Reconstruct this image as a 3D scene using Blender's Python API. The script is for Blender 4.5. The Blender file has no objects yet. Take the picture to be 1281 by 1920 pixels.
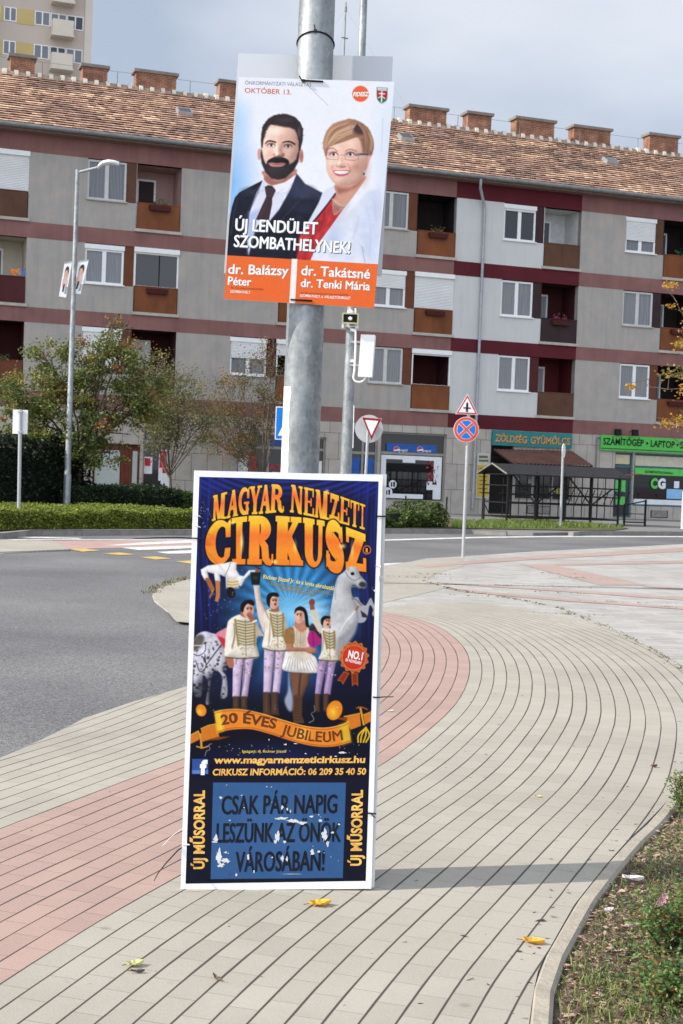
import bpy, bmesh, math, random
import numpy as np
from mathutils import Matrix, Vector
R = random.Random(7)
NR = np.random.RandomState(5)
SC = bpy.context.scene
COL = SC.collection
rad = math.radians

# ------------------------------------------------------------------ camera
FPX, EYE, PITCH, ROLL = 2667.0, 1.6, math.atan(75/2667.0), 0.038   # photograph is 1281 x 1920
cf = Vector((0, math.cos(PITCH), -math.sin(PITCH)))
r0 = Vector((1, 0, 0)); u0 = r0.cross(cf)
cr = math.cos(ROLL)*r0 + math.sin(ROLL)*u0
cu = -math.sin(ROLL)*r0 + math.cos(ROLL)*u0
EYEP = Vector((0, 0, EYE))
cam = bpy.data.objects.new('camera', bpy.data.cameras.new('camera')); COL.objects.link(cam)
M3 = Matrix((cr, cu, -cf)).transposed()
cam.matrix_world = Matrix.Translation(EYEP) @ M3.to_4x4()
cam.data.sensor_fit = 'VERTICAL'; cam.data.sensor_height = 36.0; cam.data.lens = 36.0*FPX/1920
cam.data.clip_start = .05; cam.data.clip_end = 3000
SC.camera = cam
cam.data.dof.use_dof = True; cam.data.dof.focus_distance = 5.45; cam.data.dof.aperture_fstop = 16
# ------------------------------------------------------------------ light
SUN_AZ, SUN_EL = 14.0, 34.0           # shadows run to the right and slightly away
sdir = Vector((-math.cos(rad(SUN_AZ))*math.cos(rad(SUN_EL)), -math.sin(rad(SUN_AZ))*math.cos(rad(SUN_EL)), math.sin(rad(SUN_EL))))
sun = bpy.data.objects.new('sun', bpy.data.lights.new('sun', 'SUN')); COL.objects.link(sun)
sun.data.energy = 4.9; sun.data.angle = rad(.55); sun.data.color = (1, .93, .82)
sun.rotation_euler = sdir.to_track_quat('Z', 'Y').to_euler()
w = bpy.data.worlds.new('World'); SC.world = w; w.use_nodes = True
nt = w.node_tree; nt.nodes.clear()
def N(tree, typ, **kw):
    n = tree.nodes.new(typ)
    for k, v in kw.items():
        if k.startswith('i_'):
            key = k[2:]; key = int(key) if key.isdigit() else key
            n.inputs[key].default_value = v
        else: setattr(n, k, v)
    return n
sky = N(nt, 'ShaderNodeTexSky', sky_type='NISHITA', sun_disc=False, sun_elevation=rad(SUN_EL), sun_rotation=math.atan2(sdir.x, sdir.y), air_density=1.0, dust_density=1.5, ozone_density=1.5)
tc = N(nt, 'ShaderNodeTexCoord')
mp = N(nt, 'ShaderNodeMapping'); mp.inputs['Scale'].default_value = (1.0, 1.0, 2.3); mp.inputs['Location'].default_value = (.35, .1, .45)
nz = N(nt, 'ShaderNodeTexNoise', i_Scale=2.6, i_Detail=6.0, i_Roughness=.45)
rp = N(nt, 'ShaderNodeValToRGB'); rp.color_ramp.elements[0].position = .40; rp.color_ramp.elements[1].position = .61
rp.color_ramp.elements[0].color = (3.6, 4.1, 5.0, 1); rp.color_ramp.elements[1].color = (6.2, 6.45, 6.95, 1)
mx = N(nt, 'ShaderNodeMix', data_type='RGBA'); mx.inputs[0].default_value = .8
bg = N(nt, 'ShaderNodeBackground', i_Strength=.125); wo = N(nt, 'ShaderNodeOutputWorld')
L = nt.links.new
L(tc.outputs['Generated'], mp.inputs[0]); L(mp.outputs[0], nz.inputs['Vector']); L(nz.outputs[0], rp.inputs[0])
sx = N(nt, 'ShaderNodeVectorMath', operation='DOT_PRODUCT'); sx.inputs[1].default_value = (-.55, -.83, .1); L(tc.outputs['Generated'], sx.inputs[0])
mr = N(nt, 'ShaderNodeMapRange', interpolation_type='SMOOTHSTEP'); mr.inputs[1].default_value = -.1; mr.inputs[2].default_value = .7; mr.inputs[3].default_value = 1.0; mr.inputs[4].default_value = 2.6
L(sx.outputs['Value'], mr.inputs[0]); bm = N(nt, 'ShaderNodeVectorMath', operation='SCALE'); L(rp.outputs[0], bm.inputs[0]); L(mr.outputs[0], bm.inputs['Scale'])   # cloud brightened behind the camera, added to light the boards and facade
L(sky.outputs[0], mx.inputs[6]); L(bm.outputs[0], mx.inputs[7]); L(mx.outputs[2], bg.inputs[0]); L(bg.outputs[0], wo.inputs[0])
SC.view_settings.view_transform = 'Standard'; SC.view_settings.look = 'None'; SC.view_settings.exposure = 0.2; SC.view_settings.gamma = 1
SC.cycles.max_bounces = 6; SC.cycles.transparent_max_bounces = 8

# ------------------------------------------------------------------ geometry helpers
def ray(x, y): return cf + ((float(x)-640.5)/FPX)*cr - ((float(y)-960)/FPX)*cu
def G(x, y, z=0.0):                       # ground point behind a photo pixel
    d = ray(x, y); t = (z-EYE)/d.z; return EYEP + d*t
def AT(x, y, Y):                          # point behind a photo pixel at depth Y
    d = ray(x, y); return EYEP + d*(Y/d.y)
def pxm(Y): return FPX/Y
TH = rad(19.0); FO = Vector((0, 57, 0)); FU = Vector((math.cos(TH), math.sin(TH), 0)); FN = Vector((-math.sin(TH), math.cos(TH), 0))
def FW(s, d, z): return FO + FU*float(s) + FN*float(d) + Vector((0, 0, float(z)))
def FP(x, y, d=0.0, O=None):              # facade coordinates behind a photo pixel on a plane parallel to the facade
    x, y, d = float(x), float(y), float(d)
    O = (O or FO) + FN*d; r = ray(x, y); t = (O-EYEP).dot(FN)/r.dot(FN); P = EYEP + r*t
    return ((P-O).dot(FU), d, P.z)
def lin(c):
    c = np.asarray(c, float)
    return np.where(c <= .04045, c/12.92, ((c+.055)/1.055)**2.4)

MATS = {}
def mat(name, col, rough=.75, var=.12, scale=6.0, bump=0.0, metal=0.0, spec=.2, col2=None, detail=6.0, stretch=None, bscale=None, coat=0.0, streak=0.0):
    if name in MATS: return MATS[name]
    m = bpy.data.materials.new(name); m.use_nodes = True; t = m.node_tree
    b = t.nodes['Principled BSDF']; b.inputs['Roughness'].default_value = rough; b.inputs['Metallic'].default_value = metal
    b.inputs['Specular IOR Level'].default_value = spec; b.inputs['Coat Weight'].default_value = coat
    tcn = N(t, 'ShaderNodeTexCoord'); src = tcn.outputs['Object']
    if stretch:
        mm = N(t, 'ShaderNodeMapping'); mm.inputs['Scale'].default_value = stretch; t.links.new(src, mm.inputs[0]); src = mm.outputs[0]
    n = N(t, 'ShaderNodeTexNoise', i_Scale=scale, i_Detail=detail, i_Roughness=.6); t.links.new(src, n.inputs['Vector'])
    r = N(t, 'ShaderNodeValToRGB'); a = tuple(x*(1-var) for x in col); c2 = col2 or tuple(min(1, x*(1+var)) for x in col)
    r.color_ramp.elements[0].position = .3; r.color_ramp.elements[1].position = .7
    r.color_ramp.elements[0].color = (*a, 1); r.color_ramp.elements[1].color = (*c2, 1)
    t.links.new(n.outputs[0], r.inputs[0]); t.links.new(r.outputs[0], b.inputs['Base Color'])
    if streak:                             # rain streaks and grime running down the wall
        m3 = N(t, 'ShaderNodeMapping'); m3.inputs['Scale'].default_value = (2.6, 2.6, .16); t.links.new(tcn.outputs['Object'], m3.inputs[0])
        n3 = N(t, 'ShaderNodeTexNoise', i_Scale=1.6, i_Detail=8.0, i_Roughness=.7); t.links.new(m3.outputs[0], n3.inputs['Vector']); r3 = N(t, 'ShaderNodeValToRGB'); r3.color_ramp.elements[0].position = .36; r3.color_ramp.elements[1].position = .56
        r3.color_ramp.elements[0].color = (1-streak, 1-streak, 1-streak*.95, 1); r3.color_ramp.elements[1].color = (1, 1, 1, 1); t.links.new(n3.outputs[0], r3.inputs[0])
        x3 = N(t, 'ShaderNodeMix', data_type='RGBA', blend_type='MULTIPLY'); x3.inputs[0].default_value = 1; t.links.new(r.outputs[0], x3.inputs[6]); t.links.new(r3.outputs[0], x3.inputs[7]); t.links.new(x3.outputs[2], b.inputs['Base Color'])
    if bump:
        n2 = N(t, 'ShaderNodeTexNoise', i_Scale=bscale or scale*5, i_Detail=4.0); t.links.new(src, n2.inputs['Vector'])
        bp = N(t, 'ShaderNodeBump', i_Strength=bump, i_Distance=.02); t.links.new(n2.outputs[0], bp.inputs['Height']); t.links.new(bp.outputs[0], b.inputs['Normal'])
    MATS[name] = m; return m
def attr_mat(name, rough=.6, spec=.3, trans=0.0, gain=1.0, bump=0.0):
    if name in MATS: return MATS[name]
    m = bpy.data.materials.new(name); m.use_nodes = True; t = m.node_tree; b = t.nodes['Principled BSDF']
    b.inputs['Roughness'].default_value = rough; b.inputs['Specular IOR Level'].default_value = spec
    a = N(t, 'ShaderNodeVertexColor', layer_name='Col'); t.links.new(a.outputs[0], b.inputs['Base Color'])
    if trans:
        tr = N(t, 'ShaderNodeBsdfTranslucent'); ms = N(t, 'ShaderNodeMixShader', i_0=trans); o = t.nodes['Material Output']
        t.links.new(a.outputs[0], tr.inputs[0]); t.links.new(b.outputs[0], ms.inputs[1]); t.links.new(tr.outputs[0], ms.inputs[2]); t.links.new(ms.outputs[0], o.inputs[0])
    MATS[name] = m; return m

XF = {}                                   # world matrix of every root
class MB:
    def __init__(s): s.v = []; s.f = []; s.m = []; s.sm = []; s.fc = []; s.uv = []
    def add(s, vs, fs, mi=0, smooth=False, col=None, uv=None):
        o = len(s.v); s.v += [tuple(p) for p in vs]
        for k, f in enumerate(fs):
            s.f.append([o+i for i in f]); s.m.append(mi); s.sm.append(smooth); s.fc.append(col)
            s.uv.append(uv[k] if uv else None)
        return s
    def box(s, a, b, mi=0, bev=0):        # axis-aligned box between two corners
        x0, y0, z0 = [min(p, q) for p, q in zip(a, b)]; x1, y1, z1 = [max(p, q) for p, q in zip(a, b)]
        vs = [(x0, y0, z0), (x1, y0, z0), (x1, y1, z0), (x0, y1, z0), (x0, y0, z1), (x1, y0, z1), (x1, y1, z1), (x0, y1, z1)]
        return s.add(vs, [(3, 2, 1, 0), (4, 5, 6, 7), (0, 1, 5, 4), (1, 2, 6, 5), (2, 3, 7, 6), (3, 0, 4, 7)], mi)
    def hexa(s, bot, top, mi=0):          # box from 4 bottom and 4 top corners
        return s.add(list(bot)+list(top), [(3, 2, 1, 0), (4, 5, 6, 7), (0, 1, 5, 4), (1, 2, 6, 5), (2, 3, 7, 6), (3, 0, 4, 7)], mi)
    def prism(s, pts, dv, mi=0):          # planar polygon extruded by vector dv
        n = len(pts); dv = Vector(dv); P = [Vector(p) for p in pts]
        s.add(P+[p+dv for p in P], [tuple(range(n-1, -1, -1)), tuple(range(n, 2*n))]+[(i, (i+1) % n, n+(i+1) % n, n+i) for i in range(n)], mi); return s
    def tube(s, pts, r, n=8, mi=0, cap=True, smooth=True, col=None):
        P = [Vector(p) for p in pts]; rs = r if isinstance(r, (list, tuple)) else [r]*len(P)
        vs = []; up = None
        for i, p in enumerate(P):
            t = (P[min(i+1, len(P)-1)]-P[max(i-1, 0)])
            if t.length < 1e-9: t = Vector((0, 0, 1))
            t.normalize()
            if up is None: up = Vector((0, 0, 1)) if abs(t.z) < .9 else Vector((1, 0, 0))
            a = t.cross(up).normalized(); b = a.cross(t).normalized(); up = b
            for k in range(n):
                q = 2*math.pi*k/n; vs.append(p+(a*math.cos(q)+b*math.sin(q))*rs[i])
        fs = [(i*n+k, i*n+(k+1) % n, (i+1)*n+(k+1) % n, (i+1)*n+k) for i in range(len(P)-1) for k in range(n)]
        s.add(vs, fs, mi, smooth, col)
        if cap:
            o = len(P)-1; s.add(vs[:n], [tuple(range(n-1, -1, -1))], mi, False, col); s.add(vs[o*n:], [tuple(range(n))], mi, False, col)
        return s
    def lathe(s, base, prof, n=20, mi=0):
        base = Vector(base); vs = [base+Vector((r*math.cos(2*math.pi*k/n), r*math.sin(2*math.pi*k/n), z)) for r, z in prof for k in range(n)]
        fs = [(i*n+k, i*n+(k+1) % n, (i+1)*n+(k+1) % n, (i+1)*n+k) for i in range(len(prof)-1) for k in range(n)]
        return s.add(vs, fs, mi, True)
    def build(s, name, mats, parent=None, frame='W', cols=False):
        me = bpy.data.meshes.new(name)
        vs = s.v
        if frame == 'F': vs = [FW(*p) for p in vs]
        if parent is not None and parent.name in XF:
            iv = XF[parent.name].inverted(); vs = [iv @ Vector(p) for p in vs]
        me.from_pydata([tuple(p) for p in vs], [], s.f)
        for m in (mats if isinstance(mats, (list, tuple)) else [mats]): me.materials.append(m)
        me.polygons.foreach_set('material_index', s.m); me.polygons.foreach_set('use_smooth', s.sm)
        if any(c is not None for c in s.fc):
            a = me.color_attributes.new('Col', 'FLOAT_COLOR', 'CORNER'); arr = []
            for f, c in zip(s.f, s.fc):
                c = c or (.5, .5, .5)
                arr += [c[0], c[1], c[2], 1.0]*len(f)
            a.data.foreach_set('color', arr)
        if any(u is not None for u in s.uv):
            ul = me.uv_layers.new(name='UVMap'); arr = []
            for f, u in zip(s.f, s.uv):
                for k in range(len(f)): arr += list(u[k]) if u else [0, 0]
            ul.data.foreach_set('uv', arr)
        me.update()
        o = bpy.data.objects.new(name, me); COL.objects.link(o)
        if parent is not None:
            o.parent = parent
            if parent.name in XF: XF[o.name] = XF[parent.name].copy()
        return o
def tag(o, label=None, cat=None, group=None, kind=None):
    if label: o['label'] = label
    if cat: o['category'] = cat
    if group: o['group'] = group
    if kind: o['kind'] = kind
    return o
def thing(name, label, cat, loc=(0, 0, 0), rotz=0.0, group=None):
    o = bpy.data.objects.new(name, None); COL.objects.link(o); o.empty_display_size = .2
    o.location = loc; o.rotation_euler = (0, 0, rotz)
    XF[o.name] = Matrix.Translation(Vector(loc)) @ Matrix.Rotation(rotz, 4, 'Z')
    return tag(o, label, cat, group)
def solo(name, mb, mats, label, cat, group=None, frame='W', loc=None):   # a thing that is one mesh, origin at its base
    o = mb.build(name, mats, None, frame)
    v = [x.co for x in o.data.vertices]
    c = Vector(loc) if loc is not None else Vector((sum(p.x for p in v)/len(v), sum(p.y for p in v)/len(v), min(p.z for p in v)))
    o.data.transform(Matrix.Translation(-c)); o.location = c
    return tag(o, label, cat, group)

# ------------------------------------------------------------------ lettering
def glyph_mesh(body, bold, res):
    c = bpy.data.curves.new('t', 'FONT'); c.body = body; c.offset = bold; c.resolution_u = res
    o = bpy.data.objects.new('t', c); COL.objects.link(o); bpy.context.view_layer.update()
    m = bpy.data.meshes.new_from_object(o.evaluated_get(bpy.context.evaluated_depsgraph_get()))
    vs = np.array([v.co[:] for v in m.vertices]).reshape(-1, 3); fs = [tuple(p.vertices) for p in m.polygons]
    bpy.data.objects.remove(o); bpy.data.curves.remove(c); bpy.data.meshes.remove(m)
    return vs, fs
def text(mb, body, base, h, place, up=None, bold=.02, slant=0.0, res=3, mi=0):
    """body set along the pixel polyline base, capital height h px; place maps a pixel to space."""
    vs, fs = glyph_mesh(body, bold, res)
    if len(vs) == 0: return
    x0, x1 = vs[:, 0].min(), vs[:, 0].max(); B = np.array(base, float)
    seg = np.r_[0, np.cumsum(np.hypot(*np.diff(B, axis=0).T))]; T = seg[-1]; out = []
    for x, y, _ in vs:
        v = y/.69*h; t = (x-x0)/(x1-x0)*T + slant*v
        px = np.array([np.interp(t, seg, B[:, 0]), np.interp(t, seg, B[:, 1])])
        if t < 0: px = B[0] + (B[1]-B[0])/seg[1]*t
        if t > T: px = B[-1] + (B[-1]-B[-2])/(seg[-1]-seg[-2])*(t-T)
        if up is None:
            e = 1e-2*T; q = np.clip(t, e, T-e); d = np.array([np.interp(q+e, seg, B[:, 0])-np.interp(q-e, seg, B[:, 0]), np.interp(q+e, seg, B[:, 1])-np.interp(q-e, seg, B[:, 1])]); d /= np.hypot(*d); n = np.array([d[1], -d[0]])
        else: n = np.array(up, float)/np.hypot(*up)
        px = px + n*v; out.append(place(px[0], px[1]))
    mb.add(out, fs, mi)

# ------------------------------------------------------------------ printing: pictures of the posters as coloured fine meshes
def homography(src, dst):
    A = []
    for (x, y), (u, v) in zip(src, dst):
        A += [[x, y, 1, 0, 0, 0, -u*x, -u*y, -u], [0, 0, 0, x, y, 1, -v*x, -v*y, -v]]
    return np.linalg.svd(np.array(A))[2][-1].reshape(3, 3)
def smooth_loop(P, n=6, closed=True):
    P = np.array(P, float); m = len(P); out = []
    rng = range(m) if closed else range(m-1)
    for i in rng:
        g = (lambda k: P[k % m]) if closed else (lambda k: P[min(max(k, 0), m-1)])
        a, b, c, d = g(i-1), g(i), g(i+1), g(i+2)
        for t in np.linspace(0, 1, n, endpoint=False):
            out.append(.5*((2*b)+(-a+c)*t+(2*a-5*b+4*c-d)*t*t+(-a+3*b-3*c+d)*t**3))
    if not closed: out.append(P[-1])
    return np.array(out)
class Print:
    """A printed sheet: pixel quad -> sheet coordinates, colours painted in sRGB, laid on a bilinear quad in space."""
    def __init__(s, quad, corners, W, H, nrm, bg=(1, 1, 1)):
        s.W, s.H = W, H; s.Hm = homography(quad, [(0, 0), (W-1, 0), (W-1, H-1), (0, H-1)])
        s.c = [Vector(p) for p in corners]; s.n = Vector(nrm); s.k = W/np.hypot(quad[1][0]-quad[0][0], quad[1][1]-quad[0][1])
        s.a = np.ones((H, W, 3))*np.array(bg); s.X, s.Y = np.meshgrid(np.arange(W), np.arange(H))
    def px(s, P):
        P = np.atleast_2d(np.array(P, float)); q = np.c_[P, np.ones(len(P))] @ s.Hm.T; return q[:, :2]/q[:, 2:]
    def inv(s):                            # photo-pixel coordinates of every sheet point
        q = np.stack([s.X, s.Y, np.ones_like(s.X)], -1) @ np.linalg.inv(s.Hm).T; return q[..., 0]/q[..., 2], q[..., 1]/q[..., 2]
    def place(s, off=0.0):
        def f(x, y):
            q = s.px([(x, y)])[0]; u, v = q[0]/(s.W-1), q[1]/(s.H-1); a, b, c, d = s.c
            return (a*(1-u)+b*u)*(1-v)+(d*(1-u)+c*u)*v + s.n*off
        return f
    def sd(s, polys, win=None):            # signed distance (negative inside, even-odd) in sheet units
        allp = np.concatenate(polys); pad = 12
        x0, y0 = np.floor(allp.min(0)-pad).astype(int); x1, y1 = np.ceil(allp.max(0)+pad).astype(int)
        x0, y0 = max(x0, 0), max(y0, 0); x1, y1 = min(x1, s.W), min(y1, s.H)
        if x1 <= x0 or y1 <= y0: return None
        X, Y = s.X[y0:y1, x0:x1].astype(float), s.Y[y0:y1, x0:x1].astype(float)
        D = np.full(X.shape, 1e9); ins = np.zeros(X.shape, bool)
        for P in polys:
            for (ax, ay), (bx, by) in zip(P, np.roll(P, -1, 0)):
                ex, ey = bx-ax, by-ay; l2 = ex*ex+ey*ey+1e-12
                t = np.clip(((X-ax)*ex+(Y-ay)*ey)/l2, 0, 1); D = np.minimum(D, (X-ax-t*ex)**2+(Y-ay-t*ey)**2)
                if ay != by:
                    c = (ay <= Y) != (by <= Y); ins ^= c & (X < ax+(Y-ay)*ex/ey)
        D = np.sqrt(D); return (slice(y0, y1), slice(x0, x1)), np.where(ins, -D, D)
    def blend(s, sl, al, col):
        al = al[..., None]; col = col if callable(col) is False else col(s.X[sl], s.Y[sl])
        s.a[sl] = s.a[sl]*(1-al)+np.array(col)*al
    def poly(s, P, col, soft=.7, smooth=False, op=1.0, grow=0.0, n=6, edge=0.0, ew=5.0):
        P = np.array(P, float); P = smooth_loop(P, n) if smooth else P
        r = s.sd([s.px(P)])
        if r is None: return
        sl, d = r; al = np.clip(.5-(d-grow*s.k)/(2*soft), 0, 1)*op; s.blend(sl, al, col)
        if edge:                           # modelling of the photographed form inside the print
            gx, gy = np.gradient(d)[1], np.gradient(d)[0]; f = np.exp(np.minimum(d, 0)/ew)*(.45+.55*np.clip(gx*.8+gy*.5, -1, 1)); s.a[sl] *= (1-edge*np.clip(f, -.25, 1)*al)[..., None]
    def noise(s, fs, seed):
        r = np.random.RandomState(seed); n = np.zeros((s.H, s.W))
        for f, w_ in fs:
            g = r.randn(int(s.H/f)+3, int(s.W/f)+3); yi, xi = np.arange(s.H)/f, np.arange(s.W)/f; y0, x0 = yi.astype(int), xi.astype(int); fy, fx = (yi-y0)[:, None], (xi-x0)[None]; fy, fx = fy*fy*(3-2*fy), fx*fx*(3-2*fx)
            n += w_*((g[y0][:, x0]*(1-fx)+g[y0][:, x0+1]*fx)*(1-fy)+(g[y0+1][:, x0]*(1-fx)+g[y0+1][:, x0+1]*fx)*fy)
        return n
    def mottle(s, P, k, fs=((4, .5), (9, .6), (20, .5)), seed=1, smooth=True):   # folds and texture of photographed cloth
        P = smooth_loop(np.array(P, float), 5) if smooth else np.array(P, float); r = s.sd([s.px(P)])
        if r is None: return
        sl, d = r; al = np.clip(.5-d/2, 0, 1); s.a[sl] *= (1+k*s.noise(fs, seed)[sl]*al)[..., None]
    def relief(s, P, bumps, k=1.0, light=(-.75, -.6), tint=(1, .86, .80), maxs=.45):   # modelling of a photographed face
        r = s.sd([s.px(smooth_loop(np.array(P, float), 5))]); sl, d = r; al = np.clip(.5-d/3, 0, 1); h = np.zeros(d.shape); X, Y = s.X[sl], s.Y[sl]
        for (c, rx, ry, a) in bumps:
            q = s.px([c])[0]; h += a*np.exp(-((X-q[0])/(rx*s.k))**2-((Y-q[1])/(ry*s.k))**2)
        gy, gx = np.gradient(h); v = np.clip(-(gx*-light[0]+gy*-light[1])*-k, -maxs, maxs*.6)
        t_ = np.array(tint); sh = 1+v[..., None]*np.where(v[..., None] < 0, 2-t_, np.ones(3)); s.a[sl] = s.a[sl]*(1-al[..., None])+np.clip(s.a[sl]*sh, 0, 1)*al[..., None]
    def soften(s, y0, y1, k=.6):
        a = s.a[y0:y1]; b_ = a.copy(); b_[1:-1, 1:-1] = sum(w_*a[1+dy:a.shape[0]-1+dy, 1+dx:a.shape[1]-1+dx] for dy, dx, w_ in ((0, 0, .25), (0, 1, .125), (0, -1, .125), (1, 0, .125), (-1, 0, .125), (1, 1, .0625), (1, -1, .0625), (-1, 1, .0625), (-1, -1, .0625))); s.a[y0:y1] = a*(1-k)+b_*k
    def grain(s, k, seed=1):
        r = np.random.RandomState(seed); n = np.zeros((s.H, s.W))
        for f, w_ in ((2, .5), (5, .3), (14, .35), (40, .25)):
            g = r.randn(s.H//f+3, s.W//f+3); yi, xi = np.arange(s.H)/f, np.arange(s.W)/f; y0, x0 = yi.astype(int), xi.astype(int); fy, fx = (yi-y0)[:, None], (xi-x0)[None]
            n += w_*((g[y0][:, x0]*(1-fx)+g[y0][:, x0+1]*fx)*(1-fy)+(g[y0+1][:, x0]*(1-fx)+g[y0+1][:, x0+1]*fx)*fy)
        s.a *= (1+k*n)[..., None]
    def stroke(s, P, w, col, soft=.7, smooth=True, op=1.0):
        P = np.array(P, float); P = smooth_loop(P, 6, False) if smooth and len(P) > 2 else P
        q = s.px(P); w = np.interp(np.linspace(0, 1, len(q)), np.linspace(0, 1, len(np.atleast_1d(w))), np.atleast_1d(w))*s.k
        pad = 6+w.max(); x0, y0 = np.floor(q.min(0)-pad).astype(int); x1, y1 = np.ceil(q.max(0)+pad).astype(int)
        x0, y0 = max(x0, 0), max(y0, 0); x1, y1 = min(x1, s.W), min(y1, s.H)
        if x1 <= x0 or y1 <= y0: return
        sl = (slice(y0, y1), slice(x0, x1)); X, Y = s.X[sl].astype(float), s.Y[sl].astype(float); D = np.full(X.shape, 1e9)
        for i in range(len(q)-1):
            (ax, ay), (bx, by) = q[i], q[i+1]; ex, ey = bx-ax, by-ay; t = np.clip(((X-ax)*ex+(Y-ay)*ey)/(ex*ex+ey*ey+1e-12), 0, 1)
            D = np.minimum(D, np.hypot(X-ax-t*ex, Y-ay-t*ey)-.5*(w[i]*(1-t)+w[i+1]*t))
        s.blend(sl, np.clip(.5-D/(2*soft), 0, 1)*op, col)
    def ell(s, c, rx, ry, col, soft=.7, rot=0.0, op=1.0):
        t = np.linspace(0, 2*math.pi, 26, endpoint=False); ca, sa = math.cos(rot), math.sin(rot)
        x, y = rx*np.cos(t), ry*np.sin(t); s.poly(np.c_[c[0]+x*ca-y*sa, c[1]+x*sa+y*ca], col, soft, False, op)
    def glow(s, c, rx, ry, col, op=1.0, p=1.0):
        PX, PY = s.inv(); d = np.sqrt(((PX-c[0])/rx)**2+((PY-c[1])/ry)**2); al = np.clip(1-d, 0, 1)**p*op
        s.blend((slice(None), slice(None)), al, col)
    def build(s, name, parent, material, off=.0003, gain=.93):
        W, H = s.W, s.H; u = np.linspace(0, 1, W)[None, :, None]; v = np.linspace(0, 1, H)[:, None, None]
        a, b, c, d = [np.array(p) for p in s.c]; P = (a*(1-u)+b*u)*(1-v)+(d*(1-u)+c*u)*v + np.array(s.n)*off
        P = P.reshape(-1, 3); iv = np.array(XF[parent.name].inverted()); P = P @ iv[:3, :3].T + iv[:3, 3]
        i = (np.arange(H-1)[:, None]*W+np.arange(W-1)[None, :]).ravel(); F = np.stack([i, i+W, i+W+1, i+1], -1)
        me = bpy.data.meshes.new(name); me.vertices.add(len(P)); me.vertices.foreach_set('co', P.ravel().astype(np.float32))
        me.loops.add(F.size); me.loops.foreach_set('vertex_index', F.ravel().astype(np.int32)); me.polygons.add(len(F))
        me.polygons.foreach_set('loop_start', np.arange(0, F.size, 4, dtype=np.int32)); me.update(calc_edges=True)
        at = me.color_attributes.new('Col', 'FLOAT_COLOR', 'POINT'); C = lin(np.clip(s.a, 0, 1))*gain
        at.data.foreach_set('color', np.concatenate([C.reshape(-1, 3), np.ones((W*H, 1))], 1).ravel().astype(np.float32))
        me.materials.append(material); o = bpy.data.objects.new(name, me); COL.objects.link(o); o.parent = parent; return o
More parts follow.
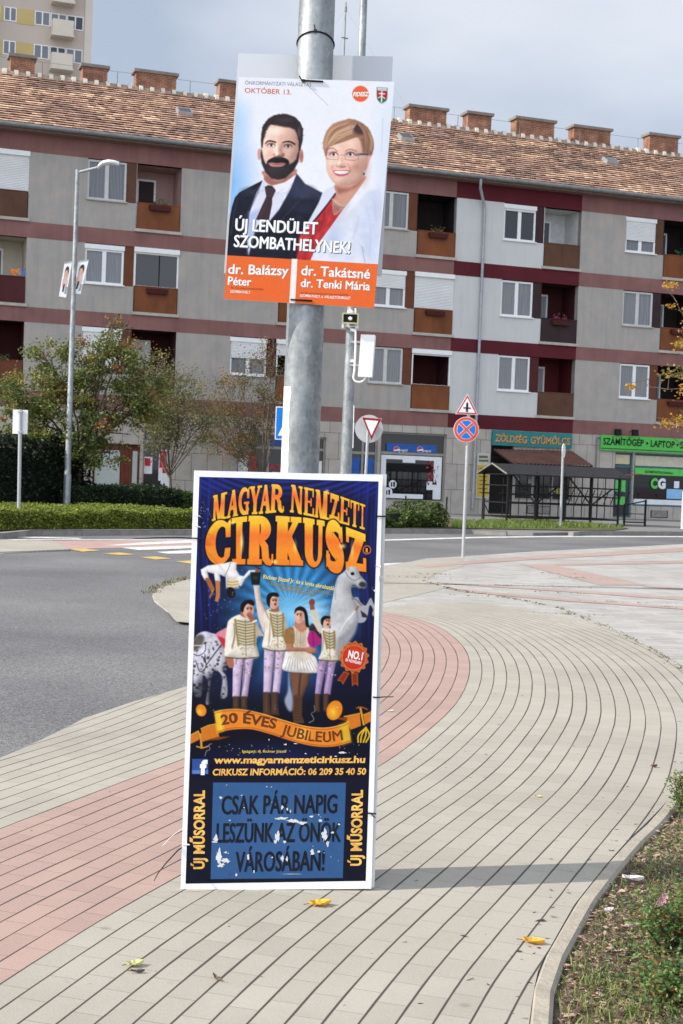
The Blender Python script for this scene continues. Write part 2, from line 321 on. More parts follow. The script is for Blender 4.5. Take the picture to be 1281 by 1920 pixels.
# ------------------------------------------------------------------ ground, road, paving
def struct(name, mb, mats): return tag(mb.build(name, mats), kind='structure')
def sheet(mb, pts, z, mi=0, depth=0.0):
    P = [G(x, y, z) for x, y in pts]
    if depth: mb.prism(P, (0, 0, -depth), mi)
    else: mb.add(P, [tuple(range(len(P)))], mi)
def paver_mat(name, ca, cb=None, bw=.2, bh=.1, jr=.075, jc=.03, red=None, rot=0.0, uv=True, jcol=(.05, .045, .04), vary=.10, bumpy=True, cj=.30):
    m = bpy.data.materials.new(name); m.use_nodes = True; t = m.node_tree; l = t.links.new; b = t.nodes['Principled BSDF']
    b.inputs['Roughness'].default_value = .9; b.inputs['Specular IOR Level'].default_value = .15
    tcn = N(t, 'ShaderNodeTexCoord'); src = tcn.outputs['UV' if uv else 'Object']
    def mt(op, a, c=None, d=None):
        n = N(t, 'ShaderNodeMath', operation=op)
        for k, x in enumerate((a, c, d)):
            if x is None: continue
            if isinstance(x, (int, float)): n.inputs[k].default_value = x
            else: l(x, n.inputs[k])
        return n.outputs[0]
    if rot:
        mm = N(t, 'ShaderNodeMapping'); mm.inputs['Rotation'].default_value = (0, 0, rot); l(src, mm.inputs[0]); src = mm.outputs[0]
    wn = N(t, 'ShaderNodeTexNoise', i_Scale=3.0, i_Detail=2.0); l(src, wn.inputs['Vector'])
    sp = N(t, 'ShaderNodeSeparateXYZ'); l(src, sp.inputs[0])
    v = mt('ADD', sp.outputs[1], mt('MULTIPLY', mt('SUBTRACT', wn.outputs[0], .5), .006)); rv = mt('DIVIDE', v, bh); row = mt('FLOOR', rv); fv = mt('FRACT', rv)
    w0 = N(t, 'ShaderNodeTexWhiteNoise', noise_dimensions='1D'); l(row, w0.inputs['W'])
    bu = mt('ADD', mt('DIVIDE', sp.outputs[0], bw), mt('ADD', mt('MULTIPLY', row, .5), mt('MULTIPLY', w0.outputs[0], .3))); colm = mt('FLOOR', bu); fu = mt('FRACT', bu)
    cmb = N(t, 'ShaderNodeCombineXYZ'); l(row, cmb.inputs[0]); l(colm, cmb.inputs[1])
    wn2 = N(t, 'ShaderNodeTexWhiteNoise', noise_dimensions='2D'); l(cmb.outputs[0], wn2.inputs[0])
    big = N(t, 'ShaderNodeTexNoise', i_Scale=.9, i_Detail=4.0); l(tcn.outputs['Object'], big.inputs['Vector'])
    fine = N(t, 'ShaderNodeTexNoise', i_Scale=160.0, i_Detail=2.0); l(tcn.outputs['Object'], fine.inputs['Vector'])
    base = N(t, 'ShaderNodeMix', data_type='RGBA'); base.inputs[6].default_value = (*ca, 1); base.inputs[7].default_value = (*(red or ca), 1); base.inputs[0].default_value = 0
    if red: l(mt('MULTIPLY', mt('GREATER_THAN', row, -10.5), mt('LESS_THAN', row, -.5)), base.inputs[0])
    br = mt('ADD', 1-vary/2-.25, mt('ADD', mt('MULTIPLY', wn2.outputs[0], vary), mt('ADD', mt('MULTIPLY', big.outputs[0], .25), mt('MULTIPLY', fine.outputs[0], .26))))
    gum = N(t, 'ShaderNodeTexVoronoi', i_Scale=2.6); l(tcn.outputs['Object'], gum.inputs['Vector']); st_ = N(t, 'ShaderNodeTexNoise', i_Scale=.55, i_Detail=7.0, i_Roughness=.65); l(tcn.outputs['Object'], st_.inputs['Vector'])
    r_g = N(t, 'ShaderNodeMapRange'); r_g.inputs[1].default_value = .03; r_g.inputs[2].default_value = .06; r_g.inputs[3].default_value = .80; r_g.inputs[4].default_value = 1.0; l(gum.outputs['Distance'], r_g.inputs[0])
    r_s = N(t, 'ShaderNodeMapRange'); r_s.inputs[1].default_value = .36; r_s.inputs[2].default_value = .52; r_s.inputs[3].default_value = .92; r_s.inputs[4].default_value = 1.02; l(st_.outputs[0], r_s.inputs[0])
    br = mt('MULTIPLY', br, mt('MULTIPLY', r_g.outputs[0], r_s.outputs[0]))
    hsv = N(t, 'ShaderNodeHueSaturation'); l(base.outputs[2], hsv.inputs['Color']); l(br, hsv.inputs['Value'])
    # joints: wide ones along the rows, hair joints across, partly filled with sand
    jn = N(t, 'ShaderNodeTexNoise', i_Scale=1.5, i_Detail=5.0); l(tcn.outputs['Object'], jn.inputs['Vector'])
    wj = mt('MULTIPLY', mt('ADD', .05, mt('MULTIPLY', jn.outputs[0], 1.9)), jr)
    a = mt('MINIMUM', fv, mt('SUBTRACT', 1, fv)); j1 = mt('SUBTRACT', 1, mt('SMOOTH_MIN', mt('DIVIDE', a, mt('MULTIPLY', wj, .5)), 1, .15))
    a2 = mt('MINIMUM', fu, mt('SUBTRACT', 1, fu)); j2 = mt('MULTIPLY', mt('SUBTRACT', 1, mt('MINIMUM', mt('DIVIDE', a2, jc*.5), 1)), cj)
    j = mt('MAXIMUM', j1, j2); j = mt('MAXIMUM', j, 0)
    out = N(t, 'ShaderNodeMix', data_type='RGBA'); l(mt('MINIMUM', mt('MULTIPLY', j, 1.6), .93), out.inputs[0]); l(hsv.outputs[0], out.inputs[6]); out.inputs[7].default_value = (*jcol, 1)
    l(out.outputs[2], b.inputs['Base Color'])
    if bumpy:
        bp = N(t, 'ShaderNodeBump', i_Strength=.5, i_Distance=.006); l(mt('SUBTRACT', mt('MULTIPLY', fine.outputs[0], .25), j), bp.inputs['Height']); l(bp.outputs[0], b.inputs['Normal'])
    return m
def asphalt_mat():
    m = bpy.data.materials.new('asphalt'); m.use_nodes = True; t = m.node_tree; l = t.links.new; b = t.nodes['Principled BSDF']
    b.inputs['Roughness'].default_value = .85; b.inputs['Specular IOR Level'].default_value = .25
    tcn = N(t, 'ShaderNodeTexCoord')
    vo = N(t, 'ShaderNodeTexVoronoi', i_Scale=95.0); l(tcn.outputs['Object'], vo.inputs['Vector'])
    r = N(t, 'ShaderNodeValToRGB'); e = r.color_ramp.elements; e[0].position = 0; e[0].color = (.09, .09, .094, 1); e[1].position = 1; e[1].color = (.24, .238, .24, 1)
    wn = N(t, 'ShaderNodeSeparateColor'); l(vo.outputs['Color'], wn.inputs[0]); l(wn.outputs[0], r.inputs[0])
    big = N(t, 'ShaderNodeTexNoise', i_Scale=.35, i_Detail=5.0); l(tcn.outputs['Object'], big.inputs['Vector'])
    r2 = N(t, 'ShaderNodeValToRGB'); r2.color_ramp.elements[0].position = .35; r2.color_ramp.elements[1].position = .65; r2.color_ramp.elements[0].color = (.76, .76, .77, 1); r2.color_ramp.elements[1].color = (1.12, 1.11, 1.1, 1); l(big.outputs[0], r2.inputs[0])
    mxx = N(t, 'ShaderNodeMix', data_type='RGBA', blend_type='MULTIPLY'); mxx.inputs[0].default_value = 1; l(r.outputs[0], mxx.inputs[6]); l(r2.outputs[0], mxx.inputs[7]); l(mxx.outputs[2], b.inputs['Base Color'])
    bp = N(t, 'ShaderNodeBump', i_Strength=.5, i_Distance=.006); l(vo.outputs['Distance'], bp.inputs['Height']); l(bp.outputs[0], b.inputs['Normal']); return m
BEIGE = (.355, .328, .282); REDP = (.365, .258, .225)
m_asph = asphalt_mat()
m_path = paver_mat('curved paving', BEIGE, red=REDP, jr=.10)
m_beige = paver_mat('beige paving', BEIGE, uv=False, rot=.3, jr=.05)
m_plaza = paver_mat('plaza paving', (.37, .355, .335), uv=False, rot=-.06, bw=.3, bh=.2, jr=.05, jc=.02, vary=.22)
m_redpl = paver_mat('red plaza paving', (.37, .28, .25), uv=False, rot=-.06, jr=.04)
m_ground = mat('distant ground', (.2, .2, .19), var=.2, scale=.2)
m_farpav = mat('grey footway', (.2, .195, .19), var=.15, scale=1.5)
m_white = mat('road paint white', (.58, .57, .54), var=.22, scale=4)
m_yell = mat('road paint yellow', (.52, .37, .12), var=.25, scale=5)
m_redroad = mat('red crossing surface', (.4, .27, .25), var=.12, scale=3)
m_kerb = mat('kerb concrete', (.35, .315, .26), var=.14, scale=9, bump=.3)
m_kerbd = mat('kerb concrete weathered', (.25, .24, .22), var=.2, scale=4, bump=.2)
m_soil = mat('bark soil', (.12, .08, .055), var=.5, scale=26, bump=1.0, bscale=90, rough=.95, col2=(.2, .15, .11))
m_gsoil = mat('verge soil', (.09, .09, .04), var=.4, scale=3, rough=.95)

mb = MB(); mb.add([(-900, -300, -.08), (900, -300, -.08), (900, 1500, -.08), (-900, 1500, -.08)], [(0, 1, 2, 3)]); struct('ground', mb, m_ground)
mb = MB(); mb.add([(-70, -12, -.03), (70, -12, -.03), (70, 66, -.03), (-70, 66, -.03)], [(0, 1, 2, 3)]); struct('road', mb, m_asph)

# base curve of the footpath = outer edge of the red strip
basep = [(-1.75, 1.2), (-1.36, 2.9), (-.98, 4.27), (-.77, 4.96), (-.55, 5.55), (-.1, 6.75), (.27, 7.72), (.57, 8.75), (.87, 10.0), (1.10, 11.6), (1.19, 13.2), (1.08, 14.9), (.78, 15.95), (.3, 16.7), (-.3, 17.15), (-1.0, 17.4)]
bc = smooth_loop(basep, 10, False); sl_ = np.r_[0, np.cumsum(np.hypot(*np.diff(bc, axis=0).T))]
ss = np.arange(0, sl_[-1], .16); bc = np.c_[np.interp(ss, sl_, bc[:, 0]), np.interp(ss, sl_, bc[:, 1])]
for _ in range(6): bc[1:-1] = .25*bc[:-2]+.5*bc[1:-1]+.25*bc[2:]
tg = np.gradient(bc, axis=0); tg /= np.hypot(*tg.T)[:, None]; nr = np.c_[tg[:, 1], -tg[:, 0]]
def sv(p):
    d = bc-np.array(p); i = np.argmin((d**2).sum(1)); return ss[i], float((np.array(p)-bc[i]) @ nr[i])
kerb_in = [(.1, 1.0), (.42, 3.0)]+[tuple(G(*p)[:2]) for p in ((992, 1919), (1006, 1830), (1050, 1748), (1083, 1692), (1133, 1630), (1177, 1580), (1236, 1522))]+[(2.15, 8.35), (2.6, 9.7), (2.85, 10.9), (3.02, 12.32)]
plz = [(3.03, 13.22), (3.01, 14.4), (2.95, 15.46), (2.85, 16.8), (2.6, 18.2), (2.26, 19.09)]
roadp = [(-3.2, 1.2), (-2.35, 4.5), (-1.77, 7.53), (-1.57, 8.75), (-1.35, 9.5), (-1.09, 10.22), (-.85, 11.2), (-.8, 12.2), (-1.0, 13.4), (-1.3, 14.3)]
vo_ = sorted(sv(p) for p in kerb_in+plz); vi_ = sorted(sv(p) for p in roadp)
vout = np.interp(ss, [a for a, b in vo_], [b for a, b in vo_]); vin = np.interp(ss, [a for a, b in vi_], [b for a, b in vi_])
vin = np.maximum(vin, -2.3); keep = bc[:, 1] < 16.8; ss, bc, nr, vout, vin = ss[keep], bc[keep], nr[keep], vout[keep], vin[keep]
vout = np.where(bc[:, 1] > 15.6, np.minimum(vout, 2.0), vout); vin = np.where(bc[:, 1] > 12.5, np.maximum(vin, -1.7), vin)
def strip(mb, lo, hi, z, n=12, mi=0):
    vs, fs, uv = [], [], []
    for i in range(len(ss)):
        for k in range(n+1):
            v = lo[i]+(hi[i]-lo[i])*k/n; p = bc[i]+nr[i]*v; vs.append((p[0], p[1], z)); uv.append((ss[i], v))
    for i in range(len(ss)-1):
        for k in range(n):
            a = i*(n+1)+k; fs.append((a, a+1, a+n+2, a+n+1))
    mb.add(vs, fs, mi, uv=[[uv[j] for j in f] for f in fs])
nearpav = [(-3.6, .2)]+roadp+[tuple(G(x, y)[:2]) for x, y in [(330, 1152), (310, 1140), (290, 1124), (286, 1114), (296, 1104), (325, 1094), (365, 1083), (450, 1076), (600, 1068), (720, 1060), (770, 1053), (800, 1047), (870, 1043), (1000, 1034), (1150, 1027), (1281, 1020), (1500, 1008)]]+[(24, 30), (24, 11.0)]+[p for p in kerb_in[::-1] if p[1] < 11]
mb = MB(); mb.prism([(x, y, 0.0) for x, y in nearpav], (0, 0, -.06)); struct('plaza', mb, m_plaza)
mb = MB(); sheet(mb, [(330, 1165), (310, 1141), (290, 1125), (287, 1115), (297, 1105), (325, 1095), (365, 1084), (450, 1077), (600, 1069), (720, 1061), (770, 1054), (800, 1048), (870, 1044), (870, 1062), (820, 1074), (800, 1088), (840, 1102), (720, 1130), (480, 1180)], .003)
struct('pavement', mb, m_beige)
mb = MB(); strip(mb, vin, vout, .009); struct('footpath', mb, m_path)
mb = MB()
for q in ([(780, 1060), (870, 1052), (1000, 1042), (1281, 1027), (1281, 1034), (1000, 1049), (870, 1058), (800, 1064)], [(975, 1058), (1035, 1058), (1215, 1097), (1125, 1097)], [(1040, 1056), (1290, 1051), (1290, 1056), (1040, 1060)],
          [(815, 1091), (1040, 1104), (1290, 1121), (1290, 1126), (1040, 1108), (830, 1094)], [(830, 1102), (1060, 1122), (1290, 1139), (1290, 1143), (1050, 1126), (870, 1110)], [(1210, 1097), (1290, 1102), (1290, 1106), (1205, 1100)]): sheet(mb, q, .0055)
struct('paving_band', mb, m_redpl)
# kerbs
def sweep(mb, P, w, z0, z1, mi=0, step=1.0):
    P = np.array(P, float); s_ = np.r_[0, np.cumsum(np.hypot(*np.diff(P, axis=0).T))]; n = max(2, int(s_[-1]/step))
    for k in range(n):
        a, b = s_[-1]*k/n, s_[-1]*(k+1)/n-.006; q = np.array([[np.interp(t, s_, P[:, 0]), np.interp(t, s_, P[:, 1])] for t in np.linspace(a, b, 4)])
        t_ = np.gradient(q, axis=0); t_ /= np.hypot(*t_.T)[:, None]; nn = np.c_[t_[:, 1], -t_[:, 0]]; o = q+nn*w; c1 = q+nn*.012; c2 = o-nn*.012
        ring = lambda i: [(*q[i], z0), (*q[i], z1-.012), (*c1[i], z1), (*c2[i], z1), (*o[i], z1-.012), (*o[i], z0)]
        vs = sum([ring(i) for i in range(4)], []); fs = [(i*6+k2, i*6+(k2+1) % 6, i*6+6+(k2+1) % 6, i*6+6+k2) for i in range(3) for k2 in range(6)]+[(0, 1, 2, 3, 4, 5), (23, 22, 21, 20, 19, 18)]
        mb.add(vs, fs, mi)
mb = MB(); sweep(mb, smooth_loop(kerb_in[:-1], 6, False), .068, -.2, .014)
mb2 = mb; struct('path_kerb', mb, m_kerb)
mb = MB(); sweep(mb, [tuple(G(x, y, .1)[:2]) for x, y in [(-200, 1006), (0, 1000), (64, 993.5), (200, 993.3), (360, 993), (720, 991.5), (880, 992.5), (950, 996)]], -.15, -.1, .10)
sweep(mb, [tuple(G(x, y, .1)[:2]) for x, y in [(1075, 997.5), (1100, 995.5), (1281, 997), (1500, 1003)]], -.15, -.1, .10)
struct('street_kerb', mb, m_kerbd)
mb = MB(); fp = [G(x, y, .06) for x, y in [(-200, 1003), (0, 998), (64, 993.5), (360, 993), (720, 991.5), (950, 996), (1000, 999), (1070, 998), (1100, 995.5), (1281, 997), (1500, 1003)]]+[FW(28, .4, .06), FW(-34, .4, .06)]
mb.prism(fp, (0, 0, -.12)); struct('far_pavement', mb, m_farpav)
mb = MB(); sheet(mb, [(-200, 1000), (0, 994), (64, 991.5), (360, 991), (720, 989.5), (850, 990), (850, 972), (700, 964), (360, 955), (-200, 955)], .085); struct('planting_soil', mb, m_gsoil)
mb = MB(); sheet(mb, [(848, 990), (848, 977), (1010, 976), (1180, 990), (1150, 994), (1080, 994), (960, 992)], .085); struct('verge', mb, m_gsoil)
# painted road
K6 = lambda x, y: (x*.2967, 960+y*.2967)
mb = MB()
for q in ([(770, 226), (1330, 206), (1330, 224), (880, 241)], [(990, 252), (1330, 234), (1330, 258), (1060, 264)], [(650, 212), (900, 192), (1330, 172), (1330, 190), (800, 211)], [(0, 256), (430, 236), (430, 242), (0, 262)], [(-150, 148), (300, 158), (520, 164), (500, 169), (-150, 158)], [(0, 171), (1330, 174), (1330, 179), (0, 176)]):
    sheet(mb, [K6(*p) for p in q], -.022)
sheet(mb, [(700, 1012), (900, 1006.5), (1040, 1004.8), (1290, 1005.2), (1290, 1007), (1040, 1006.8), (900, 1008.8), (700, 1014.6)], -.022); sheet(mb, [(560, 1062), (718, 1056.5), (766, 1054.5), (752, 1057.5), (718, 1060), (600, 1066)], -.022)
struct('white_marking', mb, m_white)
mb = MB()
for q in ([(435, 232), (530, 230), (635, 243), (520, 250)], [(650, 262), (750, 255), (855, 268), (760, 272)], [(885, 285), (985, 280), (1085, 294), (985, 300)], [(1110, 312), (1210, 306), (1310, 320), (1200, 326)]): sheet(mb, [K6(*p) for p in q], -.022)
struct('yellow_marking', mb, m_yell)
mb = MB(); sheet(mb, [K6(*p) for p in [(300, 182), (1330, 176), (1330, 208), (770, 226), (430, 234)]], -.026); struct('crossing_surface', mb, m_redroad)
mb = MB(); P = [G(*K6(*p), .0) for p in [(-300, 170), (330, 180), (440, 236), (-300, 262)]]; mb.prism(P, (0, 0, -.05)); struct('traffic_island', mb, m_beige)
# planting bed beside the path
mb = MB(); kb = np.array(smooth_loop(kerb_in[:-1], 6, False)); kt = np.gradient(kb, axis=0); kt /= np.hypot(*kt.T)[:, None]; ko = kb+np.c_[kt[:, 1], -kt[:, 0]]*.068
vs, fs = [], []
for i, p in enumerate(ko):
    for k in range(13):
        x = p[0]+(14-p[0])*(k/12)**2.2; vs.append((x, p[1], -.012+.01*math.sin(x*5+p[1]*3)*min(1, k/2)+.012*R.random()*(k > 0)))
for i in range(len(ko)-1):
    for k in range(12): fs.append((i*13+k, i*13+k+1, i*13+k+14, i*13+k+13))
mb.add(vs, fs, 0, True); struct('planting_bed', mb, m_soil)
# ------------------------------------------------------------------ apartment block
m_grey = mat('grey render', (.365, .352, .335), var=.10, col2=(.42, .37, .32), detail=10.0, scale=1.7, streak=.10, bump=.5, bscale=14, rough=.95)
m_wht = mat('white render', (.56, .555, .54), streak=.06, var=.05, scale=1.2, bump=.3, bscale=14, rough=.95)
m_rose = mat('faded red band', (.235, .115, .105), var=.16, scale=.9, streak=.12, rough=.95)
m_dred = mat('dark red band', (.095, .015, .021), var=.12, scale=1.2, rough=.9)
m_conc = mat('slab concrete', (.42, .38, .33), var=.15, scale=3, rough=.9)
m_pvc = mat('white window frame', (.78, .78, .77), var=.04, rough=.4, spec=.4)
m_wood = mat('painted window frame', (.55, .54, .52), var=.1, rough=.6)
m_or = mat('rusty orange panel', (.17, .055, .02), var=.3, scale=1.6, rough=.6, stretch=(1, 1, .5))
m_br = mat('brown panel', (.10, .048, .028), var=.18, scale=2, rough=.7)
m_orb = mat('orange brown panel', (.13, .045, .023), var=.18, scale=2, rough=.7)
m_dk = mat('dark brown panel', (.035, .018, .02), var=.2, scale=2, rough=.6)
m_drp = mat('dark red panel', (.065, .013, .015), var=.2, scale=2, rough=.6)
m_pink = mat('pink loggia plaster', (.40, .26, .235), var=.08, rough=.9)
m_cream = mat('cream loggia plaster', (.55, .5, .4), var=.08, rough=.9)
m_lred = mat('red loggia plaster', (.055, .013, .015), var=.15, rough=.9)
m_shade = mat('shade toned loggia plaster', (.022, .016, .016), var=.2, rough=.95)  # colour taken near black to carry the shade inside loggias and window reveals
m_slat = mat('white roller shutter', (.68, .68, .67), var=.05, scale=2, rough=.5)
m_gut = mat('zinc gutter', (.2, .2, .195), var=.2, scale=5, rough=.5, metal=.3)
m_pipe = mat('galvanised downpipe', (.36, .38, .40), var=.15, scale=4, rough=.45, metal=.5)
m_brick = None
def brick_mat(name, c1, c2, mortar, sc=1.0, bw=.25, bh=.075, soil=1.0):
    m = bpy.data.materials.new(name); m.use_nodes = True; t = m.node_tree; b = t.nodes['Principled BSDF']; b.inputs['Roughness'].default_value = .9
    tcn = N(t, 'ShaderNodeTexCoord'); mm = N(t, 'ShaderNodeMapping'); mm.inputs['Rotation'].default_value = (rad(90), 0, 0)
    sp = N(t, 'ShaderNodeSeparateXYZ'); cb = N(t, 'ShaderNodeCombineXYZ'); ad = N(t, 'ShaderNodeMath', operation='ADD')
    t.links.new(tcn.outputs['Object'], sp.inputs[0]); t.links.new(sp.outputs[0], ad.inputs[0]); t.links.new(sp.outputs[1], ad.inputs[1]); t.links.new(ad.outputs[0], cb.inputs[0]); t.links.new(sp.outputs[2], cb.inputs[1])
    br = N(t, 'ShaderNodeTexBrick', i_Scale=sc); br.inputs['Brick Width'].default_value = bw; br.inputs['Row Height'].default_value = bh; br.inputs['Mortar Size'].default_value = .011
    br.inputs['Color1'].default_value = (*c1, 1); br.inputs['Color2'].default_value = (*c2, 1); br.inputs['Mortar'].default_value = (*mortar, 1)
    t.links.new(cb.outputs[0], br.inputs['Vector'])
    nn = N(t, 'ShaderNodeTexNoise', i_Scale=2.5, i_Detail=5.0); t.links.new(tcn.outputs['Object'], nn.inputs['Vector']); rr = N(t, 'ShaderNodeValToRGB'); rr.color_ramp.elements[0].position = .35; rr.color_ramp.elements[1].position = .7
    rr.color_ramp.elements[0].color = (.5, .48, .46, 1); rr.color_ramp.elements[1].color = (1.1, 1.1, 1.1, 1); t.links.new(nn.outputs[0], rr.inputs[0])
    mm2 = N(t, 'ShaderNodeMix', data_type='RGBA', blend_type='MULTIPLY'); mm2.inputs[0].default_value = soil; t.links.new(br.outputs[0], mm2.inputs[6]); t.links.new(rr.outputs[0], mm2.inputs[7]); t.links.new(mm2.outputs[2], b.inputs['Base Color'])
    return m
m_brick = brick_mat('chimney brick', (.34, .12, .06), (.26, .09, .05), (.36, .27, .2))
m_stone = brick_mat('stone cladding slabs', (.46, .42, .37), (.405, .37, .325), (.15, .135, .12), bw=.62, bh=1.05, soil=.3)
m_stone.node_tree.nodes['Brick Texture'].offset = .37
def glass_mat(name, col, fold=0.0, fcol=(.3, .3, .31), rough=.06):
    if name in MATS: return MATS[name]
    m = bpy.data.materials.new(name); m.use_nodes = True; t = m.node_tree; b = t.nodes['Principled BSDF']; b.inputs['Roughness'].default_value = rough; b.inputs['Base Color'].default_value = (*col, 1); b.inputs['Specular IOR Level'].default_value = .5
    tcn = N(t, 'ShaderNodeTexCoord')
    if fold:                                # net curtain hanging just behind the pane
        wv = N(t, 'ShaderNodeTexWave', i_Scale=fold, i_Distortion=14.0, i_Detail=2.0); mm = N(t, 'ShaderNodeMapping'); mm.inputs['Scale'].default_value = (1, 1, .12)
        t.links.new(tcn.outputs['Object'], mm.inputs[0]); t.links.new(mm.outputs[0], wv.inputs[0]); r = N(t, 'ShaderNodeValToRGB'); r.color_ramp.elements[0].color = (*[c*.78 for c in fcol], 1); r.color_ramp.elements[1].color = (*fcol, 1)
        t.links.new(wv.outputs[0], r.inputs[0]); t.links.new(r.outputs[0], b.inputs['Base Color'])
    MATS[name] = m; return m
g_dark = glass_mat('dark window glass', (.03, .034, .04)); g_cur = glass_mat('window glass with net curtain', (.1, .1, .1), 3.2, (.21, .215, .225)); g_cur2 = glass_mat('window glass with grey curtain', (.1, .1, .1), 2.2, (.17, .175, .19))
g_shop = glass_mat('shop window glass', (.012, .012, .014), rough=.03)
S0, S1 = -15.4, 19.2
apt = thing('apartment_block', 'long four storey block with patchy tiled roof and shops along its ground floor', 'building', FO, TH)
Z0 = [10.41, 7.27, 4.18]; Z1 = [12.98, 9.83, 6.72]; BAYS = [-16.28, -10.55, -4.82, .91, 6.62, 12.35]; WS0, WS1 = 4.45, 10.2
w_ = MB(); T_ = .28
def wallbox(a, b, z0, z1, kind='wall', d0=0.0):
    """a piece of facade, split where the white stretch of the block begins and ends"""
    cuts = [a]+[c for c in (WS0, WS1) if a < c < b]+[b]
    for p, q in zip(cuts, cuts[1:]):
        wh = WS0 <= (p+q)/2 <= WS1; mi = {'wall': 1 if wh else 0, 'band': 3 if wh else 2, 'stone': 4}[kind]
        w_.box((p, d0, z0), (q, T_, z1), mi)
for k in range(3):
    wallbox(S0, S1, Z1[k], [13.65, 10.41, 7.27][k], 'band', -.012)
    x = S0
    for s in BAYS+[18.08]:
        if s+.0 > S0 and x < s: wallbox(x, min(s, S1), Z0[k], Z1[k])
        if s > S1-.5: continue
        if s+1.87 > S0: wallbox(max(s, S0), s+1.87, Z0[k], Z0[k]+1.05)
        x = max(S0, s+3.58)
    if x < S1: wallbox(max(x, 18.08+0), S1, Z0[k], Z1[k])
wallbox(S0, S1, 3.6, 4.18, 'band', -.012)
# ground floor with openings (s0, s1, z0, z1)
OPEN = [(-10.0, -8.2, .1, 2.35), (-8.1, -6.95, .55, 3.05), (-4.4, -.75, .55, 2.95), (.15, 1.45, .12, 3.3), (1.56, 4.45, .5, 3.3), (6.45, 7.5, .1, 3.5), (7.62, 10.3, .72, 2.55), (12.3, 13.2, .1, 2.9), (13.25, 17.2, .62, 2.9)]
x = S0
for a, b, z0, z1 in OPEN:
    wallbox(x, a, 0, 3.6, 'stone'); wallbox(a, b, 0, z0, 'stone'); wallbox(a, b, z1, 3.6, 'stone'); x = b
wallbox(x, S1, 0, 3.6, 'stone')
w_.box((S0, 1.5, 0), (S1, 10.4, 13.6), 0); w_.box((S0, T_, 0), (S0+.3, 1.5, 13.6), 0); w_.box((S1-.3, T_, 0), (S1, 1.5, 13.6), 0)  # solid core and end pieces behind the facade, added to block light
for z in (3.62, 6.9, 10.05, 13.3): w_.box((S0+.3, T_, z), (S1-.3, 1.5, z+.22), 0)
w_.build('wall', [m_grey, m_wht, m_rose, m_dred, m_stone], apt, 'F')
st = MB()
for _ in range(34):                        # rain streaks under the sills
    pass
def quad_f(mb, a, b, z0, z1, d, mi=0): mb.box((a, d, z0), (b, d+.02, z1), mi)
def make_window(s, k, wd=1.47, style='curtain', frame=None, shut=0.0, box=False, bars=2, zb=None, zt=None):
    frame = frame or m_pvc; z0 = Z0[k]+1.06 if zb is None else zb; z1 = Z1[k]-.03 if zt is None else zt; d = .05
    f = MB(); t = .075; zt = z1-(.17 if box else 0)
    f.box((s, d, z0), (s+t, d+.09, zt)); f.box((s+wd-t, d, z0), (s+wd, d+.09, zt)); f.box((s+t, d, z0), (s+wd-t, d+.09, z0+t)); f.box((s+t, d, zt-t), (s+wd-t, d+.09, zt))
    for i in range(1, bars): x = s+wd*i/bars; f.box((x-.075, d+.005, z0+t), (x+.075, d+.085, zt-t))
    w = f.build('window', frame, apt, 'F')
    p = MB(); p.box((s+t-.01, d+.05, z0+t-.01), (s+wd-t+.01, d+.06, zt-t+.01)); p.build('pane', {'curtain': g_cur, 'grey': g_cur2, 'dark': g_dark}[style], w, 'F')
    q = MB(); q.box((s-.04, -.07, z0-.045), (s+wd+.04, d, z0-.002)); q.build('sill', m_pvc if frame is m_pvc else m_conc, w, 'F')
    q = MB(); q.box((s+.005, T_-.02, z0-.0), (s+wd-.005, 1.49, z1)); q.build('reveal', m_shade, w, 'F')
    if box: q = MB(); q.prism([(s-.02, -.03+.13*math.cos(a)*.6-.06, z1-.17+.17*math.sin(a) if 0 else z1-.17+.17*j) for a, j in ((0, 0), (.0, 1))]+[(s-.02, .06, z1), (s-.02, .06, z1-.17)], (wd+.04, 0, 0)); q.build('shutter_box', m_pvc, w, 'F')
    if shut > 0:
        q = MB(); zl = zt-(zt-z0)*shut; n = max(2, int((zt-zl)/.055))
        for i in range(n):
            a = zl+(zt-zl)*i/n; b = zl+(zt-zl)*(i+1)/n
            q.add([(s+.03, .028, a), (s+wd-.03, .028, a), (s+wd-.03, .012, a+(b-a)*.5), (s+.03, .012, a+(b-a)*.5), (s+wd-.03, .028, b), (s+.03, .028, b)], [(0, 1, 2, 3), (3, 2, 4, 5)])
        q.build('roller_shutter', m_slat, w, 'F')
    return w
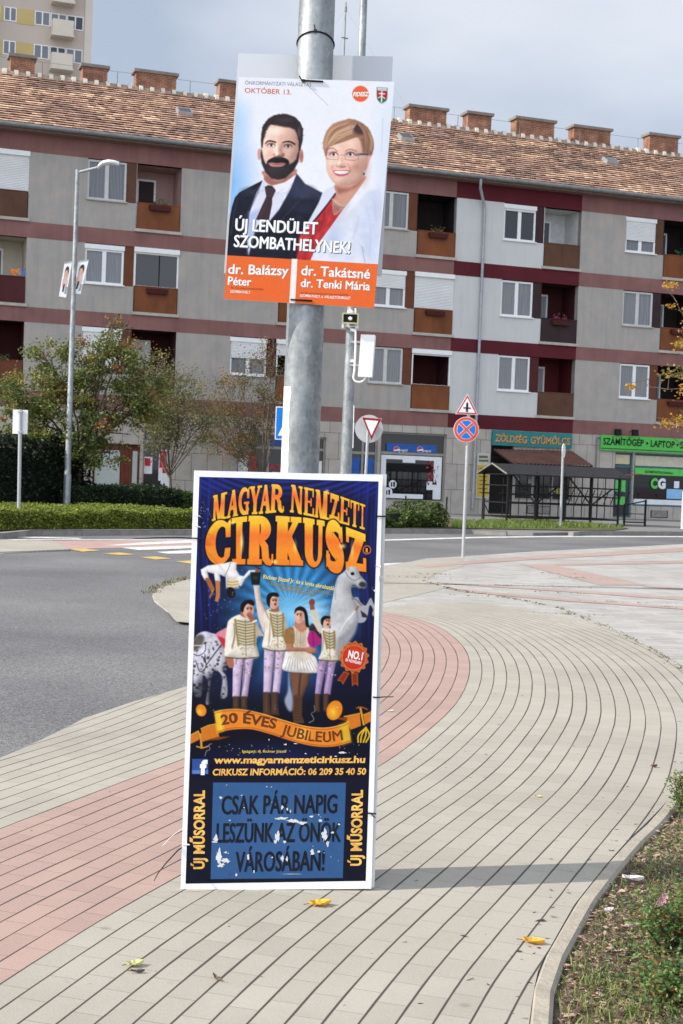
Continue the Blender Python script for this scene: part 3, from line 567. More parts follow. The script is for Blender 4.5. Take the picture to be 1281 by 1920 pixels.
def make_loggia(s, k, par=m_or, inside=m_shade, mode='open', fbox=False, door=None, plants=0, shut=1.0, pframe=m_pvc):
    a, b = s+1.87, s+3.58; z0, z1 = Z0[k]+.12, Z1[k]; zp = Z0[k]+1.07
    p = MB(); p.box((a+.03, -.03, z0), (b-.03, .0, zp)); p.box((a+.02, -.045, zp), (b-.02, .015, zp+.035))
    for x in (a+.03, (a+b)/2, b-.05): p.box((x, -.036, z0+.01), (x+.02, -.03, zp))
    o = p.build('balcony', par, apt, 'F')
    q = MB(); q.box((a-.06, -.09, z0-.12), (b+.06, .02, z0-.01)); q.build('slab', m_conc, o, 'F')
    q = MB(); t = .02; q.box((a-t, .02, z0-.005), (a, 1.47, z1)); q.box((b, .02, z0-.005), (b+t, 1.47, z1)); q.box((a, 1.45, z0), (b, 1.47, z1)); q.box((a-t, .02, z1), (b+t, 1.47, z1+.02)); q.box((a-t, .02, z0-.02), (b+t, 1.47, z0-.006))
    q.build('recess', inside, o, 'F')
    if door is not None:
        q = MB(); q.box((a+.25, 1.40, z0), (a+1.0, 1.449, z0+2.15)); q.build('door_frame', m_pvc, o, 'F')
        q = MB(); q.box((a+.33, 1.385, z0+.08), (a+.92, 1.399, z0+2.07)); q.build('door', door, o, 'F')
    if mode in ('glass', 'shut', 'half'):
        zt = z1-.18; q = MB(); q.box((a, .03, zp), (a+.06, .09, zt)); q.box((b-.06, .03, zp), (b, .09, zt)); q.box((a+.06, .03, zt-.06), (b-.06, .09, zt)); q.box((a+.06, .03, zp), (b-.06, .09, zp+.05)); q.build('glazing_frame', pframe, o, 'F')
        q = MB(); q.box((a-.02, -.06, zt), (b+.02, .08, z1)); q.build('shutter_box', m_pvc, o, 'F')
        if mode == 'glass':
            q = MB(); q.box((a+.055, .06, zp+.045), (a+.95, .068, zt-.055)); q.box((a+.99, .05, zp+.045), (b-.055, .058, zt-.055)); q.build('pane', glass_mat('loggia glass', (.06, .06, .06)), o, 'F')
        else:
            q = MB(); zl = zp+.03 if mode == 'shut' else zt-(zt-zp)*shut; n = int((zt-zl)/.06)
            for i in range(n):
                c = zl+(zt-zl)*i/n; e = zl+(zt-zl)*(i+1)/n
                q.add([(a+.04, .028, c), (b-.04, .028, c), (b-.04, .01, (c+e)/2), (a+.04, .01, (c+e)/2), (b-.04, .028, e), (a+.04, .028, e)], [(0, 1, 2, 3), (3, 2, 4, 5)])
            q.build('roller_shutter', m_slat, o, 'F')
    if fbox:
        q = MB(); q.hexa([(a+.5, -.2, zp-.24), (b-.45, -.2, zp-.24), (b-.45, -.05, zp-.24), (a+.5, -.05, zp-.24)], [(a+.46, -.24, zp-.06), (b-.41, -.24, zp-.06), (b-.41, -.05, zp-.06), (a+.46, -.05, zp-.06)]); q.build('flower_box', m_drp, o, 'F')
    if plants:
        q = MB(); pc = {1: (.05, .1, .03), 2: (.35, .03, .10), 3: (.22, .13, .05)}[plants]
        for _ in range(70):
            c = Vector((R.uniform(a+.6, b-.5), R.uniform(-.12, .12), zp+abs(R.gauss(0, .13)))); e = [Vector((R.uniform(-.06, .06), R.uniform(-.05, .05), R.uniform(-.04, .07))) for _ in range(3)]
            q.add([c+v for v in e], [(0, 1, 2)], 0, col=pc if R.random() < .6 else (.05, .09, .03))
        q.build('balcony_plant', attr_mat('balcony plants'), o, 'F')
    # panel between the window and the loggia
    return o
def panel(s, k, m):
    q = MB(); q.box((s+1.48, .03, Z0[k]+1.06), (s+1.86, .1, Z1[k]-.002)); q.build('infill_panel', m, apt, 'F')
A, B, C_, D, E_, F_ = BAYS
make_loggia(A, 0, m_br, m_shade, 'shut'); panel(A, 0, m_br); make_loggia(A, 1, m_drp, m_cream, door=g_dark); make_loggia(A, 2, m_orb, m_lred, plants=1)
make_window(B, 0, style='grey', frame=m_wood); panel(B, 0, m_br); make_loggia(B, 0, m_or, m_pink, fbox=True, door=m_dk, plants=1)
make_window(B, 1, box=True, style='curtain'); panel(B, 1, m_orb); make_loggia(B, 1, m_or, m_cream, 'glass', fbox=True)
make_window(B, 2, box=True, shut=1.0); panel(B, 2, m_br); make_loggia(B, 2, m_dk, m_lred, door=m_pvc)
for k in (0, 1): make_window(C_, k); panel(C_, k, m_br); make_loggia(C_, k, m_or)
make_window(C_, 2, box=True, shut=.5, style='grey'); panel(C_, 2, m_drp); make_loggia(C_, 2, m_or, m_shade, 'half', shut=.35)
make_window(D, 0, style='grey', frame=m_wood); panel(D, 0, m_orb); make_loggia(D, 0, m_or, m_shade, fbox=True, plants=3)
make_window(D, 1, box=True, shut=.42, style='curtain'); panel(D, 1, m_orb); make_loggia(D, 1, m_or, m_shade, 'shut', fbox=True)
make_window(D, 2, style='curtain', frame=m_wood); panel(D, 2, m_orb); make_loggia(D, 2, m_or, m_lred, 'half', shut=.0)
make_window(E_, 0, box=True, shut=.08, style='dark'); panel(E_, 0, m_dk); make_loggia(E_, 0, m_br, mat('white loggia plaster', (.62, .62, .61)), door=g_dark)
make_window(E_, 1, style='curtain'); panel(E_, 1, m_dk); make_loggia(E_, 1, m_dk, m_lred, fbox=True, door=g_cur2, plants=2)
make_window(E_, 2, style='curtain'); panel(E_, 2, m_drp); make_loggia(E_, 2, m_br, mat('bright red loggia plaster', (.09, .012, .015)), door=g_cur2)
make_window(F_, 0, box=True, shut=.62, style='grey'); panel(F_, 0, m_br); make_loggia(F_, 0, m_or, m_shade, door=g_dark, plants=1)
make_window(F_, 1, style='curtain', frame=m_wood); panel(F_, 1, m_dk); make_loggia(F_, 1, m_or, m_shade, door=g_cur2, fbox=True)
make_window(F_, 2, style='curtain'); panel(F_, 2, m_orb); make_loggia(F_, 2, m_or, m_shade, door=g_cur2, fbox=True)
q = MB()                                   # toys on the cream loggia
for i, (c, x) in enumerate((((.8, .2, .02), -13.2), ((.7, .25, .03), -13.0), ((.05, .2, .6), -12.85))):
    for _ in range(8): p = Vector((x+R.uniform(-.1, .1), .12, 8.42+R.uniform(0, .16))); q.add([p, p+Vector((.12, 0, R.uniform(-.05, .1))), p+Vector((.05, .03, .12))], [(0, 1, 2)], col=c)
tag(q.build('toy_pile', attr_mat('toys'), None, 'F'), 'orange and blue toys heaped on the dark red balcony of the cream loggia', 'toys')
# roof: real courses of tiles
RIDGE_D, RIDGE_Z, EAVE_D, EAVE_Z = 5.2, 17.08, -.5, 13.78
rm = bpy.data.materials.new('patched roof tiles'); rm.use_nodes = True; t = rm.node_tree; b = t.nodes['Principled BSDF']; b.inputs['Roughness'].default_value = .9; b.inputs['Specular IOR Level'].default_value = .15
a_ = N(t, 'ShaderNodeVertexColor', layer_name='Col'); nn = N(t, 'ShaderNodeTexNoise', i_Scale=9.0, i_Detail=5.0); hs = N(t, 'ShaderNodeHueSaturation'); ma = N(t, 'ShaderNodeMath', operation='MULTIPLY_ADD'); ma.inputs[1].default_value = .9; ma.inputs[2].default_value = .55
tcn = N(t, 'ShaderNodeTexCoord'); t.links.new(tcn.outputs['Object'], nn.inputs['Vector']); t.links.new(nn.outputs[0], ma.inputs[0]); t.links.new(ma.outputs[0], hs.inputs['Value']); t.links.new(a_.outputs[0], hs.inputs['Color']); t.links.new(hs.outputs[0], b.inputs['Base Color'])
NRW = 23; sl = Vector((0, RIDGE_D-EAVE_D, RIDGE_Z-EAVE_Z)); LEN = sl.length; sd = sl.normalized(); sn = Vector((0, -sd.z, sd.y)); rf = MB()
patch = {}; tnoise = NR.rand(40, 60)
def tile_col(i, j):
    a = tnoise[i % 40, int(j*.22) % 60]*(1-(j*.22) % 1)+tnoise[i % 40, (int(j*.22)+1) % 60]*((j*.22) % 1); b_ = tnoise[(i//3+11) % 40, (j//7) % 60]; q = .42*a+.3*b_+.28*R.random()
    c = tuple(np.interp(q, (.15, .35, .5, .62, .8), k_) for k_ in ((.15, .22, .28, .33, .46), (.115, .145, .175, .215, .33), (.10, .115, .13, .155, .235)))
    k = R.uniform(1.45, 1.95); return tuple(x*k for x in c)
for i in range(NRW):
    u_0 = LEN*i/NRW; u_1 = LEN*(i+1)/NRW+.05; ntile = int((S1-S0+.6)/.23)
    lift = .062
    for j in range(ntile):
        s_a = S0-.3+j*.23+(.115 if i % 2 else 0); s_b = s_a+.227; jt = R.uniform(-.014, .014); jh = R.uniform(0, .022)
        P0 = Vector((0, EAVE_D, EAVE_Z))+sd*(u_0+jt)+sn*(lift+jh); P1 = Vector((0, EAVE_D, EAVE_Z))+sd*u_1+sn*.005; Pb = P0-sn*.022; Pc = P1-sn*.004
        rf.add([(s_a, P0.y, P0.z), (s_b, P0.y, P0.z), (s_b, P1.y, P1.z), (s_a, P1.y, P1.z), (s_a, Pb.y, Pb.z), (s_b, Pb.y, Pb.z), (s_b, Pc.y, Pc.z), (s_a, Pc.y, Pc.z)], [(0, 1, 2, 3), (4, 5, 1, 0), (7, 6, 5, 4)], col=tile_col(i, j))
P0 = Vector((0, EAVE_D, EAVE_Z))-sn*.04; P1 = Vector((0, RIDGE_D, RIDGE_Z))-sn*.04
rf.add([(S0-.3, P0.y, P0.z), (S1+.3, P0.y, P0.z), (S1+.3, P1.y, P1.z), (S0-.3, P1.y, P1.z)], [(0, 1, 2, 3)], col=(.10, .065, .05))
rf.add([(S0-.3, RIDGE_D, RIDGE_Z), (S1+.3, RIDGE_D, RIDGE_Z), (S1+.3, 11.0, 13.7), (S0-.3, 11.0, 13.7)], [(0, 1, 2, 3)], col=(.22, .11, .08))
for e in (S0-.05, S1+.05): rf.add([(e, -.1, 13.6), (e, 10.5, 13.6), (e, RIDGE_D, RIDGE_Z-.05)], [(0, 1, 2)], col=(.3, .28, .25))
roof = rf.build('roof', rm, apt, 'F')
q = MB(); x = S0-.2
while x < S1:
    P = [(x, RIDGE_D-.13, RIDGE_Z-.03), (x, RIDGE_D-.08, RIDGE_Z+.10), (x, RIDGE_D, RIDGE_Z+.15), (x, RIDGE_D+.1, RIDGE_Z+.09), (x, RIDGE_D+.14, RIDGE_Z-.03)]
    q.prism(P, (.42, 0, .0)); q.prism([(x-.01, p[1]+(p[1]-RIDGE_D)*.5, p[2]+(.06 if 0 < i < 4 else 0)) for i, p in enumerate(P)], (.16, 0, 0), 1); x += .46
q.build('ridge_tiles', [mat('ridge tile', (.32, .24, .19), var=.25, scale=5), mat('mortared ridge collar', (.62, .56, .47), var=.15, scale=5)], roof, 'F')
q = MB(); q.tube([(S0-.3, -.62, 13.78), (S1+.3, -.62, 13.78)], .085, 10); x = S0
for x in np.arange(S0+.4, S1, 1.97): q.tube([(x, -.62, 13.78), (x+.03, -.62, 13.78)], .098, 10)
q.build('gutter', m_gut, apt, 'F')
q = MB(); q.box((S0-.2, -.48, 13.64), (S1+.2, .0, 13.74)); q.build('eaves_board', mat('eaves board', (.2, .13, .11), var=.2), apt, 'F')
q = MB(); q.tube([(5.22, -.62, 13.7), (5.25, -.55, 13.35), (5.6, -.16, 12.85), (5.67, -.13, 12.6), (5.67, -.13, .3)], .062, 10)
for z in np.arange(1.5, 12.5, 1.9): q.tube([(5.67, -.13, z), (5.67, -.13, z+.05)], .075, 10)
q.build('downpipe', m_pipe, apt, 'F')
OR_ = FO+FN*RIDGE_D
for x0, x1, yt in [(18, 67, 100), (153, 203, 119), (253, 332, 131), (410, 462, 149), (766, 838, 197), (875, 922, 208), (966, 1040, 219.5), (1074, 1145, 235), (1216, 1272, 249)]:
    a = FP(x0, yt+20, RIDGE_D); c = FP(x1, yt+25, RIDGE_D); zt = FP((x0+x1)/2, yt+3, RIDGE_D)[2]
    q = MB(); q.box((a[0]+.04, RIDGE_D-.05, RIDGE_Z-.8), (c[0]-.04, RIDGE_D+.55, zt-.12)); ch = q.build('chimney', m_brick, apt, 'F')
    q = MB(); q.box((a[0]-.05, RIDGE_D-.15, zt-.12), (c[0]+.05, RIDGE_D+.65, zt)); q.build('chimney_cap', mat('chimney cap', (.2, .18, .16), var=.2, scale=4), ch, 'F')
for x, y in [(345, 216), (760, 264), (1143, 307)]:
    best = min(np.linspace(.5, LEN-.5, 120), key=lambda u: abs(FP(x, y, EAVE_D+sd.y*u)[2]-(EAVE_Z+sd.z*u))); p = Vector((FP(x, y, EAVE_D+sd.y*best)[0], EAVE_D+sd.y*best, EAVE_Z+sd.z*best)); e = Vector((1, 0, 0))
    q = MB(); c = [p-e*.3-sd*.28, p+e*.3-sd*.28, p+e*.3+sd*.28, p-e*.3+sd*.28]; q.hexa(c, [v+sn*.22 for v in c]); o = q.build('skylight', m_pipe, roof, 'F'); q = MB(); c = [p-e*.24-sd*.22, p+e*.24-sd*.22, p+e*.24+sd*.22, p-e*.24+sd*.22]; q.hexa([v+sn*.2 for v in c], [v+sn*.232 for v in c]); XF[o.name] = XF[apt.name]; o2 = q.build('skylight_pane', g_dark, roof, 'F')
q = MB(); zz = RIDGE_Z+.62
for x in np.arange(S0+.6, S1, 3.05): q.tube([(x, RIDGE_D-.1, RIDGE_Z), (x, RIDGE_D-.1, zz)], .014, 5)
q.tube([(S0+.6, RIDGE_D-.1, zz), (S1-.5, RIDGE_D-.1, zz)], .008, 4); q.build('lightning_conductor', m_gut, roof, 'F')
q = MB(); ax, _, az = FP(649, 4, RIDGE_D); a2 = FP(647, 71, RIDGE_D)[2]; q.tube([(ax, RIDGE_D, RIDGE_Z), (ax, RIDGE_D, az)], .028, 6); q.tube([(ax-.15, RIDGE_D, a2), (ax+.15, RIDGE_D, a2-.02)], .03, 5); q.tube([(ax, RIDGE_D, az-.22), (ax, RIDGE_D, az-.4)], .055, 6)
for dx, dy in ((-2.2, 0), (2.8, .3), (.3, 3)): q.tube([(ax, RIDGE_D, az-.3), (ax+dx*1.3, RIDGE_D+dy, 17.2)], .0025, 3)
q.build('antenna_mast', m_gut, apt, 'F')
# ground-floor joinery
m_alu = mat('aluminium shop frame', (.30, .28, .25), var=.12, rough=.5, metal=.3); m_teal = mat('teal shop frame', (.06, .13, .15), var=.12, rough=.5); m_redw = mat('red brown timber', (.13, .035, .02), var=.25, scale=4, rough=.6); m_pan = mat('pale green panel', (.42, .46, .43), var=.06, rough=.5)
m_blk = mat('blackened interior', (.012, .012, .012), var=.3); m_blue = mat('blue poster', (.03, .1, .35), var=.15); m_paper = mat('white poster paper', (.72, .73, .75), var=.08, scale=4); m_pred = mat('red poster print', (.5, .03, .05), var=.3, scale=8)
def shopfront(name, a, b, z0, z1, fm, mull=(), trans=None, glass=None, d=.12):
    f = MB(); t = .07; f.box((a, d, z0), (a+t, d+.1, z1)); f.box((b-t, d, z0), (b, d+.1, z1)); f.box((a+t, d, z0), (b-t, d+.1, z0+t)); f.box((a+t, d, z1-t), (b-t, d+.1, z1))
    for x in mull: f.box((x-.05, d+.01, z0+t), (x+.05, d+.09, z1-t))
    if trans: f.box((a+t, d+.012, trans-.05), (b-t, d+.088, trans+.05))
    o = f.build(name, fm, apt, 'F'); q = MB(); q.box((a+t-.01, d+.05, z0+t-.01), (b-t+.01, d+.06, z1-t+.01)); q.build('pane', glass or g_shop, o, 'F'); return o
def pf(o, name, m, *boxes):
    for bx in boxes: q = MB(); q.box(*bx); r = q.build(name, m, o, 'F')
    return r
o = shopfront('shop_door', -10.0, -8.2, .1, 2.35, m_redw, (-8.85, -8.55), glass=m_redw); pf(o, 'door_panel', m_pan, ((-9.9, .15, .3), (-8.95, .16, 2.1)), ((-8.47, .15, .3), (-8.28, .16, 2.1)))
o = shopfront('shop_window', -8.1, -6.95, .55, 3.05, m_alu, (), 2.5)
pf(o, 'poster_remains', m_paper, ((-8.02, .15, 1.25), (-7.7, .16, 1.9)), ((-7.45, .15, 1.0), (-7.02, .16, 2.2)), ((-7.35, .15, .62), (-7.02, .16, 1.0))); pf(o, 'poster_print', m_pred, ((-8.0, .14, 1.55), (-7.78, .148, 1.85)), ((-7.42, .14, 1.5), (-7.15, .148, 2.15)), ((-7.3, .14, 1.3), (-7.1, .148, 1.48))); pf(o, 'window_sign', m_blue, ((-8.0, .13, 2.58), (-7.05, .14, 2.95)))
o = shopfront('shop_window', -4.4, -.75, .55, 2.95, m_alu, (-3.1, -1.9), 2.45); pf(o, 'poster_remains', m_paper, ((-4.3, .15, .65), (-3.9, .16, 2.0)), ((-2.9, .15, .9), (-2.0, .16, 1.5)), ((-1.8, .15, .9), (-.85, .16, 2.0)))
pf(o, 'poster_print', m_pred, ((-3.85, .15, .65), (-3.55, .16, 2.2))); pf(o, 'window_sign', m_blue, ((-3.0, .13, 2.55), (-2.0, .14, 2.85)))
q = MB(); text(q, 'AT', [(503, 879.5), (529, 880.5)], 9, lambda x, y: FW(*FP(x, y, .135)), bold=.03); q.build('window_lettering', m_pred, o)
o = shopfront('shop_door', .15, 1.45, .12, 3.3, m_alu, (.85,), 2.4, glass=g_shop); pf(o, 'door_poster', m_blue, ((.95, .15, .5), (1.36, .16, 2.2)))
pf(o, 'door_poster', m_blue, ((.25, .15, .9), (.75, .16, 2.2)))
o = shopfront('shop_window', 1.56, 4.45, .5, 3.3, m_alu, (), 2.45)
pf(o, 'window_sign', m_blue, ((1.86, .11, 2.53), (4.05, .118, 2.84)))
q = MB(); 
for x in (744, 788):
    c = FP(x, 843.5, .1)
    for r, mi, a0, a1 in ((.14, 0, 0, 360),): q.add([(c[0]+r*math.cos(rad(k*20)), .1, c[2]+r*math.sin(rad(k*20))) for k in range(18)], [tuple(range(18))], 0)
    q.add([(c[0]+.13*math.cos(rad(k)), .098, c[2]+.13*math.sin(rad(k))) for k in range(25, 186, 20)], [tuple(range(9))], 1); q.add([(c[0]+.13*math.cos(rad(k)), .098, c[2]+.13*math.sin(rad(k))) for k in range(205, 346, 20)], [tuple(range(8))], 2)
q.build('sign_emblem', [m_paper, m_pred, m_blue], o, 'F')
q = MB(); text(q, 'pepsi', [(749, 846), (764, 846.6)], 5, lambda x, y: FW(*FP(x, y, .1)), bold=.01); text(q, 'pepsi', [(793, 847.2), (808, 847.8)], 5, lambda x, y: FW(*FP(x, y, .1)), bold=.01); q.build('sign_lettering', m_paper, o)
pf(o, 'poster_remains', m_paper, ((1.66, .14, .62), (1.88, .16, 2.36)), ((1.88, .14, 2.2), (4.33, .16, 2.36)), ((1.88, .14, .62), (3.55, .16, .8)), ((3.98, .14, .62), (4.33, .16, 2.2)), ((2.6, .14, 2.08), (3.15, .16, 2.2)), ((3.7, .14, 1.0), (3.98, .16, 1.35)))
q = MB()
for _ in range(26): x, z = R.uniform(3.72, 4.2), R.uniform(1.3, 2.2); q.add([(x+R.uniform(-.12, .12), .136-_*.0004, z+R.uniform(-.14, .14)) for _2 in range(3)], [(0, 1, 2)], _ % 2)
q.build('poster_print', [m_pred, m_blk], o, 'F')
q = MB()
for cx, cz, r in ((2.0, .85, .2), (2.2, 1.18, .17)): q.add([(cx+r*math.cos(rad(k*20)), .13, cz+r*math.sin(rad(k*20))) for k in range(18)], [tuple(range(18))], 0); q.box((cx-.08, .126, cz-.1), (cx-.02, .128, cz+.08), 1); q.box((cx+.02, .126, cz-.1), (cx+.1, .128, cz+.1), 1)
q.build('window_sticker', [m_paper, m_blk], o, 'F')
for s0, s1, z0, z1 in ((2.75, 3.55, .08, .4), (8.2, 9.3, .15, .5), (14.15, 15.0, .14, .46)):
    q = MB(); q.box((s0, -.02, z0), (s1, -.002, z1), 1)
    for z in np.arange(z0+.03, z1-.02, .05): q.hexa([(s0+.04, -.03, z), (s1-.04, -.03, z), (s1-.04, -.02, z), (s0+.04, -.02, z)], [(s0+.04, -.022, z+.035), (s1-.04, -.022, z+.035), (s1-.04, -.02, z+.035), (s0+.04, -.02, z+.035)], 0)
    q.build('vent_grille', [m_alu, m_blk], apt, 'F')
o = shopfront('shop_door', 6.45, 7.5, .1, 3.5, m_dk, (), 2.45, glass=m_blk)
o = shopfront('shop_window', 7.62, 10.3, .72, 2.55, m_alu, (8.5, 9.4), glass=g_shop)
ml = [mat('yellow leaflet', (.4, .33, .1)), mat('faded leaflet', (.3, .3, .27)), mat('violet leaflet', (.12, .08, .15))]
for _ in range(30):
    x, z = R.uniform(7.75, 10.0), R.choice((1.1, 1.45, 1.8, 2.1))+R.uniform(-.08, .08); q = MB(); q.box((x, .165-_*.0006, z), (x+R.uniform(.1, .3), .1655-_*.0006, z+R.uniform(.1, .25)), _ % 3); q.build('leaflet', ml, o, 'F')
o = shopfront('shop_door', 12.3, 13.2, .1, 2.9, m_teal, (), 2.3, glass=g_dark); pf(o, 'door_poster', mat('cream poster', (.55, .5, .33)), ((12.4, .15, 2.4), (13.1, .16, 2.8)))
pf(o, 'door_poster', mat('green poster', (.12, .5, .12)), ((12.45, .15, 1.2), (12.62, .16, 1.7)), ((12.75, .15, 1.2), (12.95, .16, 1.7)), ((12.5, .15, .65), (12.95, .16, 1.0)))
o = shopfront('shop_window', 13.25, 17.2, .62, 2.9, m_teal, (16.3,), 2.3)
pf(o, 'cream_fascia', mat('cream fascia', (.52, .49, .38)), ((13.36, .14, 2.36), (16.2, .16, 2.8))); pf(o, 'green_strip', mat('green fascia', (.12, .52, .10)), ((13.36, .13, 1.98), (16.2, .138, 2.27))); pf(o, 'white_strip', m_paper, ((13.36, .13, .70), (16.2, .14, .92)))
q = MB(); PL = lambda x, y: FW(*FP(x, y, .115)); text(q, 'SZÁMÍTÁSTECHNIKA', [(1209, 886), (1262, 889.5)], 4, PL, bold=.015); text(q, 'számítástechnikai szaküzlet és szerviz', [(1204, 950), (1268, 953)], 2.6, PL, bold=.01); q.build('window_lettering', m_blk, o)
q = MB(); text(q, 'C', [(1220, 914.5), (1233, 915)], 17, PL, bold=.06); q.build('window_emblem', mat('green fascia', ()), o); q = MB(); text(q, 'G', [(1233.5, 915), (1248, 915.5)], 17, PL, bold=.06); q.build('window_emblem', m_paper, o)
pf(o, 'carton', mat('light blue carton', (.25, .5, .75)), ((15.0, .14, .98), (15.75, .16, 1.4))); pf(o, 'leaflet', m_paper, ((15.35, .135, 1.45), (15.6, .155, 1.75))); pf(o, 'display_box', m_dk, ((13.6, .135, 1.0), (14.4, .15, 1.2)), ((14.5, .135, 1.0), (14.9, .15, 1.15)))
# wall marks
# ------------------------------------------------------------------ shop signs and awning
def fsign(name, a, b, z0, z1, m, label, d=-.12, dep=.1):
    t = thing(name, label, 'shop sign', FW(a, d, z0), TH); q = MB(); q.box((a, d, z0), (b, d+dep, z1)); q.build('board', m, t, 'F'); return t
t = fsign('shop_sign', 6.45, 10.15, 2.95, 3.58, mat('turquoise board', (.03, .20, .20), var=.12, scale=3), 'weathered turquoise shop sign with orange lettering above the brown awning')
q = MB(); PL = lambda x, y: FW(*FP(x, y, -.135)); text(q, 'ZÖLDSÉG', [(928.5, 827), (988, 831)], 12.5, PL, bold=.03); MO = mat('faded orange lettering', (.55, .25, .06), var=.4, scale=14, col2=(.62, .42, .18)); q.build('lettering', MO, t); q = MB(); text(q, 'GYÜMÖLCS', [(995, 831.3), (1069, 834)], 12.5, PL, bold=.03); q.build('lettering', MO, t)
q = MB(); PL2 = lambda x, y: FW(*FP(x+.9, y+.8, -.127)); text(q, 'ZÖLDSÉG', [(928.5, 827), (988, 831)], 12.5, PL2, bold=.03); q.build('lettering_rim', mat('brown lettering edge', (.16, .06, .03)), t); q = MB(); text(q, 'GYÜMÖLCS', [(995, 831.3), (1069, 834)], 12.5, PL2, bold=.03); q.build('lettering_rim', mat('brown lettering edge', (.16, .06, .03)), t)
t = fsign('shop_sign', 11.52, 18.9, 2.95, 3.6, mat('bright green board', (.10, .46, .09), var=.06), 'long bright green shop sign with black lettering above the computer shop')
q = MB(); PL = lambda x, y: FW(*FP(x, y, -.135)); text(q, 'SZÁMÍTÓGÉP', [(1131, 833), (1207, 836.5)], 12, PL, bold=.02); text(q, '•', [(1211.5, 837), (1215.5, 837.2)], 12, PL); text(q, 'LAPTOP', [(1220, 837.3), (1265, 840)], 12, PL, bold=.02); text(q, '•', [(1268.5, 840), (1272, 840.2)], 12, PL); text(q, 'S', [(1275, 840.3), (1282.5, 840.7)], 12, PL, bold=.02)
q.build('lettering', m_blk, t); q = MB(); q.box((11.54, -.13, 3.02), (18.88, -.122, 3.05)); q.build('rule', m_blk, t, 'F')
for s in (12.3, 12.95):
    o = thing('floodlight', 'black floodlight on a short arm over the left end of the green sign' if s < 12.5 else 'black floodlight on a longer arm reaching in front of the green sign', 'floodlight', FW(s, -.1, 3.62), TH)
    dd = -.15 if s < 12.5 else -.45; q = MB(); q.hexa([(s-.13, dd-.1, 3.62), (s+.13, dd-.1, 3.62), (s+.13, dd+.06, 3.62), (s-.13, dd+.06, 3.62)], [(s-.13, dd-.06, 3.88), (s+.13, dd-.06, 3.88), (s+.13, dd+.08, 3.88), (s-.13, dd+.08, 3.88)]); q.build('housing', m_blk, o, 'F'); q = MB(); q.tube([(s, -.0, 3.8), (s, dd, 3.8)], .018, 6); q.build('arm', m_blk, o, 'F')
t = fsign('notice_board', 5.82, 6.42, .72, 2.6, mat('pale notice board', (.5, .5, .42)), 'tall narrow notice board with yellow price list beside the greengrocer door', -.05, .04); t['category'] = 'notice board'
q = MB(); q.box((5.87, -.06, .8), (6.37, -.052, 2.1)); q.build('price_list', mat('yellow price list', (.55, .38, .05), var=.1), t, 'F')
q = MB()
for i in range(7):
    z = .95+i*.165; wv = R.uniform(.14, .22); q.box((6.12-wv, -.066, z), (6.12+wv, -.062, z+.045))
q.box((5.9, -.056, 2.25), (6.34, -.052, 2.33)); q.box((5.9, -.056, 2.4), (6.3, -.052, 2.5)); q.build('printed_lines', mat('grey print', (.14, .12, .08)), t, 'F')
t = thing('awning', 'brown corrugated awning sloping out under the turquoise sign', 'awning', FW(6.5, 0, 2.2), TH)
q = MB(); n = 60; TL, TR, BL, BR = [np.array(FP(*p)) for p in ((926, 842, -.05), (1072, 845, -.05), (963, 869, -1.7), (1111, 872, -1.7))]
vs = [];
for i in range(n+1):
    u = i/n; wv = .025*math.sin(i*math.pi*2/3); a = TL*(1-u)+TR*u; c = BL*(1-u)+BR*u; vs += [(a[0], a[1], a[2]+wv), (c[0], c[1], c[2]+wv)]
q.add(vs, [(2*i, 2*i+1, 2*i+3, 2*i+2) for i in range(n)], 0, True); q.add([(x, y, z-.012) for x, y, z in vs], [(2*i, 2*i+2, 2*i+3, 2*i+1) for i in range(n)], 0, True); q.build('corrugated_sheet', mat('brown corrugated sheet', (.13, .065, .05), var=.3, scale=2), t, 'F')
q = MB(); 
for e, f in ((TL, BL), (TR, BR)): q.tube([(e[0], e[1], e[2]-.05), (f[0], f[1], f[2]-.05)], .03, 6); q.tube([(f[0], f[1], f[2]-.06), (e[0], 0, e[2]-.9)], .025, 6)
q.tube([(BL[0], BL[1], BL[2]-.05), (BR[0], BR[1], BR[2]-.06)], .03, 6); q.build('bracket', m_dk, t, 'F')
# wall drain etc: thin conduit left of the green sign
q = MB(); q.tube([(11.35, -.08, 3.5), (11.35, -.08, 1.9)], .03, 6); q.tube([(11.35, -.08, 3.5), (11.6, -.08, 3.45)], .03, 6); q.build('conduit', m_gut, apt, 'F')
# ------------------------------------------------------------------ tower block far behind
TO = Vector((0, 123, 0))
def TW(s, d, z): return TO+FU*float(s)+FN*float(d)+Vector((0, 0, float(z)))
tw = thing('tower_block', 'tall beige panel tower with yellow panels and small balconies behind the tiled roof', 'building', TO, TH)
def tb(name, m, boxes, parent=tw):
    q = MB()
    for a, b in boxes: q.box(a, b)
    q.v = [TW(*p) for p in q.v]; return q.build(name, m, parent)
m_tw = mat('tower beige', (.50, .42, .36), var=.07, scale=.3); m_twl = mat('tower pale edge', (.60, .54, .47), var=.05, scale=.3); m_ty = mat('tower yellow panel', (.50, .38, .16), var=.08, scale=.5); m_tb = mat('tower balcony', (.62, .55, .46), var=.06, scale=1)
tb('wall', m_tw, [((-40, 0, 0), (-23.4, 14, 47))]); tb('corner_pier', m_twl, [((-23.4, -.12, 0), (-22.8, 14, 47))])
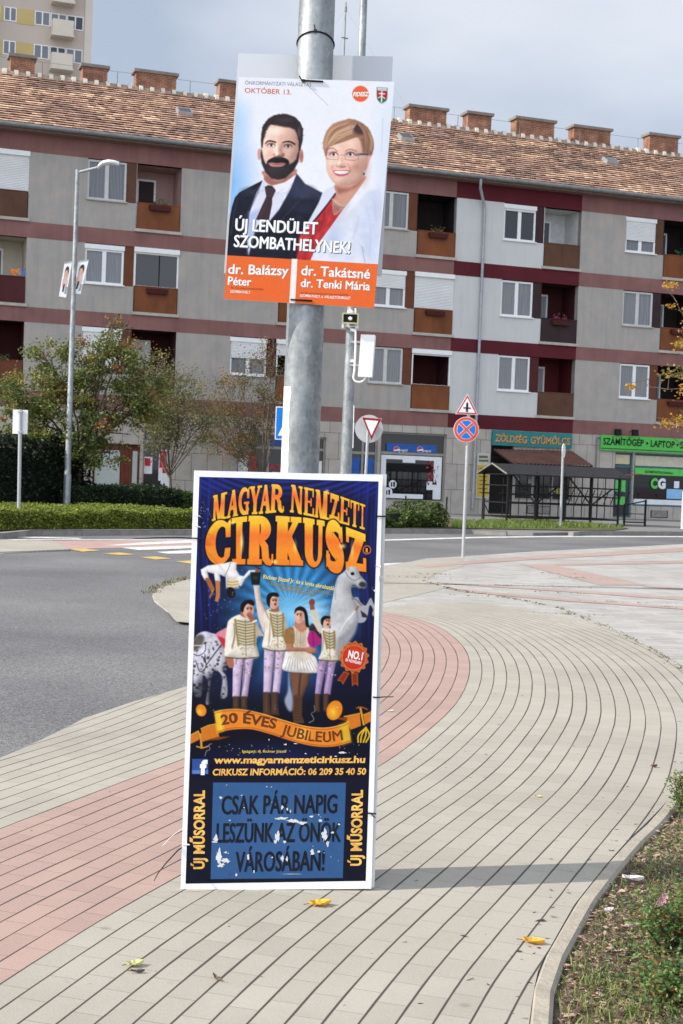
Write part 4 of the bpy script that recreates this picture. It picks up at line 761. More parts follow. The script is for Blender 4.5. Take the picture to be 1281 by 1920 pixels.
for i in range(-3, 4):
    z1 = 37.3+i*2.63
    if z1 > 46.5 or i < -2: continue
    for o in (0, -6.55):
        for bx in ((-28.72, -27.4), (-31.2, -29.8)): tb('panel', m_ty, [((bx[0]+o, -.03, z1-1.2), (bx[1]+o, 0, z1))])
        for a, b, n in ((-27.35, -26.15, 2), (-26.1, -24.85, 2), (-24.8, -23.5, 2), (-29.74, -28.76, 2)):
            q = []; W_ = b-a; t = .07
            q = [((a+o, -.05, z1-1.1), (a+o+t, .02, z1)), ((b+o-t, -.05, z1-1.1), (b+o, .02, z1)), ((a+o+t, -.05, z1-1.1), (b+o-t, .02, z1-1.1+t)), ((a+o+t, -.05, z1-t), (b+o-t, .02, z1)), ((a+o+W_/2-.05, -.048, z1-1.1+t), (a+o+W_/2+.05, .018, z1-t))]
            f = tb('window', m_pvc, q); XF[f.name] = XF[tw.name]; tb('pane', R.choice((g_cur, g_cur2, g_cur2, g_dark)), [((a+o+.05, -.035, z1-1.05), (b+o-.05, -.03, z1-.05))], f)
        bo = tb('balcony', m_tb, [((-26.05+o, -1.1, z1-1.85), (-24.4+o, -1.04, z1-.72)), ((-26.05+o, -1.04, z1-1.85), (-25.99+o, -.0, z1-.72)), ((-24.46+o, -1.04, z1-1.85), (-24.4+o, 0, z1-.72)), ((-26.12+o, -1.12, z1-2.0), (-24.33+o, 0, z1-1.86))])
# ------------------------------------------------------------------ poles and signs
def galv_mat(name, base=.42):
    m = bpy.data.materials.new(name); m.use_nodes = True; t = m.node_tree; l = t.links.new; b = t.nodes['Principled BSDF']; b.inputs['Metallic'].default_value = .6; b.inputs['Roughness'].default_value = .5
    tcn = N(t, 'ShaderNodeTexCoord'); vo = N(t, 'ShaderNodeTexVoronoi', i_Scale=70.0); n1 = N(t, 'ShaderNodeTexNoise', i_Scale=11.0, i_Detail=7.0, i_Roughness=.65); mm = N(t, 'ShaderNodeMapping'); mm.inputs['Scale'].default_value = (1, 1, .45)
    l(tcn.outputs['Object'], mm.inputs[0]); l(mm.outputs[0], n1.inputs['Vector']); l(tcn.outputs['Object'], vo.inputs['Vector'])
    sc = N(t, 'ShaderNodeSeparateColor'); l(vo.outputs['Color'], sc.inputs[0]); mx_ = N(t, 'ShaderNodeMath', operation='MULTIPLY_ADD'); mx_.inputs[1].default_value = .10; l(sc.outputs[0], mx_.inputs[0]); l(n1.outputs[0], mx_.inputs[2])
    r = N(t, 'ShaderNodeValToRGB'); e = r.color_ramp.elements; e[0].position = .36; e[1].position = .78; e[0].color = (base*.62, base*.68, base*.70, 1); e[1].color = (base*1.5, base*1.56, base*1.58, 1)
    l(mx_.outputs[0], r.inputs[0]); l(r.outputs[0], b.inputs['Base Color'])
    r2 = N(t, 'ShaderNodeMapRange'); r2.inputs[3].default_value = .38; r2.inputs[4].default_value = .62; l(sc.outputs[1], r2.inputs[0]); l(r2.outputs[0], b.inputs['Roughness']); return m
m_galv = galv_mat('galvanised steel', .27); m_galv2 = mat('painted grey steel', (.42, .43, .44), var=.1, scale=8, rough=.45, metal=.3)
m_sw = mat('sign white', (.78, .78, .78), var=.05, scale=6, rough=.5); m_sred = mat('sign red', (.55, .05, .04), var=.08, rough=.45); m_sdred = mat('sign dark red', (.30, .012, .02), var=.08, rough=.45); m_sblue = mat('sign blue', (.01, .17, .58), var=.06, rough=.45); m_sblk = mat('sign black', (.012, .012, .014)); m_sback = mat('sign back grey', (.46, .47, .47), var=.06, rough=.5, metal=.2)
m_tie = mat('black cable tie', (.012, .012, .014), rough=.4)
EX, EY, EZ = Vector((1, 0, 0)), Vector((0, 1, 0)), Vector((0, 0, 1))
b0 = G(533, 1655); YP = b0.y+.03
POLE = Vector((b0.x, YP, 0))
t = thing('steel_pole', 'thick galvanised steel pole carrying both posters in the foreground', 'pole', POLE)
q = MB(); q.tube([POLE, POLE+EZ*1.2, POLE+EZ*2.4, POLE+EZ*8.6], [.0775, .0745, .0715, .056], 28); q.build('shaft', m_galv, t)
q = MB(); n = 14                            # torn paste and old tape on the sunny side
for z0, z1, a0, a1 in ((1.56, 1.92, 185, 232), (1.30, 1.58, 180, 222)):
    vs = []
    for i in range(n):
        for k in range(9):
            a = rad(a0+(a1-a0)*k/8+R.uniform(-4, 4)*(k in (0, 8))); z = z0+(z1-z0)*i/(n-1); r = .0766-.0025*z+.0012; vs.append(POLE+Vector((r*math.cos(a), r*math.sin(a), z)))
    q.add(vs, [(i*9+k, i*9+k+1, i*9+k+10, i*9+k+9) for i in range(n-1) for k in range(8)], 0, True)
q.build('paper_residue', mat('white paper residue', (.60, .61, .61), var=.2, scale=30, detail=8), t)
q = MB()                                    # scratches and scribbles on the shaded side
for row, (z, hh) in enumerate(((1.86, .03), (1.80, .05), (1.735, .045), (1.67, .06), (1.60, .05), (1.53, .06), (1.44, .07))):
    for _ in range(11):
        a = rad(R.uniform(282, 345)); r = .0775-.0025*z+.0006; zz = z+R.uniform(-.01, .01); w2 = .012
        P = lambda a_, z_: POLE+Vector((r*math.cos(a_), r*math.sin(a_), z_)); q.add([P(a, zz), P(a+w2, zz), P(a+w2*1.6, zz+hh*R.uniform(.4, 1)), P(a+w2*.8, zz+hh*R.uniform(.4, 1))], [(0, 1, 2, 3)])
q.build('scribble', mat('dark scribble', (.16, .17, .18)), t)
b1 = G(640.5, 1092)
t = thing('camera_pole', 'tall grey street pole with loudspeaker and white cabinet behind the posters', 'pole', b1)
q = MB(); q.tube([b1, b1+EZ*2.5, b1+EZ*5, b1+EZ*10.2], [.088, .079, .066, .045], 20); q.build('shaft', m_galv, t)
q = MB(); q.tube([b1+EZ*10.1, b1+EZ*10.25+EX*-.8, b1+EZ*10.3+EX*-1.5], .035, 8); q.build('arm', m_galv2, t)
q = MB(); c = b1+EZ*10.3+EX*-1.75; q.hexa([c+Vector(v) for v in ((-.4, -.14, -.05), (.3, -.14, -.05), (.3, .14, -.05), (-.4, .14, -.05))], [c+Vector(v) for v in ((-.3, -.08, .06), (.25, -.08, .06), (.25, .08, .06), (-.3, .08, .06))]); q.build('lamp_head', m_galv2, t)
YS = b1.y-.16
def AX(x, y, Y): return AT(x, y, Y)
c = AX(657, 598, YS); q = MB(); hw, hh = .105, .058
q.hexa([c+Vector(v) for v in ((-hw*.55, .1, -hh*.5), (hw*.55, .1, -hh*.5), (hw*.55, .1, hh*.5), (-hw*.55, .1, hh*.5))], [c+Vector(v) for v in ((-hw, -.06, -hh), (hw, -.06, -hh), (hw, -.06, hh), (-hw, -.06, hh))], 1)
for a, b_ in (((-hw-.012, hh), (hw+.012, hh+.02)), ((-hw-.012, -hh-.02), (hw+.012, -hh)), ((-hw-.014, -hh), (-hw+.006, hh)), ((hw-.006, -hh), (hw+.014, hh))): q.box((c.x+a[0], c.y-.085, c.z+a[1]), (c.x+b_[0], c.y-.05, c.z+b_[1]), 0)
q.lathe(c+Vector((0, -.064, 0)), [(0, 0)], 4); h = q.build('loudspeaker', [mat('pale yellow horn rim', (.45, .42, .22)), m_sblk], t)
q = MB(); q.tube([c+Vector((0, -.06, 0)), c+Vector((0, -.095, 0))], [.03, .022], 14); q.build('horn_throat', m_sw, h)
q = MB(); q.box((c.x-.12, c.y+.0, c.z-.13), (c.x-.09, c.y+.2, c.z-.07)); q.box((c.x+.09, c.y, c.z-.13), (c.x+.12, c.y+.2, c.z-.07)); q.box((c.x-.09, c.y+.04, c.z-.11), (c.x+.09, c.y+.07, c.z-.09)); q.tube([c+Vector((0, .05, .07)), c+Vector((0, .05, .12)), c+Vector((0, .05, .14))], [.05, .045, .01], 12); q.build('bracket', m_sw, t)
A0, A1 = AX(671, 706, YS), AX(704, 628, YS); q = MB(); a = AX(673, 628, YS); q.hexa([Vector((A0.x, YS, A0.z)), Vector((A1.x-.03, YS, A0.z)), Vector((A1.x-.01, YS+.16, A0.z)), Vector((A0.x+.02, YS+.16, A0.z))], [Vector((A0.x+.022, YS, A1.z)), Vector((A1.x-.008, YS, A1.z)), Vector((A1.x+.012, YS+.16, A1.z)), Vector((A0.x+.042, YS+.16, A1.z))]); cab = q.build('cabinet', mat('white cabinet', (.80, .80, .79), var=.03, rough=.5), t)
q = MB(); 
for z in (A1.z-.12, A0.z+.15): q.box((b1.x-.05+.05, YS+.04, z), (A0.x+.05, YS+.1, z+.03))
q.build('cabinet_bracket', m_galv2, t)
q = MB(); P = [AX(x, y, YS+.03) for x, y in ((667, 578), (667, 640), (665, 690), (663, 708), (667, 715), (677, 716), (684, 710), (685, 704))]; q.tube(smooth_loop([p[:] for p in P], 4, False), .014, 8); q.build('conduit', m_sw, t)
q = MB(); q.tube([AX(664, 760, YS+.05), AX(662, 840, YS+.05)], .006, 5)
for y in (619, 677): c = AX(662, y, YS+.06); q.box((c.x-.04, c.y-.03, c.z-.02), (c.x+.03, c.y+.03, c.z+.02))
q.build('clip', m_sw, t)
def disc(mb, c, r, mi=0, dy=0.0, n=28, ex=EX, th=None):
    c = c+ey_(ex)*dy; P = [c+ex*(r*math.cos(2*math.pi*k/n))+EZ*(r*math.sin(2*math.pi*k/n)) for k in range(n)]
    if th: mb.prism(P, ey_(ex)*th, mi)
    else: mb.add(P, [tuple(range(n))], mi)
def ey_(ex): return Vector((-ex.y, ex.x, 0))
def polyv(mb, c, pts, mi, dy, ex=EX, th=None):
    P = [c+ex*x+EZ*z+ey_(ex)*dy for x, z in pts]
    if th: mb.prism(P, ey_(ex)*th, mi)
    else: mb.add(P, [tuple(range(len(P)))], mi)
def scale(pts, k, c=(0, 0)): return [((x-c[0])*k+c[0], (z-c[1])*k+c[1]) for x, z in pts]
# no stopping + junction warning
b2 = G(868, 1045); Y = b2.y-.06; t = thing('traffic_sign', 'no stopping disc under a junction warning triangle on one grey pole', 'traffic sign', b2)
top = AT(876, 742, b2.y); q = MB(); q.tube([b2, b2+EZ*(top.z-b2.z)], .031, 12); q.build('pole', m_galv2, t)
ex = Vector((math.cos(.05), math.sin(.05), 0)); c = AT(874.5, 805.5, Y); q = MB(); disc(q, c, .252, 0, 0, 36, ex, .012); disc(q, c, .243, 1, -.003, 36, ex); disc(q, c, .188, 0, -.005, 36, ex); disc(q, c, .181, 2, -.007, 36, ex)
for a in (45, 135):
    u = Vector((math.cos(rad(a)), math.sin(rad(a)))); v = Vector((-u.y, u.x))
    for wd, mi, dy in ((.032, 0, -.009), (.024, 1, -.011)): polyv(q, c, [(u.x*s_*.183+v.x*w3*wd, u.y*s_*.183+v.y*w3*wd) for s_, w3 in ((-1, -1), (1, -1), (1, 1), (-1, 1))], mi, dy-(.0005 if a > 90 else 0), ex)
q.build('no_stopping_disc', [m_sw, mat('sign orange red', (.62, .09, .06), var=.06, rough=.45), m_sblue], t)
c = AT(876, 761, Y); T = [(-.225, -.17), (.225, -.17), (.0, .235)]; q = MB(); polyv(q, c, T, 0, 0, ex, .012); polyv(q, c, scale(T, .93, (0, -.035)), 1, -.003, ex); polyv(q, c, scale(T, .72, (0, -.035)), 0, -.005, ex)
polyv(q, c, [(-.022, -.12), (.022, -.12), (.022, .04), (0, .08), (-.022, .04)], 2, -.007, ex); polyv(q, c, [(-.075, -.055), (.075, -.055), (.075, -.03), (-.075, -.03)], 2, -.009, ex); q.build('warning_triangle', [m_sw, m_sred, m_sblk], t)
# give way triangle in front of the back of a round sign
Yy = 31.0; c = AT(690.5, 804, Yy); b = Vector((AT(686, 900, Yy).x-.02, Yy+.05, -.03)); t = thing('traffic_sign', 'red bordered give way triangle in front of the grey back of a round sign', 'traffic sign', b)
q = MB(); q.tube([b, Vector((c.x+.0, Yy+.05, c.z+.2))], .031, 12); q.build('pole', m_galv2, t)
q = MB(); disc(q, AT(692, 804, Yy+.12), .305, 0, 0, 36, EX, .012); q.build('round_sign_back', m_sback, t)
T = [(-.21, .225), (.225, .205), (.018, -.285)]; c = AT(696, 802, Yy-.02); q = MB(); polyv(q, c, T, 0, 0, EX, .012); polyv(q, c, scale(T, .97, (0, .05)), 1, -.003); polyv(q, c, scale(T, .66, (.005, .05)), 0, -.005); q.build('give_way_triangle', [m_sw, m_sdred], t)
# blue crossing sign behind the pole
Yb = 32.0; c = AT(541, 794, Yb); b = Vector((c.x, Yb+.05, -.03)); t = thing('traffic_sign', 'blue pedestrian crossing sign half hidden behind the thick steel pole', 'traffic sign', b)
q = MB(); q.tube([b, Vector((c.x, Yb+.05, c.z+.3))], .031, 12); q.build('pole', m_galv2, t)
q = MB(); w2, h2 = .295, .37; polyv(q, c, [(-w2, -h2), (w2, -h2), (w2, h2), (-w2, h2)], 0, 0, EX, .012); polyv(q, c, [(-w2+.02, -h2+.02), (w2-.02, -h2+.02), (w2-.02, h2-.02), (-w2+.02, h2-.02)], 1, -.003); polyv(q, c, [(-w2+.07, -.28), (w2-.07, -.28), (0, .24)], 0, -.005)
q.tube([c+Vector((0, -.008, -.05)), c+Vector((.0, -.008, .08))], .02, 6, 2); q.tube([c+Vector((0, -.008, -.05)), c+Vector((-.08, -.008, -.2))], .018, 6, 2); q.tube([c+Vector((0, -.008, -.05)), c+Vector((.07, -.008, -.2))], .018, 6, 2); q.build('crossing_panel', [m_sw, m_sblue, m_sblk], t)
# back of a plate, left
b = G(35, 994); t = thing('traffic_sign', 'white back of a small rectangular sign beside the low hedge', 'traffic sign', b)
Yk = b.y; q = MB(); q.tube([b, Vector((AT(38.5, 766, Yk).x, Yk, AT(38.5, 768, Yk).z))], .042, 12); q.build('pole', m_galv2, t)
a, c2 = AT(23.5, 813, Yk+.06), AT(53, 769, Yk+.06); q = MB(); q.box((a.x, Yk+.045, a.z), (c2.x, Yk+.06, c2.z)); q.build('sign_plate', m_sw, t)
q = MB()
for y in (772, 810): c = AT(38, y, Yk-.02); q.box((c.x-.05, Yk-.05, c.z-.015), (c.x+.05, Yk+.045, c.z+.015))
q.build('clamp', m_galv2, t)
# round sign seen from the side, right
b = G(1051, 990, .06); t = thing('traffic_sign', 'round sign seen almost edge on atop a thin pole near the stall', 'traffic sign', b); Yk = b.y
q = MB(); q.tube([b, Vector((AT(1056, 838, Yk).x, Yk, AT(1056, 836, Yk).z))], .04, 10); q.build('pole', m_galv2, t)
c = AT(1057.5, 845.5, Yk-.06); e2 = Vector((math.cos(rad(68)), math.sin(rad(68)), 0)); q = MB(); disc(q, c, .235, 0, 0, 28, e2, .015); q.build('sign_disc', m_sw, t)
# street lamp with two banners
b = G(124.5, 966); Yk = b.y; tp = AT(143, 318, Yk); t = thing('street_lamp', 'tall street lamp with curved arm rising from the hedge at left', 'street lamp', b)
tz = tp.z; q = MB(); q.tube([b, b+EZ*1.2, b+EZ*1.25, b+EZ*(tz-b.z)], [.115, .11, .095, .055], 14); q.build('pole', m_galv, t)
q = MB(); P = [AT(143, 324, Yk), AT(160, 320, Yk), AT(186, 313.5, Yk)]; q.tube(P, [.045, .042, .04], 10); q.tube([AT(142.5, 328, Yk), AT(147, 327, Yk)], .05, 10); q.build('arm', m_galv2, t)
q = MB(); prof = [(184, 314, .06), (188, 310, .13), (194, 306.5, .19), (205, 304.5, .21), (216, 305.5, .15), (224, 307.5, .04)]
ring = []
for x, y, w3 in prof:
    c = AT(x, y, Yk); ring += [c+Vector((0, -w3, -.03)), c+Vector((0, -w3*.6, .06)), c+Vector((0, w3*.6, .06)), c+Vector((0, w3, -.03)), c+Vector((0, 0, -.07))]
q.add(ring, [(i*5+k, i*5+(k+1) % 5, i*5+5+(k+1) % 5, i*5+5+k) for i in range(len(prof)-1) for k in range(5)], 0, True); q.build('lamp_head', m_sw, t)
for nm, pts, lab in (('banner', [(121, 494), (135.5, 491), (124, 558), (110.5, 556)], 'slanted white candidate banner left of the lamp pole'), ('banner', [(147, 491), (166.5, 488), (151, 552), (135.5, 550)], 'slanted white candidate banner right of the lamp pole')):
    P = [AT(x, y, Yk-.02) for x, y in pts]; t2 = thing('banner', lab, 'banner', P[3], group='banners on the street lamp'); q = MB(); q.prism(P, (0, .012, 0)); q.build('panel', mat('banner white', (.74, .76, .76), var=.05), t2)
    q = MB(); bl = lambda u, v: (P[0]*(1-u)+P[1]*u)*(1-v)+(P[3]*(1-u)+P[2]*u)*v+Vector((0, -.004, 0))
    def el(cx, cy, rx, ry, mi, dy=0, n=14): q.add([bl(cx+rx*math.cos(2*math.pi*k/n), cy+ry*math.sin(2*math.pi*k/n))+Vector((0, dy, 0)) for k in range(n)], [tuple(range(n))], mi)
    el(.5, .27, .27, .17, 1); el(.47, .36, .24, .15, 0, -.002); el(.45, .58, .3, .18, 2, -.003); q.add([bl(u, v)+Vector((0, -.004, 0)) for u, v in ((.35, .62), (.55, .62), (.5, .85), (.3, .85))], [(0, 1, 2, 3)], 1); q.add([bl(u, v)+Vector((0, -.002, 0)) for u, v in ((.7, .7), (.95, .7), (.9, .9), (.65, .9))], [(0, 1, 2, 3)], 3)
    q.build('printed_portrait', [mat('skin print', (.55, .33, .26)), mat('dark hair print', (.06, .04, .035)), mat('pink shirt print', (.6, .38, .34)), mat('grey text print', (.3, .33, .34))], t2)
    q = MB(); q.tube([P[0]+EZ*.01, P[1]+EZ*.01], .012, 6); q.tube([P[3], P[2]], .012, 6); q.build('rail', m_galv2, t2)

# ------------------------------------------------------------------ leaves and plants
def rv(s=1.0): return Vector((R.gauss(0, s), R.gauss(0, s), R.gauss(0, s)))
def leaf(mb, c, L_, W_, col, up=.3):
    a = rv(); a.z *= .6; a.normalize(); n = rv(); n.z += up*3; b_ = a.cross(n)
    if b_.length < 1e-4: return
    b_.normalize(); a *= L_; b_ *= W_
    mb.add([c-a*.5, c+b_*.5, c+a*.5, c-b_*.5], [(0, 1, 2, 3)], 0, False, col)
def jig(c, k=.25): f = R.uniform(1-k, 1+k); return (c[0]*f, c[1]*f, c[2]*f)
m_leaf = attr_mat('tree leaves', .55, .3, .3); m_bark = mat('tree bark', (.13, .10, .075), var=.3, scale=14, bump=.4, stretch=(1, 1, .3)); m_twig = mat('twig bark', (.09, .07, .055), var=.2, scale=10)
def branchy(mb, a, b_, r, depth, ends):
    a, b_ = Vector(a), Vector(b_); L_ = (b_-a).length; mid = (a+b_)/2+rv(.06*L_); mb.tube([a, mid, b_], [r, r*.75, r*.5], 5 if r < .03 else 7)
    ends.append(b_.copy()); ends.append(mid.copy())
    if depth <= 0: return
    for _ in range(3):
        s_ = mid.lerp(b_, R.random()); d = ((b_-a).normalized()+rv(.5)); d.z += .1; d.normalize(); branchy(mb, s_, s_+d*min(.75, L_*R.uniform(.35, .6)), r*.5, depth-1, ends)
def make_tree(name, label, base, fork, blobs, Y, nclump, nleaf, size, cols, trunk_r=.06, twigs=0, spread=.2, limbs=8, group=None, tops=None):
    t = thing(name, label, 'tree', base, group=group); q = MB(); base, fork = Vector(base), Vector(fork)
    q.tube([base, base.lerp(fork, .5)+rv(.02), fork], [trunk_r*1.25, trunk_r, trunk_r*.85], 9); ends = []
    B = [(AT(x, y, Y+R.uniform(-.6, .6)), rx/pxm(Y), ry/pxm(Y)) for x, y, rx, ry in blobs]
    for c, rx, ry in B:
        for _ in range(max(1, limbs//len(B)+1)):
            tgt = c+Vector((R.uniform(-.6, .6)*rx, R.uniform(-.6, .6)*rx, R.uniform(-.5, .6)*ry)); branchy(q, fork-EZ*R.uniform(0, .3), tgt, trunk_r*.5, 1, ends)
    wts = [b_[1]*b_[2] for b_ in B]
    for _ in range(twigs):
        c, rx, ry = R.choices(B, wts)[0]; s_ = R.choice(ends); d = (s_-fork).normalized()*.5+rv(.6); d.z += .35; d.normalize(); L_ = R.uniform(.2, .6); m_ = s_+d*L_*.5+rv(.03); q.tube([s_, m_, s_+d*L_], [.011, .008, .004], 4, cap=False); ends.append(s_+d*L_)
    q.build('trunk', m_bark, t); q = MB(); per = max(1, nleaf//nclump)
    for _ in range(nclump):
        c, rx, ry = R.choices(B, wts)[0]
        while True:
            v = Vector((R.uniform(-1, 1), R.uniform(-1, 1), R.uniform(-1, 1)))
            if .25 < v.length < 1: break
        cc = c+Vector((v.x*rx, v.y*rx*.9, v.z*ry)); cl = R.choices([k[0] for k in cols], [k[1] for k in cols])[0]; sp = spread*R.uniform(.5, 1.2)
        if twigs and R.random() < .6: cc = R.choice(ends)+rv(.1)
        for _2 in range(int(per*R.uniform(.5, 1.6))):
            p = cc+Vector((R.gauss(0, sp), R.gauss(0, sp), R.gauss(0, sp*.7))); col = cl if R.random() < .75 else R.choices([k[0] for k in cols], [k[1] for k in cols])[0]
            leaf(q, p, size*R.uniform(.7, 1.4), size*R.uniform(.45, .8), jig(col))
    q.build('crown', m_leaf, t, cols=True); return t
OLV = [((.18, .21, .055), 6), ((.12, .155, .045), 5), ((.07, .095, .03), 2.5), ((.26, .22, .06), 2), ((.30, .13, .055), 1.0)]
g_ = G(146, 958, .09)
make_tree('hawthorn_tree', 'broad olive green tree with rusty autumn leaves behind the street lamp', g_, AT(150, 850, g_.y), [(70, 735, 62, 48), (150, 700, 62, 62), (205, 655, 36, 38), (225, 690, 55, 50), (45, 790, 55, 40), (140, 780, 90, 55), (245, 760, 60, 45), (95, 665, 35, 30), (60, 840, 60, 30), (170, 845, 70, 30), (215, 615, 14, 20), (290, 725, 30, 22), (15, 745, 25, 40)], g_.y, 330, 25000, .10, OLV, .09, spread=.18, limbs=16)
SPR = [((.20, .21, .08), 4), ((.14, .16, .07), 4), ((.28, .23, .08), 2), ((.30, .18, .07), 1)]
g2 = G(321, 956, .09)
make_tree('young_tree', 'thin young tree with sparse greyish green leaves in front of the red doorway', g2, AT(318, 880, g2.y), [(310, 800, 55, 50), (345, 745, 50, 40), (280, 790, 40, 40), (370, 800, 35, 40), (310, 720, 35, 35)], g2.y, 220, 10500, .075, SPR, .05, twigs=300, spread=.25, limbs=12)
g3 = G(500, 955, .09)
make_tree('bare_tree', 'half bare thorny tree with brown twigs left of the thick steel pole', g3, AT(492, 895, g3.y), [(440, 740, 55, 45), (500, 700, 35, 60), (400, 790, 55, 45), (480, 810, 50, 50), (420, 840, 60, 35), (510, 770, 25, 60)], g3.y, 220, 8500, .075, [((.16, .15, .05), 4), ((.10, .10, .04), 3), ((.24, .15, .05), 3), ((.30, .13, .04), 1)], .06, twigs=420, spread=.22, limbs=14)
g4 = G(1420, 1012, .06); Yt = 34.0; g4 = Vector((AT(1375, 960, Yt).x, Yt, .0))
make_tree('locust_tree', 'yellow autumn tree whose feathery branches reach in at the right edge', g4, AT(1385, 780, Yt), [(1325, 640, 56, 60), (1312, 730, 50, 30), (1335, 775, 60, 30), (1390, 680, 70, 90), (1292, 602, 26, 10), (1300, 790, 36, 14)], Yt, 90, 4200, .085, [((.50, .27, .04), 5), ((.42, .20, .03), 3), ((.34, .27, .06), 2), ((.16, .15, .04), 1)], .07, twigs=160, spread=.11, limbs=14)
def hedge(name, label, F1, F2, depth, h, nleaf, size, cols, bulge=.12, cat='hedge', rough=.0):
    t = thing(name, label, cat, (F1+F2)/2); ax = (F2-F1); L_ = ax.length; ax.normalize(); pn = Vector((-ax.y, ax.x, 0)); q = MB()
    k = .88; a = F1+pn*depth*.06; b_ = F2+pn*depth*.06; c = F2+pn*depth*.94; d = F1+pn*depth*.94
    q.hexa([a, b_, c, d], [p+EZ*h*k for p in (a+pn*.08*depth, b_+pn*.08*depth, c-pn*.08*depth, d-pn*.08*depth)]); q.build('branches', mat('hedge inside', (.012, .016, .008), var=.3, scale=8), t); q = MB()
    for _ in range(nleaf):
        u, f = R.random(), R.random(); bump = 1+bulge*(math.sin(u*L_*2.1+F1.x)+math.sin(u*L_*5.3))*.5+R.gauss(0, .035)
        if f < .52: v = R.random(); z = h*bump*(1-.10*(2*v-1)**2)-abs(R.gauss(0, .05)); p = F1+ax*L_*u+pn*depth*v
        else: z = h*bump*R.random()**.8; sh = .06*math.sin(3.1*z/h); p = F1+ax*L_*u+pn*(-sh+R.gauss(0, .05)); 
        if .88 < f < .94: p = F1+pn*depth*R.random()+ax*R.gauss(0, .06)
        if f > .94: p = F2+pn*depth*R.random()+ax*R.gauss(0, .06)
        p = Vector((p.x, p.y, F1.z+z)); col = R.choices([c_[0] for c_ in cols], [c_[1] for c_ in cols])[0]; leaf(q, p, size*R.uniform(.7, 1.5), size*R.uniform(.4, .8), jig(col), .5)
    q.build('foliage', m_leaf, t); return t
YG = [((.22, .26, .035), 5), ((.15, .20, .03), 4), ((.08, .12, .02), 1.5), ((.28, .28, .07), 1)]
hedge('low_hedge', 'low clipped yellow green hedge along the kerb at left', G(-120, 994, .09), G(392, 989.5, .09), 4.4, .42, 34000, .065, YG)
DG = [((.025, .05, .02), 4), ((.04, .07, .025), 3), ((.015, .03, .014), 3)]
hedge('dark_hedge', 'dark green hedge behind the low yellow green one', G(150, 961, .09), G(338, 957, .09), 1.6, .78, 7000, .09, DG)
hedge('light_shrub', 'small brighter green shrub at the right end of the dark hedge', G(338, 957.5, .09), G(372, 957, .09), 1.2, .62, 1700, .08, [((.06, .11, .03), 3), ((.09, .14, .04), 2)], cat='shrub')
hedge('evergreen_shrub', 'tall dark evergreen shrub at the left edge under the olive tree', G(-150, 962, .09), G(168, 958, .09), 2.4, 2.1, 9000, .13, [((.014, .024, .014), 4), ((.025, .042, .02), 3), ((.008, .012, .008), 3)], .2, cat='shrub')
hedge('juniper_shrub', 'low spreading green juniper at the kerb right of the posters', G(640, 988, .09), G(838, 988.5, .09), 1.8, .42, 8000, .09, [((.09, .13, .03), 4), ((.14, .18, .04), 3), ((.03, .05, .018), 3)], .8, cat='shrub')
b = G(143, 951, .09); q = MB(); q.tube([b, AT(136, 868, b.y)], [.07, .055], 7); solo('wooden_stake', q, mat('weathered wood', (.22, .14, .07), var=.3, scale=12), 'short brown wooden stake leaning beside the street lamp', 'stake', loc=b)
# grass verge
q = MB(); VP = [G(x, y, .085) for x, y in ((848, 990), (848, 978), (1010, 976.5), (1178, 989), (960, 991))]
def inpoly(p, P):
    c = False
    for (x0, y0), (x1, y1) in zip(P, P[1:]+P[:1]):
        if (y0 > p[1]) != (y1 > p[1]) and p[0] < (x1-x0)*(p[1]-y0)/(y1-y0)+x0: c = not c
    return c
V2 = [(p.x, p.y) for p in VP]; xs = [p[0] for p in V2]; ys = [p[1] for p in V2]; n = 0
while n < 5000:
    p = (R.uniform(min(xs), max(xs)), R.uniform(min(ys), max(ys)))
    if not inpoly(p, V2): continue
    n += 1; h = R.uniform(.05, .16); a = R.uniform(0, 6.28); d = Vector((math.cos(a), math.sin(a), 0)); w3 = d*.018; tip = Vector((R.gauss(0, .05), R.gauss(0, .05), h)); c = Vector((p[0], p[1], .085)); q.add([c-w3, c+w3, c+tip], [(0, 1, 2)], 0, False, jig(R.choice([(.12, .2, .03), (.16, .24, .05), (.22, .22, .07), (.09, .15, .03)])))
tag(q.build('grass', m_leaf), kind='stuff')
# ------------------------------------------------------------------ stall frame, posts
m_iron = mat('black iron', (.018, .017, .017), var=.3, scale=6, rough=.6)
def GF(x, y, z=.06): p = G(x, y, z)-FO; return p.dot(FU), p.dot(FN)
s1, df = GF(1082, 984); s0 = FP(950, 980, df)[0]; s2 = FP(1158, 986, df)[0]; db = df+2.0
ze = FP(1082, 889, df)[2]; za = FP(1060, 874, (df+db)/2)[2]
t = thing('market_stall', 'black iron stall frame under a dark gabled roof outside the greengrocer', 'market stall', FW(s0, df, .06), TH)
q = MB(); e = .22; dm = (df+db)/2
P = [(df-e, ze-.08), (dm, za), (db+e, ze-.08)]
for (d0, z0), (d1, z1) in zip(P, P[1:]):
    q.hexa([(s0-.15, d0, z0-.04), (s2+.35, d0, z0-.04), (s2+.35, d1, z1-.04), (s0-.15, d1, z1-.04)], [(s0-.15, d0, z0), (s2+.35, d0, z0), (s2+.35, d1, z1), (s0-.15, d1, z1)])
q.build('roof', mat('dark grey roof sheet', (.026, .026, .028), var=.2, scale=3), t, 'F')
q = MB()
for (d0, z0), (d1, z1) in zip(P, P[1:]): q.tube([(s0-.17, d0, z0-.01), (s0-.17, d1, z1-.01)], .03, 6)
q.build('gable_trim', mat('pale gable trim', (.2, .195, .18)), t, 'F')
xsn = list(np.linspace(s0, s2, 5))
for d in (df, db):
    for x in xsn: q = MB(); q.box((x-.03, d-.03, .06), (x+.03, d+.03, ze)); q.build('post', m_iron, t, 'F')
q = MB()
def bar(a, b_, r=.018): q.tube([a, b_], r*1.45, 5)
for d in (df, df+.7, db):
    for z in (.25, .75, 1.05, 1.35, 1.75, ze-.1): bar((s0, d, z), (s2, d, z), .016)
